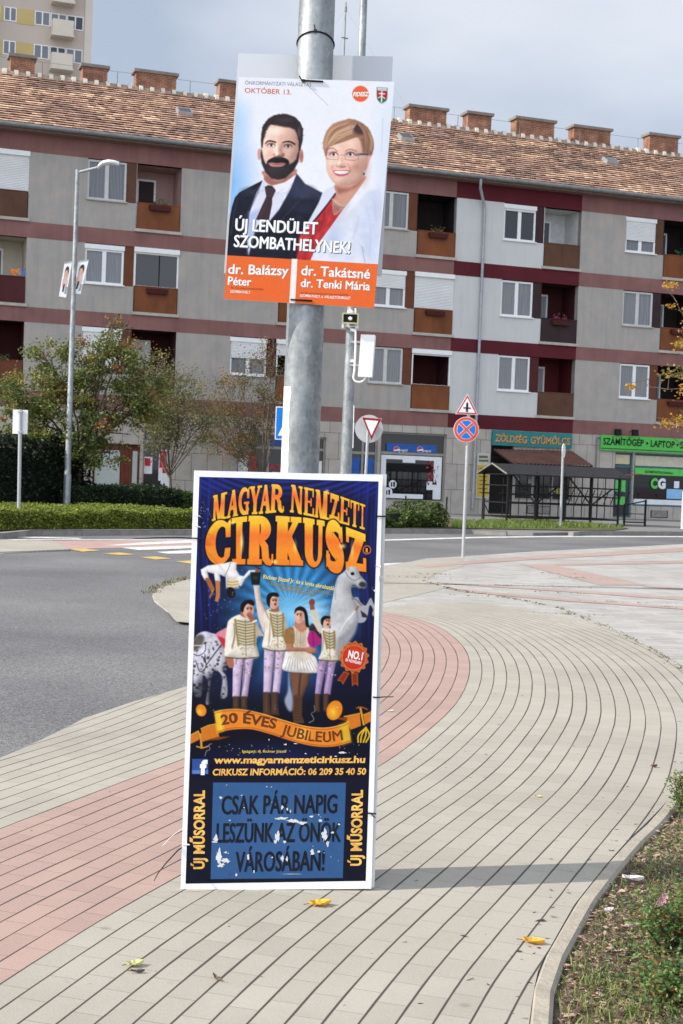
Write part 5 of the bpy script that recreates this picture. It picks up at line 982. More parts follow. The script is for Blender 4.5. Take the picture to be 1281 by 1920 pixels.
for x in xsn:
    for z in (.25, .75, 1.35, ze-.1): bar((x, df, z), (x, db, z), .016)
for i in range(14): x = s0+(s2-s0)*(i+.5)/14; bar((x, df+.7, .25), (x, df+.7, 1.75), .012)
for i in range(4): a, c = xsn[i], xsn[i+1]; bar((a, df, .75), (c, df+.5, 1.35), .02) if i % 2 else bar((c, df, .75), (a+.4, df+.5, 1.75), .02)
for i in range(9): x = s0+2.4+i*.28; bar((x, df+.1, .8), (x+.2, df+.1, 1.3), .012)
q.build('shelf_bars', m_iron, t, 'F')
q = MB(); q.add([(s2+.33, df, ze+.02), (s2+1.0, df-.2, ze+.1), (s2+.95, df+.5, ze+.1), (s2+.33, df+1.2, ze+.02)], [(0, 1, 2, 3)]); q.build('side_flap', mat('dark red canvas', (.09, .02, .015)), t, 'F')
r0_, rd = GF(1170, 986); t = thing('metal_railing', 'short black metal railing beside the stall under the green shop front', 'railing', FW(r0_, rd, .06), TH); q = MB()
r1_ = FP(1209, 987, rd)[0]; q.box((r0_-.03, rd-.03, .06), (r0_+.03, rd+.03, .85)); q.build('post', m_iron, t, 'F'); q = MB(); q.box((r1_-.03, rd-.03, .06), (r1_+.03, rd+.03, 1.02)); q.build('post', m_iron, t, 'F'); q = MB(); bar((r0_, rd, .8), (r1_, rd, .98)); bar((r0_, rd, .2), (r1_, rd, .2)); bar((r0_, rd, .5), (r1_, rd, .5), .01); q.build('rail', m_iron, t, 'F')
for x, yb, yt, lab in ((760, 962, 932, 'thin dark post in front of the drinks shop window'), (836.5, 972, 934, 'thin dark post at the right edge of the drinks shop front'), (906.5, 981, 936, 'thin dark post with a side bar left of the greengrocer door')):
    b = G(x, yb, .06); top = AT(x+1, yt, b.y).z; q = MB(); q.tube([b, b+EZ*(top-.06)], .032, 8); q.lathe(b+EZ*(top-.07), [(.032, 0), (.04, .02), (.02, .06), (0, .07)], 8)
    if x > 900: q.tube([b+EZ*(top-.2), b+EZ*(top-.5)+EX*.16], .02, 6)
    solo('metal_post', q, m_iron, lab, 'post', 'thin dark posts along the footway', loc=b)
b = G(1279, 992, .06); q = MB(); q.box((b.x-.04, b.y-.03, b.z), (b.x+.02, b.y+.03, b.z+1.35), 0); q.box((b.x+.02, b.y-.03, b.z+1.28), (b.x+.8, b.y+.03, b.z+1.35), 0); q.box((b.x+.02, b.y-.02, b.z+.1), (b.x+.74, b.y+.02, b.z+1.28), 1); q.box((b.x+.74, b.y-.03, b.z), (b.x+.8, b.y+.03, b.z+1.28), 0); q.box((b.x+.02, b.y-.015, b.z+.0), (b.x+.74, b.y+.02, b.z+.1), 0)
solo('pavement_board', q, [m_sw, mat('board dark red', (.22, .03, .04))], 'white framed red pavement board at the right edge', 'sign board', loc=b)
# ------------------------------------------------------------------ foreground litter and planting
m_lf = attr_mat('fallen leaves', .6, .3, .15)
def dry_leaf(name, label, px, size, col, rot, curl=.25, aspect=.7, cat='leaf', lift=.012):
    c = G(*px, lift); q = MB(); n, m_ = 9, 6; vs = []
    for i in range(n):
        u = i/(n-1); wd = math.sin(math.pi*min(1, u*1.02)**.8)*aspect*(.9+.14*math.sin(i*2.7))
        for k in range(m_):
            v = k/(m_-1)*2-1; x = (u-.5)*size; y = v*wd*size*.5; z = curl*size*(v*v*.5+(u-.5)**2*1.2)+.1*size*math.sin(u*7+v*3)*curl; ca, sa = math.cos(rot), math.sin(rot); vs.append(c+Vector((x*ca-y*sa, x*sa+y*ca, z)))
    f = [(i*m_+k, i*m_+k+1, i*m_+m_+k+1, i*m_+m_+k) for i in range(n-1) for k in range(m_-1)]
    for ff in f: q.add([vs[j] for j in ff], [(0, 1, 2, 3)], 0, False, jig(col, .07))
    q.tube([c+Vector((-size*.5*math.cos(rot), -size*.5*math.sin(rot), curl*size*.3)), c+Vector((-size*.8*math.cos(rot+.2), -size*.8*math.sin(rot+.2), .01))], .0015, 4, col=(.3, .2, .03))
    solo(name, q, m_lf, label, cat, loc=c)
dry_leaf('fallen_leaf', 'bright yellow leaf on the paving below the lower poster', (600, 1697), .085, (.72, .40, .03), .3, .3)
dry_leaf('fallen_leaf', 'golden yellow leaf on the path edge near the planting bed', (1001, 1768), .075, (.68, .36, .03), -.3, .3)
dry_leaf('fallen_leaf', 'pale yellow leaf on the beige paving at lower left', (253, 1810), .06, (.55, .55, .25), .5, .35)
dry_leaf('fallen_leaf', 'small yellow leaf in the middle of the path at right', (1011, 1494), .03, (.7, .6, .12), .2, .3)
dry_leaf('fallen_leaf', 'curled red brown leaf near the right end of the path rows', (1227, 1438), .035, (.16, .05, .03), .2, .6)
dry_leaf('paper_scrap', 'tiny white paper scrap on the red paving right of the posters', (733, 1334), .045, (.7, .68, .64), .3, .3, cat='paper')
dry_leaf('bark_chip', 'small brown bark chip next to the pale yellow leaf', (258, 1823), .045, (.10, .08, .07), .1, .3, .35, cat='bark')
dry_leaf('bark_chip', 'thin brown bark curl on the paving left of the bright yellow leaf', (404, 1834), .05, (.16, .12, .09), 2.0, .3, .25, cat='bark')
dry_leaf('paper_scrap', 'large pale paper scrap lying on the bark beside the kerb', (1187, 1650), .085, (.62, .60, .56), -.2, .3, .6, cat='paper', lift=.03)
dry_leaf('paper_scrap', 'small white scrap on the bark below the large pale one', (1142, 1708), .05, (.62, .60, .6), .6, .3, .7, cat='paper', lift=.03)
q = MB()                                     # crumbs of bark along the kerb and specks over the paving
def speck(px, s): 
    c = G(*px, .008); P = [c+Vector((R.uniform(-1, 1)*s*1.6, R.uniform(-1, 1)*s, R.uniform(0, .6)*s)) for _ in range(4)]; q.add(P, [(0, 1, 2), (0, 2, 3)], 0, False, jig(R.choice([(.09, .06, .045), (.14, .10, .07), (.05, .04, .035)]), .3))
for _ in range(150):
    u = R.random(); i = int(u*(len(ko)-1)); p = kb[i]; d = abs(R.gauss(0, .10)); t_ = kt[i]; c = Vector((p[0]-t_[1]*d+R.gauss(0, .03), p[1]+t_[0]*d+R.gauss(0, .04), .008)); s = R.uniform(.004, .014)
    if R.random() < .5*0+.55: P = [c+Vector((R.uniform(-1, 1)*s*1.6, R.uniform(-1, 1)*s, R.uniform(0, .6)*s)) for _ in range(4)]; q.add(P, [(0, 1, 2), (0, 2, 3)], 0, False, jig(R.choice([(.09, .06, .045), (.16, .11, .08), (.05, .04, .035)]), .3))
for _ in range(70): speck((R.uniform(0, 1200), R.uniform(1250, 1900)), R.uniform(.003, .009))
for _ in range(60): speck((R.uniform(860, 1200), R.uniform(1100, 1420)), R.uniform(.004, .010))
tag(q.build('bark_crumbs', m_lf), kind='stuff')
q = MB()
for _ in range(130):
    px = (R.uniform(0, 345), R.uniform(1060, 1290)); c = G(*px, -.028); s = R.uniform(.004, .013); q.add([c+Vector((R.uniform(-1, 1)*s*1.5, R.uniform(-1, 1)*s*1.5, R.uniform(0, .8)*s)) for _ in range(3)], [(0, 1, 2)], 0, False, jig((.5, .48, .45) if R.random() < .6 else (.06, .05, .05)))
tag(q.build('road_grit', m_lf), kind='stuff')
q = MB()                                     # moss and weeds in the plaza joints and at the path edge
def tuft(c, rx, ry, n, h):
    for _ in range(n):
        p = c+Vector((R.gauss(0, rx), R.gauss(0, ry), 0)); a = R.uniform(0, 6.28); w3 = Vector((math.cos(a), math.sin(a), 0))*.012; q.add([p-w3, p+w3, p+Vector((R.gauss(0, .02), R.gauss(0, .02), h*R.uniform(.4, 1)))], [(0, 1, 2)], 0, False, jig(R.choice([(.14, .15, .04), (.2, .18, .07), (.1, .09, .05), (.28, .22, .12)])))
for x, y, w3 in [(1045, 1100, .35), (1060, 1112, .2), (1155, 1129, .28), (885, 1117, .22), (1075, 1152, .2), (1035, 1075, .2), (1080, 1083, .15), (790, 1083, .35), (800, 1076, .2), (850, 1096, .15), (945, 1098, .12), (1257, 1138, .12)]: tuft(G(x, y, .004), w3, .03, 22, .02)
for a, c in zip([(1290, 1262)]+[(1240, 1230), (1150, 1180), (1050, 1140), (950, 1120), (850, 1105)], [(1240, 1230), (1150, 1180), (1050, 1140), (950, 1120), (850, 1105), (790, 1088)]):
    A_, B_ = G(*a, .005), G(*c, .005)
    for _ in range(26): tuft(A_.lerp(B_, R.random()), .03, .05, 3, .02)
for _ in range(120): p = G(R.uniform(284, 352), 1000, 0); 
for x, y in [(288, 1112), (296, 1104), (310, 1098), (322, 1093), (335, 1088), (345, 1086)]: tuft(G(x, y, -.01), .07, .1, 26, .06)
tag(q.build('joint_weeds', m_leaf), kind='stuff')
# planting bed: bark, blades, clover, rose bush
def bedpt():
    while True:
        i = int(R.random()**1.5*(len(ko)-1)); p = ko[i]; x = p[0]+.02+abs(R.gauss(0, .45)); 
        if x < 5: return Vector((x, p[1]+R.uniform(-.06, .06), -.004+.01*math.sin(x*5+p[1]*3)))
q = MB()
for _ in range(10000):
    c = bedpt()+EZ*R.uniform(.0, .02); s = R.uniform(.003, .013)*(1.8 if R.random() < .06 else 1); a = R.uniform(0, 6.28); d = Vector((math.cos(a), math.sin(a), R.uniform(-.3, .3)))*s; e = Vector((-math.sin(a), math.cos(a), R.uniform(-.4, .4)))*s*R.uniform(.25, .6); h = EZ*s*.25
    q.add([c-d-e, c+d-e*.7, c+d+e, c-d+e*.8, c-d*.6-e*.5+h, c+d*.6-e*.4+h, c+d*.6+e*.6+h, c-d*.6+e*.5+h], [(0, 1, 5, 4), (1, 2, 6, 5), (2, 3, 7, 6), (3, 0, 4, 7), (4, 5, 6, 7)], 0, False, jig(R.choice([(.16, .10, .07), (.25, .165, .12), (.34, .24, .18), (.09, .06, .045), (.40, .30, .23)]), .2))
tag(q.build('bark_mulch', m_lf), kind='stuff')
q = MB(); 
cl_ = [bedpt() for _ in range(70)]
for _ in range(8500):
    c0 = R.choice(cl_); c = c0+Vector((R.gauss(0, .11), R.gauss(0, .17), 0)); i = np.argmin(((ko-np.array([c.x, c.y]))**2).sum(1))
    if c.x < ko[i][0]+.015: continue
    c.z = -.012; h = R.uniform(.008, .04)*(1.5 if R.random() < .12 else 1); a = R.uniform(0, 6.28); w3 = Vector((math.cos(a), math.sin(a), 0))*R.uniform(.0015, .003); tip = Vector((R.gauss(0, .025), R.gauss(0, .025), h+.01)); col = jig(R.choice([(.15, .23, .05), (.20, .28, .07), (.10, .16, .04), (.30, .27, .11), (.34, .27, .15)]), .2); md = tip*.5+Vector((R.gauss(0, .006), R.gauss(0, .006), .01)); q.add([c-w3, c+w3, c+md+w3*.7, c+md-w3*.7, c+tip], [(0, 1, 2, 3), (3, 2, 4)], 0, False, col)
tag(q.build('grass', m_leaf), kind='stuff')
q = MB()
for cx, cy, sp, n in ((1235, 1650, .14, 240), (1190, 1790, .06, 200), (1245, 1850, .08, 420), (1262, 1700, .08, 300), (1225, 1900, .05, 200), (1130, 1850, .05, 120), (1262, 1600, .12, 200), (1205, 1735, .08, 130), (1160, 1700, .05, 60)):
    c0 = G(cx, cy, 0)
    for _ in range(n):
        c = c0+Vector((R.gauss(0, sp), R.gauss(0, sp), R.uniform(.0, .05))); i = np.argmin(((ko-np.array([c.x, c.y]))**2).sum(1))
        if c.x < ko[i][0]+.02: continue
        leaf(q, c, R.uniform(.007, .018), R.uniform(.006, .014), jig(R.choice([(.08, .15, .04), (.12, .2, .06), (.05, .1, .03), (.10, .17, .05), (.22, .15, .06)])), 1.0)
tag(q.build('clover', m_leaf), kind='stuff')
def rose(label, px, h, r, n, flowers):
    c = G(*px, -.02); t = thing('rose_bush', label, 'rose bush', c, group='rose bushes in the planting bed'); q = MB(); tips = []
    for _ in range(14):
        e = c+Vector((R.uniform(-1, 1)*r, R.uniform(-1, 1)*r, h*R.uniform(.6, 1.05))); m_ = c.lerp(e, .5)+rv(.02); q.tube([c+rv(.008), m_, e], [.005, .004, .002], 5); tips += [e, m_, m_.lerp(e, .5)]
    q.build('stems', m_twig, t); q = MB()
    for _ in range(n): p = R.choice(tips)+rv(.026); p.z = max(p.z, .0); leaf(q, p, R.uniform(.010, .022), R.uniform(.007, .014), jig(R.choice([(.09, .18, .05), (.14, .24, .07), (.06, .12, .035), (.22, .27, .08), (.09, .19, .06), (.26, .13, .05)])), .8)
    q.build('foliage', m_leaf, t)
    for fx, fy, fr, col in flowers:
        Yf = c.y-.02; fc = AT(fx, fy, Yf); q = MB()
        for k in range(16):
            a = k*2.4; rr = fr*(.25+.75*k/16); d = Vector((math.cos(a), -.5, math.sin(a))); d.normalize(); e = d.cross(EY).normalized(); p = fc+d*rr*.6; q.add([p-e*fr*.4, p+d*fr*.25-e*fr*.2+EY*-.004, p+d*fr*.25+e*fr*.2, p+e*fr*.4, p-d*fr*.3], [(0, 1, 2, 3, 4)], 0, False, jig(col, .15))
        q.build('blossom' if fr > .01 else 'rose_hip', m_lf, t)
rose('green rose bush with a pink blossom at the lower right edge', (1262, 1800), .22, .15, 3400, [(1241, 1688, .02, (.7, .3, .42)), (1246, 1680, .016, (.75, .4, .5)), (1234, 1694, .014, (.75, .42, .52)), (1272, 1713, .009, (.5, .12, .03)), (1277, 1712, .008, (.5, .1, .03))])
rose('sparse rose bush with red hips at the right edge beside the path', (1292, 1538), .22, .12, 1500, [(1267, 1462, .007, (.25, .05, .03)), (1274, 1466, .007, (.28, .06, .03)), (1279, 1480, .006, (.25, .05, .03)), (1262, 1478, .006, (.3, .1, .05))])
rose('low green rose bush below the blossoming one in the corner', (1270, 1885), .12, .13, 2000, [])
# ------------------------------------------------------------------ election poster on the pole
m_print = attr_mat('poster print', .45, .12); m_board = mat('white corrugated plastic', (.80, .81, .83), var=.03, scale=3, rough=.5); m_hollow = mat('grey plastic back', (.60, .62, .65), var=.05, scale=2, rough=.6)
def thick(mb, P, n, th, mi=0): mb.prism(P, n*th, mi)
def quadn(P): return (P[1]-P[0]).cross(P[0]-P[3]).normalized()        # towards the viewer
YF = YP-.098
Qe = [(448, 144.5), (740, 153.5), (701.5, 577.5), (420.5, 560.5)]
Pe = [AT(*Qe[0], YF-.005), AT(*Qe[1], YF+.02), AT(*Qe[2], YF+.02), AT(*Qe[3], YF-.005)]
ne = -quadn(Pe) if quadn(Pe).y > 0 else quadn(Pe)
t = thing('election_poster', 'white and orange election poster of a bearded man and a woman in glasses', 'poster', (POLE.x, POLE.y, Pe[2].z))
q = MB(); thick(q, Pe, -ne, .006); q.build('board', m_board, t)
pr = Print(Qe, Pe, 340, 486, ne, bg=(.955, .96, .985))
def inside(p, P):
    c = False
    for (x0, y0), (x1, y1) in zip(P, P[1:]+P[:1]):
        if (y0 > p[1]) != (y1 > p[1]) and p[0] < (x1-x0)*(p[1]-y0)/(y1-y0)+x0: c = not c
    return c
def A_(x, y): return (420+.15625*x, 200+.15625*y)
def B_(x, y): return (560+.15625*x, 200+.15625*y)
def mp_(f, P): return [f(*p) for p in P]
PX, PY = pr.inv()
# pale blue glow along the edges of the picture
for c, rx, ry, col, op in (((432, 350), 62, 150, (.50, .73, .96), .95), ((440, 225), 40, 60, (.66, .83, .98), .8), ((600, 330), 150, 200, (.98, .985, 1), .6), ((735, 300), 50, 180, (.84, .89, .96), .7), ((425, 440), 40, 70, (.45, .65, .93), .9)): pr.glow(c, rx, ry, col, op)
sk = (.95, .78, .705); dkh = (.20, .165, .175)
pr.ell(A_(416, 590), 3.4, 11, (.86, .66, .60)); pr.ell(A_(916, 612), 4.4, 13, (.80, .58, .53)); pr.ell(A_(918, 612), 2, 8, (.66, .42, .40), 1.5)
pr.poly(mp_(A_, [(455, 905), (300, 985), (180, 1050), (130, 1110), (95, 1220), (60, 1400), (15, 1800), (900, 1870), (900, 1590), (990, 1420), (1160, 1150), (1230, 1080), (1160, 1055), (960, 950), (855, 825), (700, 900)]), (.115, .12, .18))
pr.poly(mp_(A_, [(855, 825), (960, 950), (1160, 1055), (1200, 1090), (1120, 1150), (700, 1150), (790, 1000)]), (.20, .22, .31), 3)
pr.poly(mp_(A_, [(700, 1140), (900, 1130), (1120, 1140), (990, 1290), (760, 1270), (600, 1340)]), (.14, .15, .22), 5, True)
for i in range(9): pr.stroke(mp_(A_, [(700+i*20, 1160+i*14), (820+i*18, 1150+i*17), (1000+i*8, 1170+i*15)]), .5, (.24, .25, .34), .8, op=.6)
pr.poly(mp_(A_, [(470, 790), (468, 860), (480, 960), (560, 1000), (700, 960), (850, 830), (820, 760)]), (.78, .55, .48), 1.2, True)
pr.poly(mp_(A_, [(500, 850), (640, 920), (800, 830), (780, 900), (600, 960), (500, 920)]), (.66, .43, .37), 3, True)
pr.poly(mp_(A_, [(462, 888), (430, 965), (380, 1060), (300, 1290), (270, 1560), (280, 1700), (290, 1790), (345, 1560), (400, 1440), (540, 1390), (650, 1260), (790, 1010), (862, 828), (720, 930), (560, 975), (500, 930)]), (.90, .90, .965))
pr.poly(mp_(A_, [(560, 975), (720, 930), (850, 840),  (760, 1030), (620, 1060)]), (.96, .955, .985), 2); pr.stroke(mp_(A_, [(600, 990), (620, 1060), (700, 1010)]), .9, (.76, .75, .86)); pr.stroke(mp_(A_, [(470, 980), (445, 1040), (480, 1020)]), .9, (.74, .73, .84)); pr.poly(mp_(A_, [(300, 1290), (270, 1560), (285, 1780), (345, 1560), (420, 1250)]), (.72, .77, .92), 5)
pr.poly(mp_(A_, [(480, 985), (520, 962), (575, 975), (612, 1028), (575, 1110), (500, 1110)]), (.24, .19, .21)); pr.poly(mp_(A_, [(495, 1108), (570, 1108), (568, 1190), (530, 1390), (375, 1375), (430, 1250)]), (.25, .185, .215))
for i in range(7): pr.stroke(mp_(A_, [(500, 1000+i*15), (540, 1012+i*15), (590, 1000+i*14)]), .5, (.36, .30, .32), .6, op=.7)
pr.stroke(mp_(A_, [(495, 1110), (535, 1122), (572, 1110)]), 1.0, (.12, .09, .10)); pr.stroke(mp_(A_, [(520, 1120), (470, 1250), (420, 1370)]), 2.5, (.32, .25, .28), 2, op=.6)
face = [(446, 380), (440, 480), (442, 590), (455, 690), (500, 800), (560, 865), (640, 885), (720, 865), (810, 790), (868, 690), (893, 560), (890, 420), (860, 290), (700, 210), (520, 230)]
pr.poly(mp_(A_, face), sk, 1, True, edge=.30, ew=7)
pr.glow(A_(620, 320), 22, 14, (.985, .87, .80), .8); pr.glow(A_(520, 590), 12, 14, (.96, .78, .71), .6); pr.glow(A_(850, 480), 12, 40, (.78, .55, .48), .55)
pr.poly(mp_(A_, face), (.80, .58, .51), 4, True, op=0)
hair = [(441, 510), (436, 420), (443, 330), (462, 240), (520, 160), (600, 112), (720, 96), (830, 130), (902, 200), (938, 290), (932, 420), (905, 540), (884, 560), (884, 430), (862, 330), (840, 285), (780, 262), (690, 250), (600, 228), (540, 232), (505, 290), (482, 360), (466, 430), (456, 510)]
pr.poly(mp_(A_, hair), dkh, 1.1); pr.glow(A_(720, 170), 22, 8, (.32, .27, .28), .7); pr.glow(A_(890, 330), 5, 16, (.42, .38, .40), .8); pr.stroke(mp_(A_, [(600, 230), (700, 250), (800, 270), (850, 310)]), 2.2, (.34, .25, .24), 2, op=.6)
for i in range(22): x = 480+i*19; pr.stroke(mp_(A_, [(x, 250+abs(i-11)*3), (x+14, 180+abs(i-11)*5), (x+26, 130+abs(i-9)*7)]), .35, (.30, .25, .26) if i % 2 else (.13, .11, .12), .5, op=.6)
beard = [(440, 520), (432, 610), (444, 700), (488, 806), (556, 880), (640, 898), (724, 880), (822, 790), (882, 680), (897, 540), (872, 580), (856, 650), (815, 690), (772, 715), (764, 665), (740, 648), (690, 640), (640, 622), (600, 628), (560, 648), (525, 662), (508, 700), (492, 706), (468, 650), (452, 560)]
pr.poly(mp_(A_, beard), (.185, .165, .185), 1.6); pr.poly(mp_(A_, [(530, 735), (600, 745), (720, 738), (770, 720), (800, 720), (740, 840), (640, 880), (560, 850), (510, 770)]), (.225, .20, .215), 4, True)
pr.poly(mp_(A_, [(524, 700), (560, 690), (625, 698), (690, 690), (730, 705), (690, 735), (625, 742), (560, 735)]), (.86, .60, .57), 1.0, True); pr.stroke(mp_(A_, [(530, 706), (580, 708), (625, 712), (680, 708), (728, 706)]), 1.2, (.62, .36, .35)); pr.poly(mp_(A_, [(505, 695), (530, 655), (600, 622), (640, 640), (690, 625), (750, 655), (770, 700), (690, 690), (625, 690), (560, 690)]), (.155, .13, .145), 1.2, True)
for P in ([(490, 462), (512, 436), (550, 428), (610, 444)], [(692, 450), (735, 436), (790, 440), (838, 468)]): pr.stroke(mp_(A_, P), (1.8, 3.1, 2.6), (.18, .13, .13), 1.0)
for x, y in ((557, 482), (757, 494)):
    pr.ell(A_(x, y-6), 9, 4.6, (.80, .60, .54), 2.5, .1); pr.ell(A_(x, y), 6.6, 2.9, (.93, .90, .90), .8, .08); pr.ell(A_(x+3, y-1), 2.7, 2.7, (.36, .32, .30), .7); pr.ell(A_(x+3, y-1), 1.2, 1.2, (.06, .05, .06), .6); pr.stroke(mp_(A_, [(x-46, y+2), (x-15, y-19), (x+25, y-17), (x+48, y+8)]), 1.1, (.20, .13, .13), .7); pr.stroke(mp_(A_, [(x-40, y+14), (x, y+26), (x+40, y+16)]), .8, (.74, .52, .47), 1.2)
pr.stroke(mp_(A_, [(690, 470), (680, 560), (690, 610)]), 3.5, (.83, .62, .55), 3, op=.75); pr.stroke(mp_(A_, [(625, 480), (628, 560), (635, 590)]), 3, (.97, .83, .76), 2.5, op=.8); pr.stroke(mp_(A_, [(592, 602), (612, 618), (640, 612), (668, 622), (700, 604)]), 1.5, (.46, .27, .25), 1.2); pr.ell(A_(592, 592), 2.5, 3, (.78, .55, .49), 1.5); pr.ell(A_(702, 594), 2.6, 3.2, (.70, .47, .42), 1.5)
# the woman
pr.poly(mp_(B_, [(425, 960), (330, 1008), (272, 1060), (235, 1160), (0, 1590), (0, 1840), (130, 1860), (950, 1900), (1005, 1130), (980, 1070), (900, 960), (800, 858), (640, 1000)]), (.895, .91, .965), 1.2)
pr.poly(mp_(B_, [(880, 1000), (990, 1100), (960, 1880), (800, 1850), (700, 1500), (800, 1200)]), (.82, .86, .94), 12, True, op=.8); pr.poly(mp_(B_, [(640, 1110), (800, 880), (930, 1000), (800, 1060), (560, 1330)]), (.955, .96, .985), 4, True); pr.stroke(mp_(B_, [(760, 1700), (770, 1780), (790, 1880)]), .8, (.55, .6, .72), 1.2); pr.stroke(mp_(B_, [(700, 1640), (790, 1760)]), .5, (.68, .72, .84), 1.2); pr.glow(B_(420, 1620), 24, 40, (.66, .74, .89), .55)
for P in ([(820, 1250), (860, 1500), (850, 1800)], [(720, 1350), (650, 1600)], [(900, 1150), (930, 1400)]): pr.stroke(mp_(B_, P), 2.0, (.76, .80, .90), 3, op=.7)
pr.poly(mp_(B_, [(435, 1055), (170, 1385), (-10, 1585), (-40, 1850), (130, 1860), (200, 1690), (360, 1480), (540, 1230), (440, 1150)]), (.76, .21, .225)); pr.stroke(mp_(B_, [(430, 1065), (300, 1240), (165, 1400)]), 2.6, (.16, .10, .13), 1.4); pr.stroke(mp_(B_, [(300, 1300), (250, 1480), (120, 1640)]), 2.5, (.62, .13, .16), 3, op=.8); pr.stroke(mp_(B_, [(420, 1220), (330, 1420)]), 2.5, (.88, .34, .34), 3, op=.7); pr.stroke(mp_(B_, [(240, 1400), (100, 1720), (60, 1850)]), 4, (.55, .10, .14), 4, op=.6)
pr.poly(mp_(B_, [(428, 950), (440, 1070), (400, 1150), (400, 1280), (425, 1320), (520, 1250), (640, 1110), (805, 870), (700, 880)]), (.855, .63, .55), 1, True); pr.poly(mp_(B_, [(440, 985), (520, 1000), (640, 980), (780, 870), (700, 980), (560, 1040), (470, 1060)]), (.68, .44, .38), 4, True); pr.poly(mp_(B_, [(400, 1160), (400, 1290), (430, 1315), (500, 1250)]), (.72, .47, .44), 3)
pr.stroke(mp_(B_, [(395, 1130), (430, 1195), (480, 1225), (535, 1225)]), 3.0, (.62, .55, .50), 1.0); 
for i in range(8): pr.ell(B_(400+i*18, 1140+i*15-i*i*.6), .8, .8, (.92, .88, .82), .6)
pr.poly(mp_(B_, [(815, 560), (850, 585), (875, 600), (850, 660), (815, 760), (790, 780)]), (.91, .68, .62), 1.2, True)
wf = [(322, 520), (312, 620), (318, 720), (330, 805), (376, 895), (430, 945), (500, 968), (600, 960), (700, 915), (780, 840), (812, 740), (820, 600), (780, 450), (600, 380), (400, 430)]
ws = (.955, .775, .70); pr.poly(mp_(B_, wf), ws, 1, True, edge=.22, ew=8); pr.glow(B_(640, 480), 20, 12, (.975, .82, .73), .8); pr.glow(B_(380, 710), 12, 12, (.97, .80, .72), .7); pr.glow(B_(680, 730), 16, 14, (.93, .66, .60), .7); pr.glow(B_(780, 780), 16, 40, (.80, .56, .50), .5); pr.glow(B_(500, 920), 20, 9, (.96, .79, .71), .7)
wh = [(306, 610), (284, 500), (288, 410), (330, 300), (420, 212), (560, 168), (600, 158), (700, 180), (820, 262), (880, 380), (898, 480), (882, 570), (868, 600), (828, 592), (800, 570), (762, 575), (762, 490), (735, 430), (690, 385), (640, 395), (560, 428), (480, 455), (400, 480), (345, 520), (325, 600)]
pr.poly(mp_(B_, wh), (.72, .535, .42), 1.3, True, n=4, edge=.3, ew=6); pr.poly(mp_(B_, [(610, 220), (700, 210), (800, 290), (790, 350), (700, 350), (640, 300)]), (.30, .22, .22), 5, True); pr.poly(mp_(B_, [(740, 400), (830, 400), (880, 500), (860, 590), (780, 570)]), (.55, .38, .31), 4, True)
hr = random.Random(8)
for i in range(120):
    f = hr.random(); jx = lambda k=8: hr.uniform(-k, k); a = (690-f*70+jx(), 200+f*130+jx()); P = [a, (585-f*70+jx(14), 225+f*140+jx(14)), (440-f*50+jx(14), 290+f*130+jx(14)), (330-f*28+jx(10), 430+f*95+jx(16))]
    pr.stroke(mp_(B_, P), hr.uniform(.35, .9), hr.choice([(.88, .72, .58), (.60, .42, .33), (.80, .62, .49), (.95, .82, .69), (.50, .34, .27), (.84, .68, .54)]), .6, op=.55)
for i in range(90):
    f = hr.random(); jx = lambda k=8: hr.uniform(-k, k); P = [(700+f*70+jx(), 210+f*40+jx()), (770+f*60+jx(10), 320+jx(20)), (790+f*90+jx(10), 440+jx(20)), (775+f*100+jx(10), 560+jx(25))]
    pr.stroke(mp_(B_, P), hr.uniform(.35, .8), hr.choice([(.76, .58, .46), (.42, .29, .25), (.62, .44, .36), (.52, .37, .31), (.82, .66, .54)]), .6, op=.55)
def tufts(f, P, col, n, lo, hi, ylim, seed):  # loose strands along the outline of the hair
    r2 = random.Random(seed); P = smooth_loop(np.array(P, float), 4); c = P.mean(0)
    for _ in range(n):
        k = r2.randrange(len(P)); p = P[k]; t_ = P[(k+1) % len(P)]-P[k-1]; t_ = t_/np.hypot(*t_); d = (p-c)/np.hypot(*(p-c))
        if p[1] > ylim: continue
        a = p-d*10; b_ = p+d*r2.uniform(lo, hi)+t_*r2.uniform(-26, 26); pr.stroke([f(*a), f(*((a+b_)/2+t_*4)), f(*b_)], (.8, .3), tuple(np.array(col)*r2.uniform(.8, 1.2)), .5, op=.75)
tufts(B_, wh, (.70, .53, .42), 150, 2, 16, 560, 3); tufts(A_, hair, (.19, .16, .17), 120, 0, 7, 420, 4)
for P in ([(300, 470), (380, 300), (560, 215)], [(320, 500), (430, 350), (600, 260)], [(350, 500), (480, 400), (640, 330)], [(840, 330), (870, 430), (860, 540)]): pr.stroke(mp_(B_, P), (1.0, 2.6, 1.0), (.93, .79, .65), 1.8, op=.6)
for P in ([(310, 540), (400, 330), (590, 235)], [(420, 455), (560, 380), (660, 345)], [(800, 300), (835, 420), (810, 560)]): pr.stroke(mp_(B_, P), (.8, 1.6, .8), (.50, .35, .28), 1.2, op=.6)
for P in ([(338, 535), (370, 518), (410, 520), (452, 556)], [(552, 550), (595, 530), (640, 534), (690, 556)]): pr.stroke(mp_(B_, P), (1.1, 1.7, 1.0), (.55, .36, .30), 1)
for x, y in ((408, 592), (610, 592)):
    pr.ell(B_(x, y-4), 10, 5.5, (.84, .60, .54), 2.5); pr.ell(B_(x, y), 6.4, 3.2, (.93, .90, .90), .8); pr.ell(B_(x, y-1), 3.0, 3.0, (.40, .36, .40), .7); pr.ell(B_(x, y-1), 1.4, 1.4, (.08, .07, .08), .6); pr.stroke(mp_(B_, [(x-46, y+4), (x-15, y-24), (x+25, y-22), (x+50, y+2)]), 1.3, (.22, .14, .15), .7)
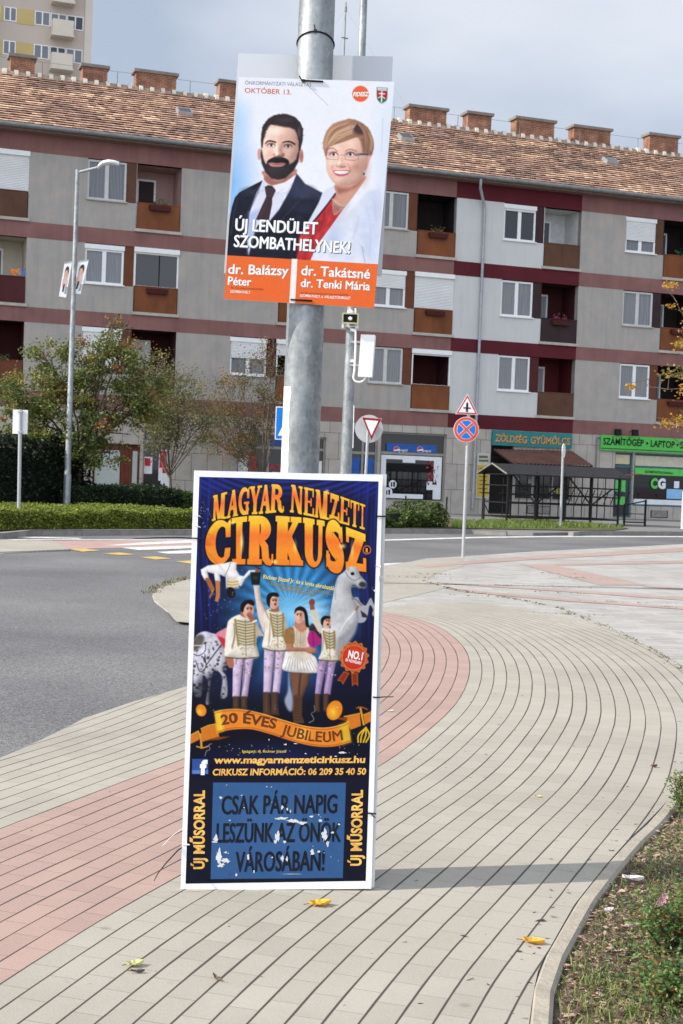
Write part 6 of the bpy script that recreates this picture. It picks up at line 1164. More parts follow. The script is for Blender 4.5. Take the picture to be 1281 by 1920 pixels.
pr.stroke(mp_(B_, [(312, 590), (330, 648), (450, 655), (470, 600), (540, 598), (552, 655), (660, 668), (705, 650), (720, 592)]), .8, (.50, .45, .46), .7, False); pr.stroke(mp_(B_, [(310, 585), (370, 570), (460, 580)]), .5, (.62, .55, .54), .7); pr.stroke(mp_(B_, [(545, 580), (640, 570), (720, 585)]), .5, (.62, .55, .54), .7); pr.stroke(mp_(B_, [(680, 598), (740, 588), (830, 592)]), 4.0, (.48, .45, .48), 1.0); pr.stroke(mp_(B_, [(735, 590), (825, 594)]), 1.6, (.22, .21, .25), .8)
pr.stroke(mp_(B_, [(470, 620), (455, 690), (440, 725), (470, 740), (510, 745), (550, 735)]), 1.6, (.78, .53, .47), 1.6, op=.85); pr.ell(B_(490, 705), 4.5, 5, (.985, .83, .755), 2.5); pr.stroke(mp_(B_, [(500, 740), (530, 748), (555, 738)]), 1.2, (.60, .36, .33), 1); pr.stroke(mp_(B_, [(575, 700), (600, 745), (618, 790)]), 1.4, (.80, .55, .49), 1.5); pr.stroke(mp_(B_, [(395, 730), (385, 770)]), 1.3, (.82, .58, .52), 1.5)
pr.poly(mp_(B_, [(396, 792), (440, 782), (500, 786), (560, 782), (610, 794), (575, 838), (500, 858), (440, 842)]), (.80, .40, .44), 1, True); pr.poly(mp_(B_, [(415, 797), (500, 793), (592, 797), (560, 822), (500, 830), (440, 820)]), (.985, .965, .96), .7, True)
pr.ell(B_(786, 800), 2.4, 3.6, (.80, .78, .76), .9); pr.ell(B_(778, 828), 1.6, 2.6, (.30, .27, .27), .8)
fA = [A_(*p) for p in face]; b_a = lambda x, y, rx, ry, a: (A_(x, y), rx*.15625, ry*.15625, a)
pr.relief(fA, [b_a(640, 520, 230, 380, 16), b_a(636, 545, 34, 95, 3.4), b_a(645, 598, 42, 30, 3.4), b_a(545, 440, 85, 26, 1.6), b_a(765, 452, 85, 26, 1.6), b_a(552, 486, 52, 26, -1.5), b_a(760, 498, 52, 26, -1.5), b_a(500, 590, 55, 50, 2), b_a(785, 600, 60, 55, 2), b_a(640, 330, 170, 80, 2), b_a(630, 665, 120, 34, 2.0), b_a(628, 742, 60, 22, -1.4), b_a(640, 815, 95, 60, 2.6)], .42)
pr.mottle(fA, .018, ((2, .5), (5, .6), (16, .8)), 5)
hr = random.Random(4)
for i in range(260):                        # short hairs along beard and crop
    x, y = hr.uniform(445, 890), hr.uniform(560, 895)
    if abs(x-655) > 150 or y > 735: pr.stroke(mp_(A_, [(x, y), (x+hr.uniform(-8, 8), y+hr.uniform(8, 24))]), .45, hr.choice([(.32, .27, .28), (.11, .09, .11), (.26, .22, .23)]), .5, op=.4) if inside((x, y), beard) else None
for i in range(200):
    x, y = hr.uniform(440, 935), hr.uniform(100, 520)
    if inside((x, y), hair) and inside((x, y-30), hair): dx = (x-690)/10; pr.stroke(mp_(A_, [(x, y), (x+dx+hr.uniform(-5, 5), y-hr.uniform(6, 20)+abs(dx)*.4)]), .45, hr.choice([(.34, .29, .30), (.11, .09, .10), (.28, .24, .25), (.40, .35, .36)]), .5, op=.45)
suit = mp_(A_, [(455, 905), (300, 985), (180, 1050), (130, 1110), (60, 1400), (15, 1800), (900, 1870), (900, 1590), (990, 1420), (1160, 1150), (960, 950), (855, 825), (560, 1390), (345, 1560), (290, 1790), (270, 1560), (380, 1060)]); pr.mottle(suit, .10, ((3, .4), (12, .6), (30, .6)), 6, False)
for P in ([(445, 925), (400, 1050), (300, 1290), (268, 1560)], [(860, 832), (790, 1010), (650, 1262), (540, 1395)], [(880, 850), (975, 985), (905, 1040), (960, 1080), (720, 1330), (620, 1440)], [(430, 960), (330, 1060), (370, 1090), (255, 1330), (230, 1560)], [(160, 1120), (120, 1300), (80, 1560)]): pr.stroke(mp_(A_, P), 1.0, (.27, .29, .37), 1.6, False, op=.8)
pr.glow(A_(300, 1040), 22, 12, (.21, .23, .31), .7); pr.glow(A_(1000, 1030), 20, 14, (.25, .27, .36), .7)
fB = [B_(*p) for p in wf]; b_b = lambda x, y, rx, ry, a: (B_(x, y), rx*.15625, ry*.15625, a)
pr.relief(fB, [b_b(570, 680, 240, 330, 15), b_b(480, 660, 34, 80, 3.0), b_b(485, 712, 44, 32, 3.6), b_b(410, 540, 70, 24, 1.2), b_b(615, 545, 80, 24, 1.2), b_b(405, 592, 50, 24, -1.3), b_b(612, 594, 55, 26, -1.3), b_b(390, 710, 50, 48, 2.6), b_b(640, 725, 75, 55, 3.0), b_b(500, 815, 110, 36, 1.2), b_b(495, 905, 85, 46, 2.6), b_b(590, 470, 150, 50, 1.4)], .34, (-.7, -.6))
pr.mottle(fB, .018, ((2, .5), (5, .6), (16, .8)), 7)
jk = mp_(B_, [(640, 1110), (800, 870), (900, 960), (980, 1070), (1000, 1130), (950, 1900), (150, 1860), (250, 1610), (500, 1260)]); pr.mottle(jk, .022, ((10, .5), (24, .8), (50, .6)), 9, False)
red_ = mp_(B_, [(435, 1055), (170, 1385), (-10, 1585), (-40, 1850), (130, 1860), (200, 1690), (360, 1480), (500, 1250)]); pr.mottle(red_, .09, ((6, .5), (14, .7)), 10, False)
neck = mp_(B_, [(428, 950), (440, 1070), (400, 1150), (400, 1280), (520, 1250), (640, 1110), (805, 870)]); pr.mottle(neck, .03, ((4, .5), (12, .7)), 12, False)
# white header and orange footer
pr.poly([(421, 480.5), (711, 497.5), (705, 582), (415, 566)], (.955, .44, .21), .5); pr.poly([(545.5, 487), (556, 487.7), (551, 580), (540.5, 575)], (.985, .975, .96), .5)
pr.ell((674.8, 176.6), 15.6, 15.6, (.94, .42, .25), .7)
C7 = lambda x, y: (410+.276*x, 70+.276*y)
pr.poly(mp_(C7, [(1073, 340), (1145, 345), (1144, 400), (1138, 432), (1106, 452), (1080, 430), (1073, 400)]), (.20, .42, .28), .5); pr.poly(mp_(C7, [(1073, 366), (1145, 370), (1144, 405), (1128, 418), (1106, 408), (1088, 418), (1074, 402)]), (.76, .12, .18), .6); pr.poly(mp_(C7, [(1076, 343), (1142, 348), (1142, 366), (1076, 362)]), (.95, .95, .95), .6); pr.stroke(mp_(C7, [(1107, 370), (1105, 442)]), 2.6, (.97, .97, .97), .6); pr.stroke(mp_(C7, [(1088, 384), (1126, 387)]), 2.2, (.97, .97, .97), .6); pr.stroke(mp_(C7, [(1082, 415), (1100, 405)]), 1.8, (.93, .93, .93), .6); pr.stroke(mp_(C7, [(1128, 420), (1112, 407)]), 1.8, (.93, .93, .93), .6); pr.stroke(mp_(C7, [(1080, 353), (1138, 358)]), 1.2, (.5, .5, .5), .6, op=.7); pr.stroke(mp_(C7, [(1073, 341), (1073, 400), (1080, 430), (1106, 452), (1138, 432), (1144, 400), (1146, 346)]), .7, (.25, .38, .30), .6)
pr.stroke(mp_(C7, [(610, 340), (670, 400), (738, 468)]), .8, (.72, .71, .71), .8); pr.stroke(mp_(C7, [(1115, 560), (1105, 780)]), 1.2, (.80, .83, .88), 1.5)
pr.soften(0, 385); pr.grain(.012, 3); pr.build('printed_picture', t, m_print, gain=.81)
def lines(parent, P, name, m, rows, off=.0006, up=None):
    for body, base, h, bold in rows:
        q = MB(); r_ = bold*h*.75
        if bold <= .03: text(q, body, base, h, P.place(off), up, bold)
        else:
            for k, (ox, oy) in enumerate(((-1, 0), (1, 0), (0, .7), (0, -.7), (0, 0), (-.7, .5), (.7, -.5))): text(q, body, [(x+ox*r_, y+oy*r_) for x, y in base], h, P.place(off+.00005*k), up, 0.0)   # heavier weight
        q.build(name, m, parent)
tw_ = mat('white ink', (.86, .86, .85), var=.02); td = mat('dark grey ink', (.12, .11, .11)); tr_ = mat('brick red ink', (.60, .17, .10), var=.05); tg = mat('grey ink', (.24, .24, .25)); to = mat('dark orange ink', (.22, .06, .02))
upv = (27, -415)
lines(t, pr, 'heading_lettering', tg, [('ÖNKORMÁNYZATI VÁLASZTÁS', [C7(178, 322), C7(622, 336)], 7.2, 0)], up=upv)
lines(t, pr, 'date_lettering', tr_, [('OKTÓBER 13.', [C7(175, 379), C7(487, 392)], 9.4, .012)], up=upv)
lines(t, pr, 'badge_lettering', tw_, [('FIDESZ', [C7(908, 404), C7(1012, 402)], 8, .03)], up=(80, -415))
lines(t, pr, 'slogan_shadow', mat('ink shadow', (.10, .10, .12)), [('ÚJ LENDÜLET', [C7(116, 1326), C7(667, 1352)], 22, .05), ('SZOMBATHELYNEK!', [C7(107, 1435), C7(889, 1481)], 21.5, .07)], .0005, upv)
lines(t, pr, 'slogan_lettering', tw_, [('ÚJ LENDÜLET', [C7(112, 1322), C7(662, 1348)], 22, .048), ('SZOMBATHELYNEK!', [C7(103, 1430), C7(885, 1477)], 21.5, .048)], .0008, upv)
for row in [('dr. Balázsy', [C7(65, 1610), C7(465, 1622)], 17.5, .045), ('Péter', [C7(63, 1684), C7(216, 1691)], 15, .045), ('SZOMBATHELY', [C7(78, 1735), C7(212, 1743)], 4.6, .01), ('dr. Takátsné', [C7(555, 1619), C7(1025, 1645)], 17.5, .045), ('dr. Tenki Mária', [C7(552, 1698), C7(1025, 1722)], 15, .045), ('SZOMBATHELY, 6. VÁLASZTÓKERÜLET', [C7(546, 1763), C7(893, 1782)], 4.6, .01)]: lines(t, pr, 'candidate_lettering', tw_, [row], up=upv)
lines(t, pr, 'small_lettering', to, [('Az Ön polgármesterjelöltje', [C7(80, 1708), C7(300, 1720)], 3.9, 0), ('Az Ön önkormányzati képviselőjelöltje', [C7(548, 1744), C7(880, 1759)], 3.9, 0)], up=upv)
q = MB(); pl = pr.place(.003)
for a, b_ in ((C7(560, 294), C7(700, 302)), (C7(486, 1782), C7(625, 1790))): q.tube([pl(*a)-ne*.002, pl(*a), pl((a[0]+b_[0])/2, (a[1]+b_[1])/2), pl(*b_), pl(*b_)-ne*.002], .0035, 6)
a = C7(560, 294); q.tube([pl(*a), pl(a[0]-5, a[1]-7)+ne*.01], .0025, 5); h_ = pl(a[0]+3, a[1]+1)+ne*.002; q.box((h_.x-.005, h_.y-.004, h_.z-.005), (h_.x+.005, h_.y+.004, h_.z+.005)); q.build('cable_tie', m_tie, t)
# the placard on the other side of the pole
YB = YP+.085; Qb = [(447, 100), (737, 106), (716, 518), (420, 512)]; Pb = [AT(x, y, YB+(.03 if x > 600 else 0)) for x, y in Qb]; nb = quadn(Pb); nb = nb if nb.y < 0 else -nb
t = thing('placard', 'blank grey back of a second placard tied behind the steel pole', 'placard', (POLE.x, POLE.y+.1, Pb[2].z)); q = MB(); thick(q, Pb, -nb, .006); q.build('board', m_hollow, t)
q = MB(); zc = AT(592, 82, YP).z; rr = .0715-.0036*(zc-2.4)*.7; P = [POLE+Vector(((rr+.002)*math.cos(a), (rr+.002)*math.sin(a), zc-.055*max(0, math.sin(a)*.5+.55)+.028)) for a in np.linspace(0, 2*math.pi, 25)]
q.tube(P, .0032, 6); k_ = P[18]; q.box((k_.x-.006, k_.y-.006, k_.z-.004), (k_.x+.006, k_.y+.003, k_.z+.006)); q.tube([k_, k_+Vector((-.006, -.012, .022))], .002, 5); q.build('cable_tie', m_tie, t)

# ------------------------------------------------------------------ circus poster standing at the foot of the pole
Qo = [(364, 882), (718, 891), (696.5, 1666.5), (338.5, 1669.5)]
g0 = G(338.5, 1669.5, .004); g1 = G(696.5, 1666.5, .004); g1 = AT(696.5, 1666.5, g0.y+(g1.y-g0.y)*.62); Po = [AT(364, 882, g0.y+.045), AT(718, 891, g1.y+.045), g1, g0]; no = quadn(Po); no = no if no.y < 0 else -no
t = thing('circus_poster', 'tall worn blue circus poster board leaning against the steel pole on the paving', 'poster', (POLE.x, (g0.y+g1.y)/2, 0))
q = MB(); thick(q, Po, -no, .009)
off = Vector((.012, .02, .0)); P2 = [Po[0]+off+Vector((.004, 0, -.006)), Po[1]+off+Vector((.003, 0, .004)), Po[2]+off, Po[3]+off]; thick(q, P2, -no, .008, 1); q.build('board', [mat('scuffed white board', (.86, .86, .855), var=.08, scale=7, rough=.55), mat('back board', (.62, .63, .63), var=.08, scale=5)], t)
Qp = [(374, 893.8), (710, 902.6), (686, 1651.6), (348, 1656.8)]
hm = homography(Qo, [(0, 0), (1, 0), (1, 1), (0, 1)])
def onq(p): v = hm @ np.array([p[0], p[1], 1]); u, w3 = v[:2]/v[2]; a, b_, c, d = Po; return (a*(1-u)+b_*u)*(1-w3)+(d*(1-u)+c*u)*w3
cp = Print(Qp, [onq(p) for p in Qp], 400, 890, no, bg=(.075, .08, .165))
PX, PY = cp.inv()
def D2(x, y): return (340+.3045*x, 870+.3045*y)
def D3(x, y): return (330+.3123*x, 1270+.3123*y)
def K7_(x, y): return (350+.15625*x, 1050+.15625*y)
def K8(x, y): return (520+.15625*x, 1050+.15625*y)
def C1(x, y): return (370+.1405*x, 890+.1405*y)
def C2(x, y): return (540+.1405*x, 890+.1405*y)
navy = np.array([.085, .09, .21])
fold = .5+.5*np.sin(PX*.55+np.sin(PY*.02)*2)*np.sin(PX*.21+1); left = np.clip((428-PX)/30, 0, 1)*np.clip((1260-PY)/140, 0, 1); right = np.clip((PX-650)/30, 0, 1)*np.clip((1240-PY)/140, 0, 1); topd = np.clip((945-PY)/30, 0, 1)
cp.a[:] = navy*(1-.25*np.clip((PY-1300)/200, 0, 1))[..., None]
drape = .5+.5*np.sin((PY-900)*.55+((PX-540)/95)**2*9); cur = np.array([.16, .21, .56]); 
al = np.clip(topd*(.25+.75*drape), 0, 1)[..., None]; cp.a[:] = cp.a*(1-al)+np.array([.17, .22, .55])*al
al = np.clip((left+right)*(.08+.85*fold**1.5), 0, 1)[..., None]; cp.a[:] = cp.a*(1-al)+cur*al
# blue light behind the riders, with rays
r_ = np.hypot((PX-545)/118, (PY-1130)/150); ang = np.arctan2(PY-1140, PX-545); rays = .86+.14*np.sin(ang*26)
al = np.clip(1.25-r_, 0, 1)*np.clip((PY-1035)/25, 0, 1); al = np.clip(al*1.35, 0, 1)[..., None]; cp.a[:] = cp.a*(1-al)+np.array([.27, .60, .83])*rays[..., None]*al
cp.glow((548, 1150), 75, 70, (.62, .86, .97), .85); cp.glow((590, 1150), 40, 40, (.86, .95, .99), .7); cp.glow((400, 1290), 60, 60, (.20, .34, .60), .5); cp.glow((520, 1300), 120, 45, (.20, .36, .62), .55)
cp.blend((slice(None), slice(None)), np.clip((PY-1275)/45, 0, 1)*np.clip((1420-PY)/50, 0, 1)*.75, (.06, .065, .12)); cp.glow((520, 1420), 150, 40, (.12, .16, .36), .8)
# big lettering
def arc(cx, cy, rx, ry, a0, a1, n=14): return [(cx+rx*math.cos(rad(a)), cy+ry*math.sin(rad(a))) for a in np.linspace(a0, a1, n)]
def bar_(x0, y0, x1, y1, w0, w1=None):     # slanted stem of horizontal width
    w1 = w1 or w0; return [(x0-w0/2, y0), (x0+w0/2, y0), (x1+w1/2, y1), (x1-w1/2, y1)]
def rc(x0, y0, x1, y1): return [(x0, y0), (x1, y0), (x1, y1), (x0, y1)]
def glyph(ch, st, th, sf):                 # stem width, thin stroke, serif height
    if ch == 'I': return [rc(.5-st/2, 0, .5+st/2, 1), rc(.0, 0, 1, sf), rc(0, 1-sf, 1, 1)]
    if ch == 'C': return [arc(.55, .5, .55, .5, 38, 322, 30)+arc(.66, .5, .66-st, .5-th, 318, 42, 30), [(.82, .60), (1.0, .60), (1.0, .99), (.90, .93), (.80, .80)], [(.80, .36), (1.0, .36), (.98, .22), (.86, .10), (.74, .12)]]
    if ch == 'G': return glyph('C', st, th, sf)[:2]+[rc(.70, .02, .92, .42), rc(.52, .40, 1.0, .40+sf)]
    if ch == 'R': return [rc(.06, 0, .06+st, 1), rc(0, 0, .16+st, sf), rc(0, 1-sf, .3, 1), arc(.48, .735, .44, .265, 90, -90, 16)+arc(.46, .735, max(.44-st*.95, .06), .265-th, -90, 90, 16), rc(.2, 1-th, .48, 1), rc(.2, .47, .48, .47+th), [(.42, .5), (.62, .53), (.80, .40), (.84, .14), (.92, .09), (.95, .22), (1.0, .22), (1.0, .05), (.90, -.02), (.72, .0), (.58, .10), (.55, .34)]]
    if ch == 'K': return [rc(.07, 0, .07+st, 1), rc(0, 0, .14+st, sf), rc(0, 1-sf, .14+st, 1), bar_(.36, .42, .82, .95, st*.55), rc(.58, 1-sf, .99, 1), bar_(.80, .05, .46, .60, st*1.05, st*.8), rc(.56, 0, 1.02, sf)]
    if ch == 'U': return [[(.08, 1), (.08, .30)]+arc(.52, .30, .44, .31, 180, 360, 18)+[(.96, 1), (.96-th*1.25, 1), (.96-th*1.25, .30)]+arc(.08+st+(.88-st-th*1.25)/2, .30, (.88-st-th*1.25)/2, .19, 360, 180, 14)+[(.08+st, 1)], rc(0, 1-sf, .16+st, 1), rc(.68, 1-sf, 1.06, 1)]
    if ch == 'S':
        c = smooth_loop([(.86, .70), (.80, .88), (.52, .955), (.24, .86), (.20, .68), (.42, .54), (.66, .42), (.80, .26), (.72, .09), (.46, .04), (.20, .11), (.12, .30)], 5, False); g = np.gradient(c, axis=0); g /= np.hypot(*g.T)[:, None]; nn = np.c_[-g[:, 1], g[:, 0]]; u = np.linspace(-1, 1, len(c)); wd = th*.6+(st*.62-th*.6)*np.exp(-(u/.52)**2)
        return [[tuple(p) for p in c+nn*wd[:, None]]+[tuple(p) for p in (c-nn*wd[:, None])[::-1]], [(.84, .62), (.96, .62), (.96, .98), (.86, .94)], [(.04, .02), (.14, .08), (.16, .38), (.04, .38)]]
    if ch == 'Z': return [rc(.04, 1-th*1.3, .98, 1), rc(.0, 0, .98, th*1.3), bar_(.22, .05, .78, .95, st*1.05), rc(.04, .66, .16, 1), rc(.86, 0, 1.0, .36)]
    if ch == 'M': return [rc(.08, 0, .08+th, 1), rc(.0, 0, .26, sf), rc(0, 1-sf, .24, 1), bar_(.18, 1, .48, 0, st*.95, th), bar_(.48, 0, .80, 1, th*.9, th), rc(.86-st, 0, .86, 1), rc(.76-st, 0, 1, sf), rc(.74, 1-sf, 1, 1)]
    if ch == 'A': return [bar_(.16, 0, .50, 1, th), bar_(.80, 0, .50, 1, st*1.1, st*.8), rc(.26, .28, .68, .28+th), rc(0, 0, .34, sf), rc(.56, 0, 1, sf)]
    if ch == 'Y': return [rc(.5-st/2, 0, .5+st/2, .48), bar_(.5, .40, .20, 1, st, st), bar_(.52, .42, .82, 1, th, th), rc(.25, 0, .75, sf), rc(0, 1-sf, .42, 1), rc(.64, 1-sf, 1, 1)]
    if ch == 'N': return [rc(.10, 0, .10+th, 1), rc(0, 0, .3, sf), rc(0, 1-sf, .3, 1), bar_(.84, 0, .20, 1, st*1.1), rc(.80, 0, .80+th, 1), rc(.66, 1-sf, 1, 1)]
    if ch == 'E': return [rc(.1, 0, .1+st, 1), rc(0, 0, 1, sf), rc(0, 1-sf, .95, 1), rc(.3, .47, .7, .47+sf), rc(.88, 0, 1, .3), rc(.84, .7, .95, 1), rc(.66, .36, .76, .64)]
    if ch == 'T': return [rc(.5-st/2, 0, .5+st/2, 1), rc(0, 1-sf, 1, 1), rc(0, .68, .1, 1), rc(.9, .68, 1, 1), rc(.24, 0, .76, sf)]
def dens(P, n=5): P = np.array(P); Q = np.roll(P, -1, 0); return np.concatenate([P+(Q-P)*k/n for k in range(n)], 1).reshape(-1, 2)
def biglet(cols, topc, botc, letters, st, th, sf, outline):
    jobs = []
    tx, ty = zip(*topc); bx, by = zip(*botc)
    for ch, (x0b, x1b, x0t, x1t) in letters:
        for P in glyph(ch, st, th, sf):
            q_ = dens(P); u, v = q_[:, 0], q_[:, 1]; xb = x0b+(x1b-x0b)*u; xt = x0t+(x1t-x0t)*u; x = xb*(1-v)+xt*v
            jobs.append(np.c_[x, np.interp(x, bx, by)*(1-v)+np.interp(x, tx, ty)*v])
    for P in jobs:
        r = cp.sd([cp.px(P)]); sl, d = r; cp.blend(sl, np.clip((outline*cp.k*1.5-d)/(outline*cp.k), 0, 1)*.92, (.05, .035, .04))
    for P in jobs: cp.poly(P, (.80, .52, .22), .6, grow=.35)
    for P in jobs:
        sl, d = cp.sd([cp.px(P)]); X, Yy_ = PX[sl], PY[sl]; vv = np.clip((np.interp(X, bx, by)-Yy_)/(np.interp(X, bx, by)-np.interp(X, tx, ty)), 0, 1); c = np.stack([np.interp(vv, [0, .3, .62, .85, 1], [k[i] for k in cols]) for i in range(3)], -1)
        al = np.clip(.5-d/1.2, 0, 1)[..., None]; cp.a[sl] = cp.a[sl]*(1-al)+c*al
top1 = [(398, 930), (455, 914), (510, 908), (550, 909), (615, 922), (686, 947)]; bot1 = [(396, 977), (455, 966), (520, 960), (548, 960), (620, 975), (686, 993)]
MG = [('M', (398, 424, 400, 426)), ('A', (425, 446.5, 427, 450)), ('G', (448, 467.5, 448, 468)), ('Y', (468, 488, 469, 492)), ('A', (486, 508, 488, 510)), ('R', (507, 533, 510, 531)), ('N', (544.5, 567, 547, 568)), ('E', (570, 589, 571, 590)), ('M', (590, 617, 592.5, 618)), ('Z', (618, 637, 620, 636)), ('E', (637, 655, 639, 656.5)), ('T', (658, 672, 658, 674)), ('I', (675, 684, 675.5, 685))]
biglet([(.96, .80, .25), (.95, .62, .24), (.95, .50, .24), (.97, .70, .28), (.97, .79, .30)], top1, bot1, MG, .27, .15, .075, 1.6)
top2 = [(384, 983), (405, 976), (436, 971), (467, 967), (520, 967), (570, 970), (612, 977), (650, 988), (690, 1003)]; bot2 = [(384, 1059), (436, 1057), (520, 1058.5), (570, 1060), (612, 1065), (650, 1068), (692, 1072)]
CK = [('C', (385, 432, 386, 433)), ('I', (436, 460.5, 435, 464)), ('R', (464, 513, 467, 512)), ('K', (514.5, 568, 518, 566)), ('U', (570, 605, 569, 607)), ('S', (611, 646, 612, 643)), ('Z', (649, 687, 648, 686))]
biglet([(.95, .55, .19), (.96, .60, .20), (.94, .50, .20), (.97, .76, .22), (.98, .80, .30)], top2, bot2, CK, .40, .15, .11, 2.4)
for c, rx, ry, op in ((C1(600, 900), 5, 26, .9), (C1(470, 640), 8, 5, .9), (C1(1040, 1160), 7, 5, .9), (C2(730, 950), 9, 7, .9), (C2(860, 1000), 4, 24, .6), (C2(100, 950), 5, 18, .6), (C2(525, 215), 6, 4, .8)): cp.glow(c, rx, ry, (1, .95, .62), op)
cp.ell(C2(1055, 1000), 8, 8.6, (.85, .45, .15)); cp.ell(C2(1055, 1000), 6, 6.6, (.10, .07, .09)); 
# rearing white horse
HW, HS = (.80, .80, .80), (.58, .58, .60)
cp.poly(mp_(K8, [(880, 480), (960, 440), (1000, 500), (1060, 540), (1120, 450), (1160, 520), (1210, 580), (1195, 690), (1140, 650), (1150, 590), (1110, 540), (1080, 680), (1040, 740), (960, 740), (900, 640)]), (.68, .68, .70), 1, True); cp.poly(mp_(K8, [(1000, 600), (1060, 640), (1100, 690), (1020, 680)]), (.20, .2, .24), 1)
cp.poly(mp_(K8, [(840, 100), (900, 70), (960, 90), (1000, 180), (1060, 250), (1075, 300), (1050, 335), (990, 325), (930, 290), (890, 320), (900, 420), (960, 560), (970, 740), (900, 860), (860, 960), (760, 1080), (720, 1200), (690, 1200), (650, 900), (640, 640), (670, 440), (690, 330), (730, 200), (800, 140)]), HW, 1, True, edge=.35, ew=9)
cp.poly(mp_(K8, [(830, 100), (850, 60), (868, 105), (855, 130)]), (.75, .66, .55), .8); cp.poly(mp_(K8, [(720, 960), (800, 880), (900, 760), (960, 700), (940, 860), (820, 1040), (740, 1180)]), (.62, .62, .64), 4, True); cp.stroke(mp_(K8, [(720, 250), (700, 360), (700, 460)]), 2, HS, 2, op=.7); cp.poly(mp_(K8, [(980, 290), (1010, 255), (1060, 270), (1070, 310), (1020, 325)]), (.24, .24, .24), 2, True); cp.ell(K8(905, 160), 3.4, 3, (.08, .07, .08)); cp.stroke(mp_(K8, [(825, 140), (860, 200), (930, 240), (1005, 205)]), .9, (.35, .36, .42)); cp.stroke(mp_(K8, [(890, 320), (940, 310), (990, 330)]), 2.2, (.55, .55, .57), 2); cp.stroke(mp_(K8, [(760, 840), (820, 740), (900, 650), (950, 580)]), 2.4, (.9, .9, .9), 1.5)
cp.stroke(mp_(K8, [(905, 460), (950, 470), (1010, 540)]), 2, (.42, .42, .45), 1.5); cp.poly(mp_(K8, [(930, 600), (960, 540), (990, 550), (960, 600)]), (.62, .42, .34), 1)
# dappled horse
cp.poly(mp_(K7_, [(90, 960), (140, 880), (220, 850), (300, 870), (390, 900), (460, 1000), (480, 1180), (440, 1320), (480, 1400), (490, 1620), (410, 1640), (430, 1400), (330, 1320), (280, 1560), (270, 1720), (230, 1700), (260, 1480), (200, 1380), (180, 1620), (90, 1600), (80, 1300), (75, 1100)]), (.84, .83, .87), 1, True, edge=.4, ew=7)
rr_ = random.Random(3)
for _ in range(150):
    x, y = rr_.uniform(80, 480), rr_.uniform(900, 1640)
    if (x < 250 and y > 1330) or y > 1230 or rr_.random() < .45: cp.ell(K7_(x, y), rr_.uniform(.8, 3.2), rr_.uniform(.8, 3), rr_.choice([(.30, .28, .27), (.18, .17, .2), (.55, .52, .55)]), .9, rr_.uniform(0, 3), .8)
cp.poly(mp_(K7_, [(85, 960), (150, 890), (210, 910), (200, 990), (130, 1070), (85, 1080)]), (.42, .39, .37), 3, True); cp.stroke(mp_(K7_, [(80, 1120), (150, 1140), (220, 1090), (230, 1000)]), 1.2, (.10, .09, .10)); cp.stroke(mp_(K7_, [(240, 1250), (330, 1130), (420, 1010)]), 1.6, (.12, .10, .11)); cp.stroke(mp_(K7_, [(110, 1200), (160, 1330), (230, 1280), (220, 1120)]), 1.2, (.14, .12, .13)); cp.stroke(mp_(K7_, [(90, 1020), (180, 1020)]), 2, (.86, .83, .80)); cp.poly(mp_(K7_, [(240, 1380), (330, 1360), (430, 1420), (400, 1700), (60, 1700), (80, 1500)]), (.09, .09, .14), 9, True, op=.55)
cp.poly(mp_(K7_, [(350, 890), (430, 830), (520, 800), (540, 900), (500, 1000), (470, 1070), (420, 980)]), (.86, .56, .62), 1, True); cp.poly(mp_(K7_, [(380, 910), (480, 960), (470, 1060), (420, 1000)]), (.74, .22, .26), 2, True)
IV, GD, LV, BT, SKN = (.92, .89, .83), (.60, .50, .30), (.84, .76, .86), (.34, .25, .20), (.88, .69, .60)
def jacket(f, body, fr, frogs=8):
    cp.poly(mp_(f, body), IV, .9, True, edge=.38, ew=6); cp.mottle(mp_(f, body), .035, ((6, .4), (14, .8)), int(body[0][0])); (xa, ya), (xb, yb) = fr; cp.poly(mp_(f, [(xa, ya), (xb, ya+10), (xb-8, yb), (xa+40, yb)]), (.80, .76, .64), 1)
    for s_ in (0, 1): cp.stroke(mp_(f, [(xa+45*0+s_*(xb-xa-8), ya), (xa+40+s_*(xb-xa-48), yb)]), 3.4, GD, 1.0, op=.9)
    cp.stroke(mp_(f, [((xa+xb)/2, ya), ((xa+xb)/2+10, yb+130)]), 1.0, (.52, .44, .30))
    for i in range(frogs): y = ya+(yb-ya)*(i+.5)/frogs; xl = xa+30*(i+.5)/frogs+20; cp.stroke(mp_(f, [(xl, y-8), ((xa+xb)/2+5, y+12), (xb-14, y-4)]), 1.15, (.36, .31, .22), .6)
def legs(f, L_, y0, y1, knee, col=LV):
    for (xa, xb, xc, xd) in L_:
        cp.poly(mp_(f, [(xa, y0), (xb, y0), ((xb*.4+xd*.6), (y0+y1)/2), (xd, y1), (xc, y1), ((xa*.4+xc*.6), (y0+y1)/2)]), col, .9, edge=.4, ew=5); cp.mottle(mp_(f, [(xa, y0), (xb, y0), (xd, y1), (xc, y1)]), .035, ((7, .5), (14, .8)), int(xa), False)
        cp.stroke(mp_(f, [(xb-12, y0+20), (xd-10, y1-10)]), 1.4, (.62, .50, .66), 1.5, op=.7)
        for _ in range(9): cp.ell(f(rr_.uniform(xa+10, xb-10), rr_.uniform(y0+10, y0+(y1-y0)*.45)), 1.6, 1.4, rr_.choice([GD, (.50, .38, .30), (.90, .86, .88)]), .7, op=.75)
def boots(f, L_, y0, y1, toe=0):
    for xa, xb in L_: cp.poly(mp_(f, [(xa, y0), (xb, y0), (xb-4, (y0+y1)/2), (xb+toe, y1-8), (xb+toe-10, y1), (xa, y1-8)]), BT, 1, edge=.45, ew=3); cp.stroke(mp_(f, [((xa+xb)/2, y0+20), ((xa+xb)/2-6, y1-40)]), 1.4, (.44, .33, .27), 1.5, op=.7)
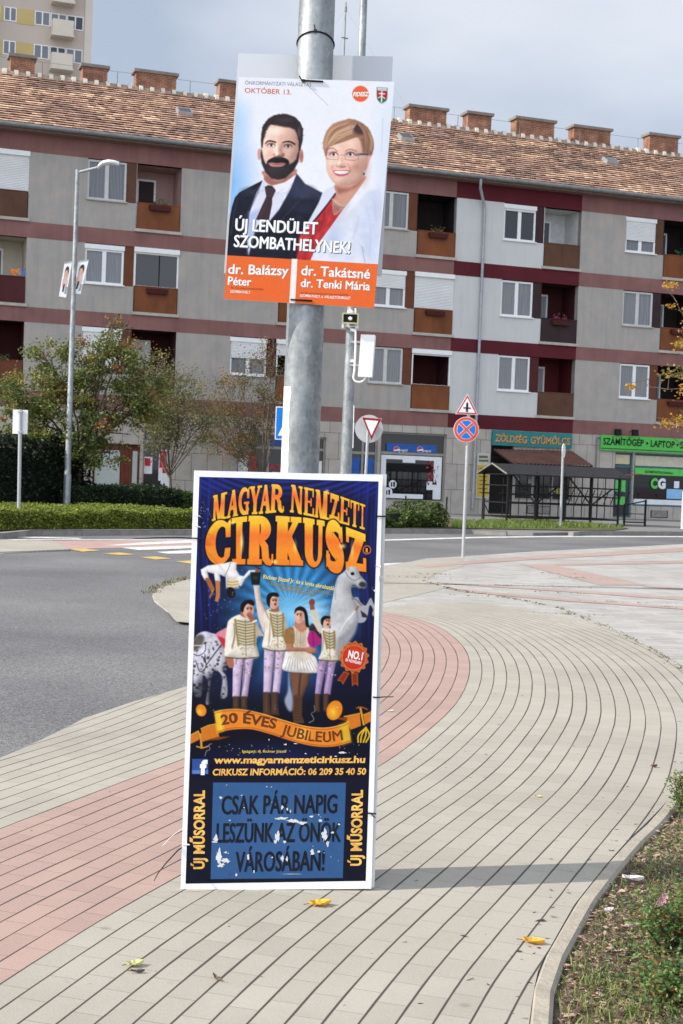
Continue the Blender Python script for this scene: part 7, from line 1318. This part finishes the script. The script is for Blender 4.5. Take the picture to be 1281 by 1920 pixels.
def head(f, c, rx, ry, hairp, tilt=0.0, mouth=None, eyes=((-.25, -.1), (.3, -.1))):
    cp.ell(f(*c), rx, ry, SKN, .9, tilt); cp.glow(f(c[0]-rx*1.2, c[1]-ry*1.5), rx*.9, ry*.7, (.95, .78, .68), .7); cp.stroke(mp_(f, [(c[0]+rx*.6, c[1]-ry*.8), (c[0]+rx*1.4, c[1]+ry*1.2), (c[0]+rx*.2, c[1]+ry*1.4)]), 1.0, (.66, .44, .36), .8, op=.8); cp.ell(f(c[0]+rx*2.6, c[1]), rx*.4, ry*.75, (.66, .45, .37), 2.5, tilt, .5); cp.poly(mp_(f, hairp), (.10, .075, .075), .9, True)
    for k, (ex_, ey2) in enumerate(eyes):
        x, y = c[0]+ex_*rx*6.4, c[1]+ey2*ry*6.4; w2 = rx*.22*6.4
        cp.ell(f(x, y+6), rx*.24, ry*.11, (.66, .44, .37), 1.0, 0, .7); cp.ell(f(x, y+4), rx*.17, ry*.075, (.14, .09, .08), .6); cp.stroke(mp_(f, [(x-w2, y-9), (x, y-15), (x+w2, y-9)]), .8, (.20, .13, .11), .7, op=.85)
    mx_, my_ = c[0]+(eyes[0][0]+eyes[1][0])*.5*rx*6.4, c[1]; cp.stroke(mp_(f, [(mx_+8, my_-10), (mx_+14, my_+14), (mx_+4, my_+18)]), .9, (.64, .42, .35), .9, op=.8); cp.glow(f(mx_-4, my_+4), rx*.22, ry*.3, (.97, .80, .70), .8)
    if mouth: cp.ell(f(*mouth), 2.2, 2.0, (.30, .08, .08), .8); cp.stroke(mp_(f, [(mouth[0]-10, mouth[1]-8), (mouth[0]+10, mouth[1]-8)]), .8, (.93, .90, .88), .6)
# man with raised arm
legs(K7_, [(935, 1065, 925, 1015), (1065, 1190, 1035, 1120)], 1065, 1590, 0); boots(K7_, [(920, 1010), (1020, 1105)], 1580, 1860, 14)
cp.poly(mp_(K7_, [(805, 300), (880, 300), (900, 470), (960, 590), (1000, 700), (930, 880), (860, 680), (830, 480)]), (.91, .83, .78), .9, edge=.4, ew=5); jacket(K7_, [(930, 640), (1000, 580), (1110, 590), (1190, 690), (1215, 900), (1200, 1080), (1050, 1085), (915, 1050), (940, 850)], ((1010, 640), (1170, 915)))
cp.poly(mp_(K7_, [(1010, 540), (1110, 550), (1110, 620), (1020, 610)]), (.62, .42, .34), 1); head(K7_, (1050, 495), 9.5, 14, [(962, 480), (975, 410), (1030, 385), (1090, 390), (1112, 420), (1100, 440), (1040, 430), (1010, 470), (1000, 560), (975, 530)], .05, (1068, 522), ((-.1, -.22), (.42, -.22))); cp.stroke(mp_(K7_, [(1000, 600), (1060, 612), (1112, 600)]), 2.6, GD)
# man with hand at mouth
legs(K7_, [(560, 690, 553, 640), (695, 808, 660, 735)], 1170, 1640, 0); boots(K7_, [(558, 640), (655, 735)], 1630, 1790)
jacket(K7_, [(510, 720), (630, 650), (700, 670), (800, 720), (900, 860), (935, 905), (860, 910), (840, 1000), (868, 1160), (700, 1175), (470, 1160), (465, 1000), (480, 860)], ((585, 710), (830, 1020)), 9); cp.stroke(mp_(K7_, [(570, 760), (575, 900), (545, 1050)]), 1.2, (.45, .38, .32)); cp.poly(mp_(K7_, [(480, 1170), (555, 1170), (570, 1270), (520, 1290), (480, 1230)]), (.68, .45, .37), 1, True)
cp.poly(mp_(K7_, [(655, 600), (700, 640), (710, 690), (650, 660)]), (.66, .45, .37), 1); head(K7_, (740, 595), 11, 15, [(652, 600), (655, 530), (700, 485), (770, 470), (812, 500), (806, 545), (740, 520), (700, 560), (680, 620)], -.1, None, ((-.05, -.2), (.55, -.2))); cp.poly(mp_(K7_, [(725, 640), (780, 630), (815, 690), (820, 745), (780, 740), (745, 690)]), (.66, .43, .35), 1, True); cp.stroke(mp_(K7_, [(800, 740), (840, 720)]), 3.4, (.94, .92, .88)); cp.stroke(mp_(K7_, [(730, 660), (768, 676), (800, 700)]), .7, (.45, .28, .23), .7)
# acrobat upside down and the pot
cp.poly(mp_(K7_, [(170, 110), (260, 60), (420, 40), (540, 15), (605, 30), (600, 110), (640, 180), (690, 190), (750, 120), (830, 115), (830, 140), (770, 160), (700, 230), (660, 310), (630, 300), (620, 330), (480, 330), (470, 200), (400, 170), (410, 250), (345, 250), (330, 160), (250, 140), (270, 215), (220, 240), (180, 170)]), (.96, .945, .94), 1, edge=.3, ew=4); cp.poly(mp_(K7_, [(480, 200), (600, 190), (630, 330), (480, 330)]), (.86, .81, .78), 3)
for i in range(6): cp.stroke(mp_(K7_, [(490, 235+i*17), (550, 245+i*17), (625, 232+i*17)]), 1.2, GD if i % 2 else (.92, .82, .50), .7)
cp.poly(mp_(K7_, [(218, 215), (275, 205), (340, 340), (310, 420), (280, 460), (270, 440), (295, 380)]), (.66, .42, .24), 1); cp.poly(mp_(K7_, [(345, 245), (405, 245), (405, 420), (380, 500), (340, 490), (355, 400)]), (.74, .50, .33), 1); cp.ell(K7_(535, 385), 8, 10.5, (.13, .09, .09), .8, -.3); cp.stroke(mp_(K7_, [(530, 30), (500, 110), (460, 190)]), 1.3, (.62, .52, .40)); cp.poly(mp_(K7_, [(768, 140), (895, 145), (880, 292), (785, 292)]), (.115, .13, .125), .8); cp.poly(mp_(K7_, [(800, 190), (860, 190), (855, 230), (805, 230)]), (.20, .24, .22), 2); cp.poly(mp_(K7_, [(830, 90), (890, 90), (885, 140), (830, 140)]), (.55, .38, .30), 1); cp.stroke(mp_(K7_, [(835, 78), (870, 100), (890, 95)]), 2, (.2, .17, .15))
# woman with bouquet
cp.poly(mp_(K8, [(150, 1340), (290, 1345), (400, 1340), (380, 1480), (310, 1640), (190, 1640), (175, 1480)]), (.50, .35, .28), 1, edge=.5, ew=5); cp.stroke(mp_(K8, [(285, 1360), (270, 1500), (262, 1640)]), 2.2, (.24, .15, .12), 2); cp.poly(mp_(K8, [(190, 1620), (305, 1620), (300, 1860), (330, 1950), (200, 1960), (185, 1800)]), (.36, .25, .19), 1)
for i in range(8): cp.stroke(mp_(K8, [(195, 1660+i*34), (250, 1676+i*34), (300, 1660+i*34)]), 1, (.26, .17, .13), 1, op=.8)
cp.poly(mp_(K8, [(140, 1350), (160, 1500), (190, 1650), (180, 1800), (130, 1790), (90, 1680), (130, 1560)]), (.75, .78, .84), 3, True, op=.8)
cp.poly(mp_(K8, [(110, 1090), (200, 1110), (380, 1120), (470, 1170), (505, 1330), (430, 1350), (280, 1345), (150, 1335), (65, 1300), (85, 1180)]), (.94, .92, .90), 1.1, True, edge=.35, ew=5)
for i in range(11): x = 80+i*40; cp.stroke(mp_(K8, [(150+i*24, 1150), (x+10, 1320)]), 1.3, (.64, .60, .55), 1.2, op=.8)
cp.poly(mp_(K8, [(190, 790), (260, 770), (360, 790), (400, 900), (390, 1000), (420, 1120), (360, 1190), (180, 1150), (150, 1050), (160, 880)]), (.86, .81, .74), 1, True); cp.poly(mp_(K8, [(100, 830), (170, 800), (205, 830), (205, 1000), (110, 1000), (80, 920)]), (.62, .47, .29), 1.2, True)
for i in range(7): cp.stroke(mp_(K8, [(215+i*22, 840), (225+i*20, 1060)]), 1.2, GD if i % 2 else (.72, .60, .50), .9, op=.8)
cp.poly(mp_(K8, [(230, 720), (330, 720), (370, 800), (300, 860), (215, 800)]), (.74, .52, .43), 1.2, True); head(K8, (270, 660), 9.2, 15, [(212, 640), (222, 580), (280, 550), (340, 580), (370, 660), (380, 760), (395, 800), (350, 790), (335, 700), (320, 620), (270, 600), (235, 610)], .1, None, ((-.35, -.14), (.2, -.1))); cp.stroke(mp_(K8, [(240, 690), (262, 698), (285, 690)]), 1.2, (.90, .82, .80)); cp.poly(mp_(K8, [(105, 1000), (190, 1000), (200, 1040), (330, 1050), (400, 1030), (480, 1060), (470, 1110), (400, 1120), (330, 1090), (120, 1090)]), (.74, .52, .43), 1, edge=.4, ew=3)
cp.poly(mp_(K8, [(380, 880), (420, 770), (500, 830), (560, 920), (555, 960), (470, 1030), (400, 1030), (365, 950)]), (.68, .16, .50), 1, True); cp.poly(mp_(K8, [(385, 830), (420, 760), (470, 800), (560, 920), (520, 930), (450, 850)]), (.12, .20, .13), 2, True); cp.stroke(mp_(K8, [(430, 860), (440, 1020)]), 1.6, (.52, .09, .38), 2)
for x, y in ((420, 790), (460, 830), (510, 880)): cp.ell(K8(x, y), 2.4, 2, (.42, .12, .32), 1)
# boy with raised fist
legs(K8, [(505, 610, 455, 520), (610, 712, 560, 640)], 1190, 1610, 0, (.72, .62, .77)); boots(K8, [(452, 518), (555, 625)], 1600, 1820)
cp.poly(mp_(K8, [(395, 590), (460, 570), (500, 690), (540, 800), (560, 900), (490, 850), (430, 740)]), (.84, .80, .73), 1); cp.ell(K8(420, 505), 5.5, 7, (.52, .30, .24), .9); cp.poly(mp_(K8, [(395, 530), (445, 530), (455, 590), (398, 595)]), (.56, .36, .28), .8); jacket(K8, [(535, 830), (600, 800), (690, 850), (705, 950), (715, 1100), (735, 1200), (620, 1205), (500, 1190), (530, 1100), (540, 960)], ((560, 850), (695, 1060)), 6); head(K8, (595, 735), 8.6, 12, [(530, 760), (530, 700), (570, 665), (630, 670), (640, 695), (590, 700), (560, 730), (550, 780)], .1, (612, 765), ((.0, -.2), (.5, -.2)))
cp.mottle(mp_(K8, [(840, 100), (1000, 180), (1060, 250), (990, 325), (890, 320), (960, 560), (900, 860), (760, 1080), (690, 1200), (650, 900), (640, 640), (730, 200)]), .035, ((8, .6), (22, .9)), 21)
cp.mottle(mp_(K7_, [(90, 960), (220, 850), (390, 900), (480, 1180), (440, 1400), (200, 1600), (80, 1300)]), .06, ((4, .5), (12, .8)), 22)
cp.mottle(mp_(K8, [(110, 800), (360, 780), (400, 1000), (500, 1330), (280, 1345), (65, 1300), (150, 1050)]), .045, ((5, .5), (12, .8)), 23)
SH = (.56, .49, .41)
for P in ([(592, 715), (588, 880), (552, 1060)], [(828, 760), (850, 850), (862, 908)], [(1008, 690), (1000, 900), (985, 1030)], [(1172, 690), (1190, 900)], [(900, 480), (950, 600), (990, 700)]): cp.stroke(mp_(K7_, P), (1.0, 2.4, 1.4), SH, 1.4, op=.75)
for P in ([(555, 845), (556, 960), (545, 1080)], [(694, 860), (706, 1040)]): cp.stroke(mp_(K8, P), (1.0, 2.2, 1.2), SH, 1.3, op=.75)
cp.poly(mp_(K7_, [(840, 725), (932, 902), (862, 912), (824, 800)]), (.76, .70, .63), 2, op=.7); cp.poly(mp_(K7_, [(505, 730), (545, 715), (540, 960), (490, 1140), (472, 1100), (480, 880)]), (.98, .96, .92), 3, op=.6)
for f, P in ((K7_, [(470, 1160), (660, 1176), (866, 1160)]), (K7_, [(915, 1050), (1050, 1086), (1200, 1080)]), (K8, [(500, 1190), (620, 1206), (735, 1200)])): cp.stroke(mp_(f, P), 1.7, (.36, .29, .22), 1.0)
for f, P in ((K7_, [(700, 1170), (690, 1400), (650, 1640)]), (K7_, [(1065, 1080), (1055, 1330), (1020, 1590)]), (K8, [(612, 1200), (590, 1400), (540, 1600)])): cp.stroke(mp_(f, P), 2.0, (.34, .27, .38), 1.6, op=.8)
for f, x0, x1, y0, n in ((K7_, 640, 850, 1040, 7), (K7_, 1000, 1180, 960, 7), (K8, 560, 710, 1080, 5)):
    for _ in range(n*3): cp.ell(f(rr_.uniform(x0, x1), y0+rr_.uniform(0, 90)), 1.3, 1.1, (.66, .58, .38), .8, op=.7)
# rosette
st_ = [(922+(185 if k % 2 else 158)*math.cos(k*math.pi/14+.1), 1160+(197 if k % 2 else 170)*math.sin(k*math.pi/14+.1)) for k in range(28)]
for P in ([(800, 1330), (870, 1350), (790, 1490), (770, 1450), (722, 1440)], [(890, 1350), (968, 1345), (972, 1510), (935, 1475), (900, 1512)]): cp.poly(mp_(K8, P), (.80, .42, .16), 1); cp.poly(mp_(K8, P), (.56, .20, .08), 1.2, grow=-1.4)
cp.poly(mp_(K8, st_), (.84, .58, .20), 1, True, n=3); cp.poly(mp_(K8, st_), (.72, .34, .12), 1.2, True, grow=-1.6, n=3); cp.ell(K8(922, 1165), 23.5, 24.5, (.78, .24, .12), 1); cp.glow(K8(940, 1110), 16, 16, (.90, .45, .22), .5)
for k in range(44): a = k*math.pi/22; cp.ell(K8(922+142*math.cos(a), 1165+148*math.sin(a)), .75, .75, (.97, .92, .86), .5)
# ribbon, balloons
RB, RY, RD = (.90, .55, .20), (.93, .77, .25), (.55, .28, .08)
for P in ([(85, 345), (135, 318), (150, 350), (140, 372), (85, 398)], [(150, 305), (195, 285), (245, 275), (262, 355), (200, 372), (158, 385)], [(1010, 232), (1060, 222), (1105, 212), (1112, 288), (1050, 312)], [(1125, 222), (1180, 200), (1180, 258), (1135, 280)]): cp.poly(mp_(D3, P), (.82, .50, .17), .9); cp.stroke(mp_(D3, [P[0], P[1], P[2]]), 1.2, RY, 1, False)
for P in ([(148, 340), (155, 420)], [(1108, 180), (1128, 280)]): cp.stroke(mp_(D3, P), 4, (.85, .62, .20), 1)
cp.stroke(mp_(D3, [(125, 412), (160, 420), (195, 410)]), 2.4, (.80, .60, .22)); cp.stroke(mp_(D3, [(1085, 182), (1115, 176), (1150, 190)]), 2.4, (.66, .38, .16)); cp.poly(mp_(D3, [(170, 378), (250, 355), (330, 352), (260, 372)]), RD, 1.2); cp.poly(mp_(D3, [(940, 240), (1030, 236), (1030, 262)]), RD, 1.2)
TP = [(232, 205), (300, 190), (400, 190), (520, 215), (650, 255), (780, 290), (900, 300), (1000, 280), (1035, 262)]; BP = [(1052, 385), (950, 412), (830, 410), (700, 380), (570, 338), (450, 308), (330, 312), (250, 332)]
band = np.concatenate([smooth_loop(mp_(D3, TP), 5, False), smooth_loop(mp_(D3, BP), 5, False)]); cp.poly(band, RB, .9)
cp.poly(mp_(D3, [(232, 205), (270, 196), (290, 318), (250, 332)]), RY, 4); cp.poly(mp_(D3, [(980, 285), (1035, 262), (1052, 385), (1000, 400)]), (.86, .70, .20), 5); cp.glow(D3(760, 340), 22, 18, (.97, .78, .36), .9)
for off_, P in ((9, TP), (-9, BP)): cp.stroke(mp_(D3, [(x, y+off_) for x, y in P]), .7, RD, .8); 
cp.stroke(mp_(D3, TP), .8, (.98, .82, .48), .8); cp.stroke(mp_(D3, BP), .8, (.70, .38, .12), .8)
cp.ell(D3(152, 195), 9.8, 11.5, (.90, .56, .14), .9, -.3); cp.glow(D3(145, 205), 7, 8, (.98, .82, .35), .8); cp.ell(D3(953, 195), 14.5, 19, (.88, .55, .14), .9, .35); cp.glow(D3(945, 205), 11, 15, (.93, .82, .30), .9); cp.glow(D3(965, 165), 6, 6, (.95, .60, .25), .6)
cp.ell(D3(1132, 343), 14, 15, (.13, .12, .12), .9)
for a0 in (-.9, -.35, .2, .75): cp.stroke([D3(1150-44*.2, 300), D3(1132+44*math.sin(a0), 343), D3(1120+38*math.sin(a0*.8), 386)], 3.0, (.88, .72, .18), .8)
for _ in range(90): x, y = rr_.uniform(200, 1100), rr_.choice([rr_.uniform(395, 470), rr_.uniform(150, 290), rr_.uniform(320, 380)]); (cp.ell(D3(x, y), rr_.uniform(.4, 1.1), rr_.uniform(.4, 1.1), rr_.choice([(.9, .85, .6), (.95, .95, .95), (.7, .6, .3)]), .5, op=.8) if not (230 < x < 1050 and 190 < y < 400) else None)
for P in ([(175, 470), (185, 440), (205, 430), (200, 405), (215, 395)], [(800, 270), (830, 250), (815, 215), (835, 200), (830, 165)]): cp.stroke(mp_(D3, P), .8, (.75, .74, .72), .6)
for _ in range(120):                        # flakes knocked off the print
    x, y = rr_.choice([(rr_.gauss(215, 45), rr_.gauss(900, 60)), (rr_.gauss(150, 30), rr_.gauss(300, 40)), (rr_.gauss(960, 60), rr_.gauss(880, 70)), (rr_.uniform(110, 1190), rr_.uniform(600, 1300))]); cp.stroke(mp_(D2, [(x, y), (x+rr_.uniform(-8, 8), y+rr_.uniform(-10, 10))]), rr_.uniform(.4, 1.0), (.80, .86, .92), .5, op=.75)
# dark caption band and the blue panel
cp.poly(mp_(D3, [(98, 487), (195, 487), (194, 577), (97, 577)]), (.23, .35, .62), .6); cp.poly(mp_(D3, [(98, 555), (195, 555), (194, 577), (97, 577)]), (.40, .52, .76), 1.2); cp.poly(mp_(D3, [(60, 600), (1160, 600), (1140, 1225), (58, 1240)]), (.105, .11, .19), 6, op=.85); cp.poly(mp_(D3, [(224, 629), (1022, 629), (1003, 1204), (209, 1211)]), (.25, .40, .58), .7)
cp.glow(D3(560, 900), 110, 80, (.29, .44, .62), .6)
for rows, off_ in (([('www', 0)], 0),): pass
cp.soften(170, 520, .75); cp.grain(.028, 4); cp.a = np.clip(cp.a, 0, 1)**1.13; cp.build('printed_picture', t, m_print, gain=.92)
ink = mat('orange yellow ink', (.86, .42, .08), var=.2, scale=22, col2=(.90, .58, .14)); dink = mat('black blue ink', (.018, .02, .032)); yink = mat('yellow ink', (.75, .62, .10), var=.1); bink = mat('dark brown ink', (.12, .035, .01)); rim = mat('dark brown rim', (.06, .014, .01))
uo = (25, -780)
URL = [('www.magyarnemzeticirkusz.hu', [D3(228, 513), D3(1135, 509)], 12.2, .035), ('CIRKUSZ INFORMÁCIÓ: 06 209 35 40 50', [D3(220, 585), D3(1140, 580)], 11.6, .03)]
q = MB()
for body, base, h, bold in URL: text(q, body, [(x+.8, y+.7) for x, y in base], h, cp.place(.0005), uo, bold+.03, .08)
q.build('caption_rim', rim, t); q = MB()
for body, base, h, bold in URL: text(q, body, base, h, cp.place(.0008), uo, bold, .08)
q.build('caption_lettering', ink, t)
q = MB(); up_l = (-780, -25)
for P in ([D3(170, 1150), D3(172, 676)], [D3(1112, 1130), D3(1121, 673)]): text(q, 'ÚJ MŰSORRAL', P, 19.5, cp.place(.0008), (-1, 0), .035); q.build('side_lettering', ink, t); q = MB()
lines(t, cp, 'notice_lettering', mat('notice ink', (.016, .018, .026), var=.3, scale=10, spec=.04, rough=.9), [('CSAK PÁR NAPIG', [D3(276, 820), D3(966, 812)], 34.5, .035), ('LESZÜNK AZ ÖNÖK', [D3(245, 990), D3(988, 984)], 36, .035), ('VÁROSÁBAN!', [D3(360, 1166), D3(890, 1158)], 37, .035)], .0007, uo)
lines(t, cp, 'ribbon_lettering', bink, [('20 ÉVES', [D3(275, 282), D3(360, 268), D3(420, 270), D3(500, 285), D3(600, 306)], 18, .03), ('JUBILEUM', [D3(632, 335), D3(700, 356), D3(800, 378), D3(900, 386), D3(1003, 372)], 19, .035)])
lines(t, cp, 'act_lettering', yink, [('Richter József Jr. és a lovas akrobaták', [D2(506, 702), D2(720, 733), D2(946, 776)], 7.4, .02), ('Igazgató: ifj. Richter József', [D3(400, 449), D3(666, 449)], 5, 0)])
lines(t, cp, 'award_lettering', mat('olive ink', (.25, .21, .05)), [('a Budapesti Nemzetközi Cirkuszfesztivál', [D2(535, 738), D2(910, 800)], 6.5, .02), ('közönségdíjas száma', [D2(602, 772), D2(830, 812)], 6.5, .02)])
lines(t, cp, 'rosette_lettering', tw_, [('NO.1', [K8(848, 1165), K8(1020, 1195)], 14, .03), ('IN HUNGARY', [K8(820, 1205), K8(1010, 1252)], 5.6, .02)])
q = MB(); text(q, 'f', [D3(143, 577), D3(188, 577)], 24.5, cp.place(.0008), uo, .06); q.build('square_badge_letter', tw_, t); q = MB(); text(q, 'R', [C2(1040, 1035), C2(1072, 1035)], 8, cp.place(.0008), uo, .02); q.build('trademark_letter', ink, t)
q = MB(); m_torn = mat('torn white patch', (.66, .67, .68), var=.12, scale=30)
def torn(cx, cy, rx, ry, n=18, sd=1):
    r2 = random.Random(sd); P = [(cx+rx*r2.uniform(.35, 1.1)*math.cos(2*math.pi*k/n), cy+ry*r2.uniform(.35, 1.1)*math.sin(2*math.pi*k/n)) for k in range(n)]; pl_ = cp.place(.0011); c = pl_(*D3(cx, cy)); vs = [c]+[pl_(*D3(*p)) for p in P]; q = MB(); q.add(vs, [(0, 1+k, 1+(k+1) % n) for k in range(n)]); q.build('torn_patch', m_torn, t)
for i, (x, y, rx, ry) in enumerate([(260, 1075, 20, 55), (300, 1098, 34, 22), (272, 1125, 24, 20), (612, 955, 20, 38), (640, 845, 45, 12), (700, 860, 46, 14), (760, 872, 30, 12), (895, 945, 22, 50), (912, 1000, 14, 22), (600, 985, 14, 16), (655, 985, 12, 12), (240, 965, 16, 30), (270, 720, 14, 10), (870, 860, 16, 10), (815, 833, 16, 8), (640, 1085, 10, 22), (668, 1090, 9, 20), (820, 1050, 14, 24), (860, 1045, 12, 8), (435, 1080, 9, 26), (980, 880, 8, 8), (300, 1050, 12, 8), (640, 780, 8, 16), (670, 790, 6, 14), (690, 800, 5, 12), (235, 985, 20, 8), (365, 1185, 8, 10), (700, 1180, 60, 1.6), (470, 1165, 7, 12), (940, 930, 12, 8), (580, 1080, 7, 5)]): torn(x, y, rx, ry, sd=i)
for i in range(16): torn(rr_.uniform(240, 990), rr_.uniform(640, 1190), rr_.uniform(2, 7), rr_.uniform(2, 6), 9, 50+i)
for x, y, rx, ry in ((1000, 450, 30, 12), (960, 470, 10, 6), (660, 400, 12, 8), (720, 395, 14, 5), (560, 372, 4, 10), (780, 455, 8, 6)): torn(x, y, rx, ry*.7, 12, int(x))
q = MB()                                     # white tape lump and peeling corner
pl_ = cp.place(.004)
for x, y in ((1215, 635), (1225, 700), (1195, 770)): c = onq(D2(x, y))+no*.003; q.add([c+rv(.006)+no*.003 for _ in range(6)], [(0, 1, 2), (1, 2, 3), (2, 3, 4), (3, 4, 5)])
q.build('tape_remnant', m_torn, t)
T = lambda x, y, o=.004: onq((x, y))+no*o
q = MB(); q.tube([T(383, 1008.5), T(370, 1008.3), T(362, 1008), AT(330, 1007.5, g0.y+.0), AT(290, 1008.3, g0.y-.02), AT(250, 1010, g0.y-.04)], [.0028, .0028, .0026, .0024, .002, .0015], 6); q.build('cable_tie', m_tie, t); q = MB(); q.tube([T(704, 967), T(717, 967.5), AT(728, 967.6, g1.y+.09)], .003, 6); q.build('cable_tie', m_tie, t); q = MB(); q.tube([T(699, 1305), T(709, 1305.5), AT(722, 1306.5, g1.y), AT(738, 1306.5, g1.y-.02)], [.003, .003, .0024, .0018], 6); q.build('cable_tie', m_tie, t)
q = MB(); q.tube([T(690, 1523), T(699, 1524), AT(705, 1526, g1.y+.01)], .003, 6); q.build('cable_tie', m_tie, t); q = MB(); q.tube([T(695, 1524), AT(700, 1530, g1.y-.01), AT(704, 1533, g1.y)], .002, 5); q.build('cable_tie', m_tie, t); q = MB(); q.tube([T(341, 1588), AT(334, 1594, g0.y-.0), AT(310, 1620, g0.y-.05), AT(296, 1638, g0.y-.06), AT(289, 1652, g0.y-.06)], [.0028, .0026, .0024, .002, .0014], 6); q.build('cable_tie', m_tie, t)
q = MB(); q.tube([T(346, 1552), AT(338, 1556, g0.y), AT(320, 1570, g0.y-.02), AT(305, 1586, g0.y-.02)], .0009, 5); q.build('clear_cable_tie', m_sw, t); q = MB(); q.tube([T(341, 1582), T(356, 1582.5)], .003, 5); q.build('clear_cable_tie', m_sw, t)
for y in (967, 987): q = MB(); q.tube([T(364, y-1), T(368, y-2, .008), T(374, y, .008), T(376, y+1)], .0022, 5); q.build('clear_cable_tie', m_sw, t)
